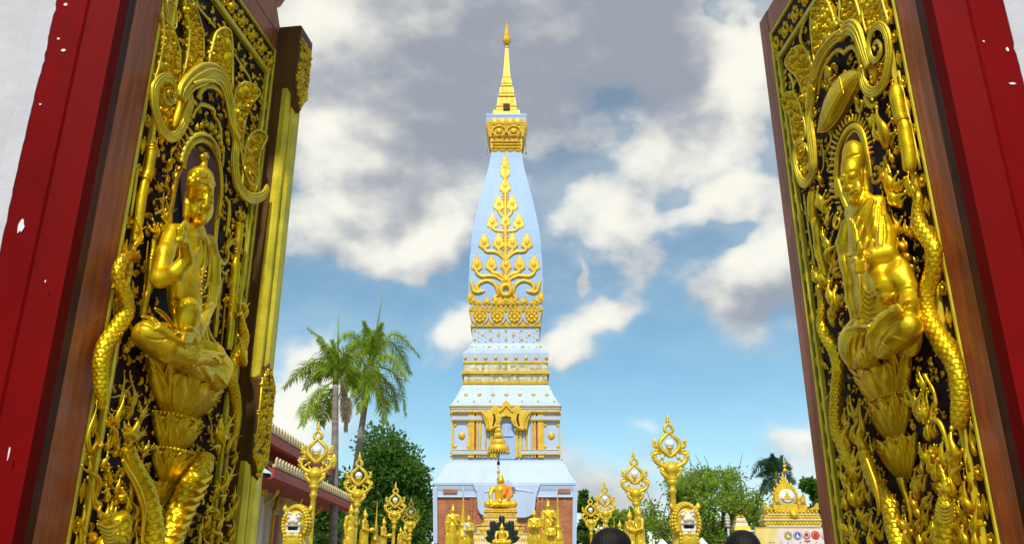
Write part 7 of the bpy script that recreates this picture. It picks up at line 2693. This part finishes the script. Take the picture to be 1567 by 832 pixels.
def tree(name, label, px, py, Y, half, zlow, n, leaf, m, seed, clumps=26, trunk=.35, sparse=False, group=None, cat='tree', lean=0, flat=.8):
    """crown top at photograph point (px, py); half = crown half width in photograph pixels; zlow = height of the crown's underside"""
    rg = np.random.default_rng(seed)
    x, y, z = at(px, py, Y)
    k = Y / ray(px, py)[1]
    w = half * k
    T = thing(name, label, cat, (x, Y, 0), 0, group)
    zc, hh = (z + zlow) / 2, (z - zlow) / 2
    C = []
    limbs = []
    for q in range(clumps):
        for _ in range(20):
            d = rg.normal(size=3)
            d /= np.linalg.norm(d)
            rr = rg.uniform(.35, .95) if not sparse else rg.uniform(.5, 1.0)
            c = np.array([d[0] * w * rr, d[1] * w * .8 * rr, zc + d[2] * hh * rr])
            if c[2] > zlow - .2 * hh:
                break
        s = w * (rg.uniform(.20, .36) if not sparse else rg.uniform(.16, .28))
        C.append((c, np.array([s, s, s * flat])))
        limbs.append(c)
    mb = MB()
    th = np.array([lean, 0, zlow * .75])
    mb.tube(spline(np.array([(0, 0, 0), (lean * .3, .05, zlow * .4), th]), 5), np.linspace(trunk * 1.25, trunk * .8, 11), 9)
    tr = mb.build('trunk', 'bark', T)
    mb = MB()
    for c in limbs[:: (1 if sparse else 2)]:
        mid = th * .5 + c * .5 + np.array([0, 0, -.12 * hh]) + rg.normal(size=3) * w * .05
        A = spline(np.array([th - np.array([0, 0, .2]), mid, c]), 4)
        mb.tube(A, np.linspace(trunk * (.45 if sparse else .5), trunk * .08, len(A)), 6)
        if sparse:
            for _ in range(4):
                e = c + rg.normal(size=3) * w * .2 + np.array([0, 0, w * .1])
                A2 = spline(np.array([mid * .3 + c * .7, (c + e) / 2 + rg.normal(size=3) * w * .03, e]), 3)
                mb.tube(A2, np.linspace(trunk * .14, trunk * .04, len(A2)), 5)
    mb.build('limbs', 'bark', tr, kind='stuff')
    leaf_quads(C, n, leaf, rg).build('crown', m, T, smooth=False, kind='stuff')
    return T


tree('broad_tree', 'big dense dark green tree left of the stupa behind the palms', 580, 672, 92, 112, 0.5, 52000, .42, MT['tree1'], 21, 76, .6)
tree('broad_tree', 'lower dark green bushy tree behind the left lamp row, under the palms', 535, 770, 78, 36, .5, 12000, .34, MT['tree1'], 22, 26, .35)
tree('round_shrub', 'clipped rounded dark shrub touching the left side of the stupa', 652, 772, 70, 26, .3, 14000, .20, MT['tree1'], 23, 16, .2, cat='shrub')
tree('round_shrub', 'low clipped shrub by the red-roofed hall behind the left lion', 505, 800, 50, 24, .3, 5000, .22, MT['tree1'], 24, 14, .15, cat='shrub')
tree('broad_tree', 'dark rounded tree just right of the stupa, behind the smaller lamps', 897, 741, 104, 24, 1.0, 12000, .42, MT['tree1'], 25, 26, .4)
tree('broad_tree', 'light green tree between the right lamp posts, lower than its neighbours', 962, 768, 88, 42, .5, 16000, .36, MT['tree2'], 26, 34, .4)
tree('feathery_tree', 'wide feathery tree with bare branches showing, behind the right lion', 1075, 704, 55, 96, 1.6, 24000, .17, MT['tree2'], 27, 64, .28, sparse=True)
tree('broad_tree', 'green bushes low behind the feathery tree right of the lion', 1120, 775, 80, 50, .5, 7000, .4, MT['tree2'], 28, 18, .3)
tree('broad_tree', 'dark green tree partly hidden by the right door leaf', 1258, 710, 62, 38, 1.0, 14000, .30, MT['tree1'], 29, 30, .4)
tree('broad_tree', 'small tree seen low behind the gold pediment sign', 1160, 772, 90, 18, 1.5, 2500, .4, MT['tree1'], 30, 9, .3)


# ------------------------------------------------------------------ palms
def frond(P, m, wid=1.0, droop=.62, n=74, seed=0, dead=False, leaf=.95):
    """pinnate leaf along a curve; returns its mesh builder"""
    rg = np.random.default_rng(seed)
    A = spline(np.array(P, float), 10)
    seg = np.r_[0, np.cumsum(np.linalg.norm(np.diff(A, axis=0), axis=1))]
    mb = MB()
    mb.tube(A, np.linspace(.055, .012, len(A)), 5)
    T = np.gradient(A, axis=0)
    T /= np.linalg.norm(T, axis=1)[:, None]
    for q in range(n):
        t = .12 + .88 * q / (n - 1)
        s = t * seg[-1]
        p = np.array([np.interp(s, seg, A[:, a]) for a in range(3)])
        d = np.array([np.interp(s, seg, T[:, a]) for a in range(3)])
        side = np.cross(d, [0, 0, 1])
        ln = np.linalg.norm(side)
        side = side / ln if ln > .15 else np.array([1.0, 0, 0])
        up = np.cross(side, d)
        L = leaf * wid * (.35 + .65 * math.sin(min(1, t * 1.15 + .1) * math.pi) ** .6) * (1 if t < .9 else .8)
        for sg in (-1, 1):
            for tier in (0, 1):
                el = rg.uniform(-.35, .55) if not dead else rg.uniform(-1.2, -.6)
                v = side * sg * .85 + d * rg.uniform(.45, .8) + up * el
                v /= np.linalg.norm(v)
                l = L * rg.uniform(.75, 1.1)
                mid = p + v * l * .55
                tip = p + v * l + np.array([0, 0, -droop * l])
                w = np.cross(v, up)
                w = w / (np.linalg.norm(w) + 1e-9) * .024
                mb.add([p - w * .5, p + w * .5, mid + w, tip, mid - w], [(0, 1, 2, 4), (4, 2, 3)])
    return mb


def palm(name, label, base, top, Y, fronds, spear, seed, cc, m='palm', dead=None, back=3, flen=3.0, droop=.50, nl=56):
    b, t = np.array(at(*base, Y)), np.array(at(*top, Y))
    g = t + (b - t) * (t[2] / max(.1, t[2] - b[2]))
    T = thing(name, label, 'palm tree', (g[0], Y, 0))
    off = np.array([g[0], Y, 0])
    mb = MB()
    A = spline(np.array([g - off, (g * .5 + t * .5) - off + np.array([.05, 0, 0]), t - off]), 12)
    n = len(A)
    rr = np.linspace(.24, .15, n) * (1 + .03 * (np.arange(n) % 2))
    mb.tube(A, rr, 12)
    tr = mb.build('trunk', 'trunk', T)
    mb = MB()
    dv = (t - g) / np.linalg.norm(t - g)
    mb.tube(np.array([t - off, t - off + dv * .7, t - off + dv * 1.3]), [.17, .15, .07], 12)
    mb.build('crown_shaft', 'palm', tr)
    rg = np.random.default_rng(seed)
    for i, pts in enumerate(fronds):
        dep = rg.uniform(-1.6, 1.6)
        X = []
        for j, (x, y) in enumerate(pts):
            X.append(np.array(at(*cc(x, y), Y + dep * j / (len(pts) - 1))) - off)
        frond(X, m, seed=seed * 50 + i, droop=droop, n=nl).build('frond', MT[m], T, smooth=False)
    for i in range(back):
        a = R(30) + R(120) * (i + .5) / back + rg.uniform(-.15, .15)
        o = t - off + dv * .9
        dr = np.array([math.cos(a), math.sin(a), 0])
        X = [o, o + dr * flen * .45 + np.array([0, 0, .8]), o + dr * flen * .95 + np.array([0, 0, -.2 - rg.uniform(0, 1.6)])]
        frond(X, m, seed=seed * 70 + i, droop=droop, n=nl).build('frond', MT[m], T, smooth=False)
    if spear:
        p, q = [np.array(at(*cc(*s), Y)) - off for s in spear]
        mb = MB()
        mb.tube([p, (p + q) / 2, q], [.05, .04, .008], 6)
        mb.build('spear_leaf', 'palm', T)
    if dead:
        X = [np.array(at(*cc(x, y), Y - .4)) - off for x, y in dead]
        frond(X, 'palmdead', wid=.6, seed=seed + 3, dead=True).build('frond', MT['palmdead'], T, smooth=False, label='dead brown hanging frond')
    return T


CP = lambda x, y: (400 + x * .28836, 420 + y * .28836)
palm('royal_palm', 'royal palm with straight trunk beside the hall, the left of the pair', (508, 832), (513.5, 588), 42,
     [[(405, 545), (335, 370), (248, 285)], [(400, 550), (270, 470), (120, 600)], [(390, 560), (275, 650), (215, 800)], [(398, 575), (335, 680), (318, 800)], [(402, 545), (370, 430), (300, 345)], [(405, 545), (440, 420), (520, 350)], [(410, 550), (470, 500), (500, 600)], [(400, 545), (385, 440), (375, 350)], [(395, 550), (330, 520), (280, 560)]],
     ((407, 400), (409, 212)), 1, CP, dead=[(420, 560), (455, 640), (450, 830)])
palm('royal_palm', 'royal palm with leaning trunk, the right of the pair, nearer the stupa', (540, 740), (566.5, 560), 47,
     [[(582, 460), (565, 330), (545, 250)], [(585, 460), (612, 330), (640, 260)], [(588, 460), (700, 315), (838, 430)], [(592, 470), (690, 440), (770, 560)], [(595, 480), (720, 540), (765, 745)], [(590, 490), (640, 600), (655, 790)], [(575, 480), (510, 540), (490, 640)], [(575, 465), (480, 320), (390, 370)], [(578, 480), (545, 600), (520, 730)], [(585, 485), (690, 600), (720, 720)], [(585, 485), (600, 600), (690, 700)]],
     ((606, 330), (647, 80)), 2, CP)
CQ = lambda x, y: (1080 + x * .23085, 640 + y * .23085)
palm('coconut_palm', 'dark coconut palm rising behind the gold pediment sign', (1187, 832), (1187, 732), 75,
     [[(450, 375), (400, 300), (355, 285)], [(455, 370), (445, 290), (440, 235)], [(460, 370), (490, 290), (505, 245)], [(465, 372), (530, 320), (568, 330)], [(465, 380), (540, 380), (590, 430)], [(450, 380), (390, 360), (330, 385)], [(448, 385), (385, 430), (365, 510)], [(450, 388), (415, 440), (395, 500)], [(462, 388), (480, 440), (475, 500)], [(465, 386), (520, 420), (540, 480)], [(455, 372), (420, 280), (385, 275)], [(458, 388), (455, 440), (440, 500)]],
     None, 3, CQ, m='tree3', back=4, flen=2.6, droop=.3, nl=52)


# ------------------------------------------------------------------ the hall on the left
def hall():
    T = thing('temple_hall', 'long temple hall with red-edged tiled roofs along the left side', 'building', (-10.5, 34, 0))
    o = np.array([-10.5, 34, 0])

    def bx(name, c, d, m, par=T, bev=0.0):
        mb = MB()
        mb.box(np.array(c) - o, d, bev)
        return mb.build(name, m, par, smooth=False)
    bx('wall', (-13, 31, 2.9), (4.0, 27, 5.8), 'cream')
    bx('plinth', (-11.8, 31, .35), (5.4, 29, .7), 'cream')
    for i, y in enumerate((22, 26, 30, 34, 38, 42)):
        mb = MB()
        mb.lathe([(.34, .7), (.34, 1.0), (.26, 1.1), (.24, 4.6), (.30, 4.7), (.36, 5.0), (.36, 5.4)], 12, np.array((-10.1, y, 0)) - o)
        c = mb.build('pillar', 'cream', T)
        for z in (4.5, 1.2):
            mb = MB()
            mb.lathe([(.27, 0), (.30, .08), (.30, .30), (.27, .38)], 12, np.array((-10.1, y, z)) - o)
            mb.build('gilded_band', 'lampgold', c)
        # carved bracket carrying the eaves
        mb = MB()
        A = spline(np.array([(-9.9, y, 4.2), (-9.45, y, 4.6), (-9.35, y, 5.2), (-9.0, y, 5.75)]) - o, 5)
        mb.tube(A, np.linspace(.10, .16, len(A)), 7, flat=.6)
        mb.build('eave_bracket', 'lampgold', c)
    for i, y in enumerate((24, 28, 32, 36, 40)):
        w = bx('window', (-10.98, y, 2.9), (.06, 1.3, 2.6), 'tred')
        bx('frame', (-10.95, y - .74, 2.9), (.12, .16, 2.9), 'lampgold', w)
        bx('frame', (-10.95, y + .74, 2.9), (.12, .16, 2.9), 'lampgold', w)
        mb = MB()
        P = np.array([(-.95, 4.35), (-.6, 4.5), (-.5, 4.9), (-.2, 5.0), (0, 5.6), (.2, 5.0), (.5, 4.9), (.6, 4.5), (.95, 4.35)])
        mb.prism(P, 0, .12)
        v = mb.verts()
        m2 = MB()
        m2.add(np.column_stack([-10.98 + v[:, 2] - o[0], v[:, 0] + y - o[1], v[:, 1]]), mb.f)
        m2.build('window_gable', 'lampgold', w, smooth=False)

    def roof(x0, z0, x1, z1, ya, yb, th=.16):
        """sloping tiled plane from the eave (x0, z0) up to (x1, z1)"""
        mb = MB()
        L = math.hypot(x1 - x0, z1 - z0)
        nx, nz = -(z1 - z0) / L * -1, abs(x1 - x0) / L
        P = [(x0, z0), (x1, z1), (x1, z1 + th), (x0, z0 + th)]
        v = [(x, y, z) for y in (ya, yb) for x, z in P]
        mb.add(np.array(v) - o, [(0, 1, 2, 3), (7, 6, 5, 4), (0, 4, 5, 1), (1, 5, 6, 2), (2, 6, 7, 3), (3, 7, 4, 0)])
        r = mb.build('roof', 'tile', T, smooth=False)
        # courses of tiles, one joined part
        mb = MB()
        n = int(L / .28)
        for q in range(n):
            t0, t1 = q / n, (q + 1) / n
            a = np.array([x0 + (x1 - x0) * t0, z0 + (z1 - z0) * t0 + th])
            b = np.array([x0 + (x1 - x0) * t1, z0 + (z1 - z0) * t1 + th])
            m_ = int((yb - ya) / .3)
            for k in range(m_):
                y0 = ya + (yb - ya) * k / m_
                y1 = ya + (yb - ya) * (k + .94) / m_
                mb.add(np.array([(a[0], y0, a[1] + .06), (a[0], y1, a[1] + .06), (b[0], y1, b[1] + .01), (b[0], y0, b[1] + .01), (a[0], y0, a[1]), (a[0], y1, a[1])]) - o, [(0, 1, 2, 3), (4, 5, 1, 0)])
        mb.build('roof_tiles', 'tile', r, smooth=False, kind='stuff')
        bx('eave_board', (x0 + .03, (ya + yb) / 2, z0 + .02), (.10, yb - ya + .1, .34), 'tred', r)
        bx('eave_board', (x0 + .06, (ya + yb) / 2, z0 + .27), (.12, yb - ya + .12, .10), 'ochre', r)
        bx('soffit', (x0 - .75, (ya + yb) / 2, z0 - .16), (1.45, yb - ya - .1, .05), 'tred', r)
        return r

    r1 = roof(-8.95, 6.25, -13.0, 9.2, 18, 41.5)
    r2 = roof(-8.55, 4.95, -9.8, 5.75, 30, 45.5)
    # upright ornaments along the roof edges
    for (rr, x, z, ya, yb) in ((r1, -8.92, 6.6, 18, 41.5), (r2, -8.52, 5.3, 30, 45.5)):
        n = int((yb - ya) / .42)
        for k in range(n):
            y = ya + (k + .5) * (yb - ya) / n
            mb = MB()
            mb.prism([(-.11, 0), (.11, 0), (.13, .13), (0, .27), (-.13, .13)], 0, .07)
            v = mb.verts()
            m2 = MB()
            m2.add(np.column_stack([v[:, 2] + x - o[0], v[:, 0] + y - o[1], v[:, 1] + z - .02]), mb.f)
            m2.build('ridge_antefix', 'ochre', rr, smooth=False)
        mb = MB()
        A = spline(np.array([(x, yb, z - .1), (x, yb + .35, z + .15), (x, yb + .45, z + .7), (x, yb + .7, z + 1.25)]) - o, 5)
        mb.tube(A, np.r_[np.linspace(.10, .17, len(A) // 2), np.linspace(.15, .01, len(A) - len(A) // 2)], 8)
        mb.build('roof_horn', 'lampgold', rr)
    # end gable and bracket of the porch roof
    bx('barge_board', (-9.15, 45.58, 5.25), (1.3, .12, .5), 'tred')
    bx('porch_wall', (-12.0, 45, 2.4), (3.2, .3, 4.4), 'cream')


hall()


# ------------------------------------------------------------------ pediment sign and banner on the right
def lathe_y(mb, prof, c, n=28):
    """disc facing the camera: profile (r, depth towards -y)"""
    m = MB()
    m.lathe([(r, d) for r, d in prof], n)
    v = m.verts()
    mb.add(np.column_stack([v[:, 0] + c[0], c[1] - v[:, 2], v[:, 1] + c[2]]), m.f)
    return mb


def ytext(poly, c, k, y, th):
    P = np.array([((x - c[0]) * k, -(z - c[1]) * k) for x, z in poly])
    mb = MB()
    mb.prism(P, 0, th)
    v = mb.verts()
    m2 = MB()
    m2.add(np.column_stack([v[:, 0], y - v[:, 2], v[:, 1]]), mb.f)
    return m2


def sign():
    Y = 42.0
    k = Y / 1310 * .23085
    c = at(*CQ(562, 720), Y)
    T = thing('pediment_sign', 'gold and white pediment sign with a round white emblem on top', 'sign', (c[0], Y, c[2]))
    P = lambda x, y: ((x - 562) * k, (720 - y) * k)

    def slab(name, x0, y0, x1, y1, th, m, par=T, yy=0):
        a, b = P(x0, y0), P(x1, y1)
        mb = MB()
        mb.box(((a[0] + b[0]) / 2, yy, (a[1] + b[1]) / 2), (abs(b[0] - a[0]), th, abs(b[1] - a[1])), .01)
        return mb.build(name, m, par, smooth=False)
    mb = MB()
    mb.box((0, 0, -c[2] / 2 - .002), (370 * k, .8, c[2] - .004))
    mb.build('wall', 'cream', T, smooth=False)
    slab('moulding', 385, 720, 740, 712, 1.0, 'lionwhite')
    s1 = slab('frieze', 376, 711, 750, 682, .9, 'statue')
    slab('moulding', 372, 681, 754, 672, 1.05, 'lionwhite')
    s2 = slab('frieze', 380, 671, 748, 646, .85, 'statue')
    slab('moulding', 398, 645, 742, 638, .95, 'lionwhite')
    s3 = slab('frieze', 402, 637, 738, 612, .8, 'statue')
    for s_, y, n, w in ((s1, 697, 15, 22), (s2, 659, 15, 20), (s3, 625, 13, 20)):
        mb = MB()
        for q in range(n):
            x = 562 + (q - (n - 1) / 2) * 350 / n
            p = P(x, y)
            mb.ball((p[0], -.46, p[1]), (w * .42 * k, .06, w * .5 * k), 7, 5)
        mb.build('carved_leaves', 'statue', s_, kind='stuff')
    for sg in (-1, 1):
        X = lambda x: 562 + sg * (x - 562)
        f = ytext([(X(x), y) for x, y in ((660, 612), (742, 612), (740, 568), (722, 590), (700, 600))], (562, 720), k, -.2, .3).build('side_wing', 'statue', T, smooth=False)
        slab('step', X(615), 611, X(672), 575, .7, 'statue')
        slab('step', X(618), 574, X(668), 566, .75, 'lionwhite')
        ytext([(X(x), y) for x, y in ((628, 565), (664, 565), (664, 530), (654, 510), (646, 535), (636, 530))], (562, 720), k, -.2, .25).build('corner_leaf', 'statue', T, smooth=False)
    slab('emblem_base', 510, 611, 614, 575, .6, 'statue')
    p = P(572, 640)
    mb = MB()
    lathe_y(mb, [(0, 0), (28 * k, .02), (24 * k, .1), (0, .14)], (p[0], -.5, p[1]))
    mb.build('boss', 'statue', T)
    # flame-shaped frame round the emblem
    half = [(462, 575), (462, 540), (468, 505), (480, 478), (500, 450), (520, 432), (534, 412), (541, 392)]
    out = [(555 - (541 - 555) * 0 + (x - 541) if False else x + 8, y) for x, y in half]
    full = out + [(2 * 550 - x, y) for x, y in out[-2::-1]]
    fr = ytext(full, (562, 720), k, .1, .22).build('flame_frame', 'statue', T, smooth=False)
    mb = MB()
    for (x, y) in full:
        q = P(x, y)
        mb.tube([(q[0], 0, q[1] - 8 * k), (q[0] + (x - 550) * k * .10, 0, q[1] + 4 * k), (q[0] + (x - 550) * k * .12, 0, q[1] + 20 * k)], [8 * k, 8 * k, 1 * k], 6)
    mb.build('frame_flames', 'statue', fr, kind='stuff')
    ce = P(552, 532)
    mb = MB()
    lathe_y(mb, [(0, 0), (72 * k, .0), (72 * k, .06), (0, .061)], (ce[0], -.14, ce[1]))
    e = mb.build('emblem_rim', 'statue', fr)
    mb = MB()
    lathe_y(mb, [(0, 0), (55 * k, .0), (55 * k, .03), (0, .031)], (ce[0], -.205, ce[1]))
    mb.build('emblem_disc', 'inkwhite', e)
    em = MB()
    for poly in ([(548, 486), (550, 474), (552, 486), (555, 500), (560, 508), (560, 516), (568, 522), (570, 530), (580, 536), (580, 545), (520, 545), (520, 536), (530, 530), (532, 522), (540, 516), (540, 508), (545, 500)],):
        m_ = ytext([(x + 2, y) for x, y in poly], (562, 720), k, -.24, .02)
        em.add(m_.verts(), m_.f)
    em.build('emblem_stupa', 'statue', e, smooth=False)
    em = MB()
    A = [(552 + 40 * math.cos(a), 528 - 40 * math.sin(a) * .9) for a in np.linspace(R(190), R(350), 16)]
    X = np.array([(P(x, y)[0], -.25, P(x, y)[1]) for x, y in A])
    em.tube(X, 4.5 * k, 6)
    em.build('emblem_ribbon', 'inkolive', e)
    # thin ceremonial umbrella on a pole behind
    Y2 = 47.0
    c2 = at(*CQ(531, 400), Y2)
    k2 = Y2 / 1300 * .23085
    U = thing('tiered_umbrella', 'small golden umbrella on a thin pole behind the pediment sign', 'umbrella', (c2[0], Y2, 0))
    mb = MB()
    mb.tube([(0, 0, 0), (0, 0, c2[2] + 140 * k2)], .03, 6)
    mb.build('pole', 'grey', U)
    for (y0, y1, w) in ((355, 330, 15), (326, 306, 11), (302, 286, 7)):
        mb = MB()
        z0, z1 = c2[2] + (400 - y0) * k2, c2[2] + (400 - y1) * k2
        mb.lathe([(w * k2, z0), (w * k2, z0 + .1), (w * .5 * k2, z1), (.02, z1 + .03)], 12)
        mb.build('umbrella_tier', 'sgold', U)

    # printed banner
    Y = 27.0
    kb = Y / 1316 * .23085
    c = at(*CQ(328, 727), Y)
    x1 = at(*CQ(328 + 700, 727), Y)[0]
    B = thing('printed_banner', 'yellow and pink printed banner with a row of round logos', 'banner', (c[0], Y, 0))
    W_ = x1 - c[0]
    zt = c[2]
    for (a, b, m_) in ((0, .21, 'banner_y'), (.21, 1, 'banner_w')):
        mb = MB()
        mb.box((W_ * (a + b) / 2, 0, zt / 2 + .25), (W_ * (b - a) - .002, .03, zt - .5))
        mb.build('banner_sheet', m_, B, smooth=False)
    for x in (0, W_ * .5, W_):
        mb = MB()
        mb.box((x, .05, zt / 2), (.06, .05, zt))
        mb.build('frame_post', 'grey', B, smooth=False)
    mb = MB()
    mb.box((W_ / 2, .02, zt + .02), (W_ + .06, .07, .03))
    mb.build('top_rail', 'sgold', B, smooth=False)
    PB = lambda x, y: ((x - 328) * kb, zt - (y - 727) * kb)
    for i, (x, y, m1, m2_) in enumerate(((540, 772, 'inkolive', 'banner_y'), (602, 772, 'inkblue', 'inkwhite'), (660, 768, 'inkwhite', 'inkred'), (720, 769, 'inkorange', 'inkred'), (782, 769, 'inkpink', 'inkwhite'))):
        q = PB(x, y)
        mb = MB()
        lathe_y(mb, [(0, 0), (28 * kb, 0), (28 * kb, .004), (0, .005)], (q[0], -.017, q[1]), 24)
        lo = mb.build('logo', m1, B)
        mb = MB()
        mb.tube([(q[0] + 23 * kb * math.cos(a), -.024, q[1] + 23 * kb * math.sin(a)) for a in np.linspace(0, 2 * math.pi, 25)[:-1]], 2.2 * kb, 5, up=(0, 1, 0), closed=True)
        mb.build('logo_ring', m2_, lo)
        mb = MB()
        if i in (0, 1):
            A = [(-12, -12), (12, -12), (8, 0), (3, 4), (0, 16), (-3, 4), (-8, 0)]
        elif i == 2:
            A = [(-13, -10), (13, -10), (14, 4), (8, 14), (-8, 14), (-14, 4)]
        else:
            A = [(13 * math.cos(t), 13 * math.sin(t)) for t in np.linspace(0, 2 * math.pi, 13)[:-1]]
        mb.prism([(a * kb, b * kb) for a, b in A], 0, .004)
        v = mb.verts()
        m2 = MB()
        m2.add(np.column_stack([v[:, 0] + q[0], -.023 - v[:, 2], v[:, 1] + q[1]]), mb.f)
        m2.build('logo_motif', m2_, lo, smooth=False)
    q = PB(662, 806)
    mb = MB()
    mb.box((q[0], -.02, q[1]), (38 * kb, .008, 9 * kb))
    mb.build('logo_ribbon', 'inkred', B, smooth=False)
    # tops of the lines of lettering at the foot of the view
    rg = np.random.default_rng(12)
    for (xa, xb, m_) in ((390, 640, 'ink'), (655, 800, 'inkred'), (805, 980, 'ink')):
        mb = MB()
        x = xa
        while x < xb:
            w = rg.uniform(9, 15)
            q0, q1 = PB(x, 826), PB(x + w, 850)
            r = 1.7 * kb
            mb.tube([(q0[0], -.022, q1[1]), (q0[0], -.022, q0[1] - 3 * kb), (q0[0] + w * .3 * kb, -.022, q0[1]), (q0[0] + w * .7 * kb, -.022, q0[1] - 1 * kb), (q0[0] + w * .75 * kb, -.022, q1[1])], r, 5, up=(0, 1, 0))
            if rg.random() < .4:
                qq = PB(x + w * .5, 818)
                mb.tube([(qq[0] - 3 * kb, -.022, qq[1]), (qq[0] + 2 * kb, -.022, qq[1] + 3 * kb), (qq[0] + 5 * kb, -.022, qq[1] + 7 * kb)], r, 5, up=(0, 1, 0))
            x += w * 1.35
        mb.build('banner_lettering', m_, B, kind='stuff')
    # small shrine, red roof, lantern, tents
    Y = 52
    ks = Y / 1310 * .23085
    c = at(*CQ(232, 740), Y)
    H = thing('small_shrine', 'small white and gold shrine left of the pediment sign', 'shrine', (c[0], Y, 0))
    mb = MB()
    mb.box((0, 0, c[2] / 2), (100 * ks, 100 * ks, c[2] - .004))
    mb.build('wall', 'lionwhite', H, smooth=False)
    for (w0, y0, w1, y1, m_) in ((60, 740, 52, 716, 'statue'), (46, 715, 40, 690, 'lionwhite'), (44, 689, 36, 680, 'statue'), (34, 679, 30, 660, 'lionwhite'), (34, 659, 10, 640, 'statue')):
        mb = MB()
        z0, z1 = c[2] + (740 - y0) * ks, c[2] + (740 - y1) * ks
        mb.lathe([(w0 * ks * 1.3, z0), (w1 * ks * 1.3, z1)], sq=4, a0=R(45))
        mb.build('roof_tier', m_, H, smooth=False)
    c = at(*CQ(290, 738), 40)
    kr = 40 / 1316 * .23085
    Rf = thing('low_red_wall', 'low brick-red wall stub between the shrine and the banner', 'wall', (c[0], 40, 0))
    mb = MB()
    mb.box((0, .2, c[2] / 2 - .06), (84 * kr, .4, c[2] - .12))
    mb.build('wall_body', 'tred', Rf, smooth=False)
    mb = MB()
    mb.box((0, .2, c[2] - .03), (92 * kr, .5, .06))
    mb.build('coping', 'chip', Rf, smooth=False)
    c = at(*CQ(148, 720), 30)
    kl = 30 / 1312 * .23085
    La = thing('hanging_lantern_post', 'pale ribbed lantern on a post in front of the feathery tree', 'lantern', (c[0], 30, 0))
    mb = MB()
    mb.tube([(0, 0, 0), (0, 0, c[2])], .04, 8)
    mb.build('post', 'grey', La)
    for q in range(4):
        mb = MB()
        z = c[2] + q * 19 * kl
        mb.lathe([(12 * kl, z), (17 * kl, z + 5 * kl), (17 * kl, z + 13 * kl), (12 * kl, z + 18 * kl)], 14)
        mb.build('lantern_rib', 'cream' if q else 'grey', La)
    mb = MB()
    mb.lathe([(14 * kl, c[2] + 77 * kl), (8 * kl, c[2] + 86 * kl), (2 * kl, c[2] + 92 * kl)], 12)
    mb.build('lantern_cap', 'grey', La)
    CR = lambda x, y: (860 + x * .2549, 620 + y * .2549)
    for (x, y, w, lab) in ((600, 800, 70, 'white canopy roof peeking up left of the right lion'), (838, 792, 60, 'white canopy roof peeking up right of the right lion')):
        Y = 36
        c = at(*CR(x, y), Y)
        kk = Y / 1316 * .2549 * w
        t = thing('canopy_tent', lab, 'canopy', (c[0], Y, 0), 0, 'white canopies')
        mb = MB()
        mb.lathe([(kk * 1.2, c[2] - .75), (kk * 1.25, c[2] - .55), (kk * .8, c[2] - .32), (kk * .35, c[2] - .12), (.03, c[2])], sq=4, a0=R(45))
        mb.build('canopy_roof', 'tent', t, smooth=False)
        for sx in (-1, 1):
            for sy in (-1, 1):
                mb = MB()
                mb.tube([(sx * kk * .8, sy * kk * .8, 0), (sx * kk * .8, sy * kk * .8, c[2] - .7)], .03, 6)
                mb.build('post', 'grey', t)


sign()
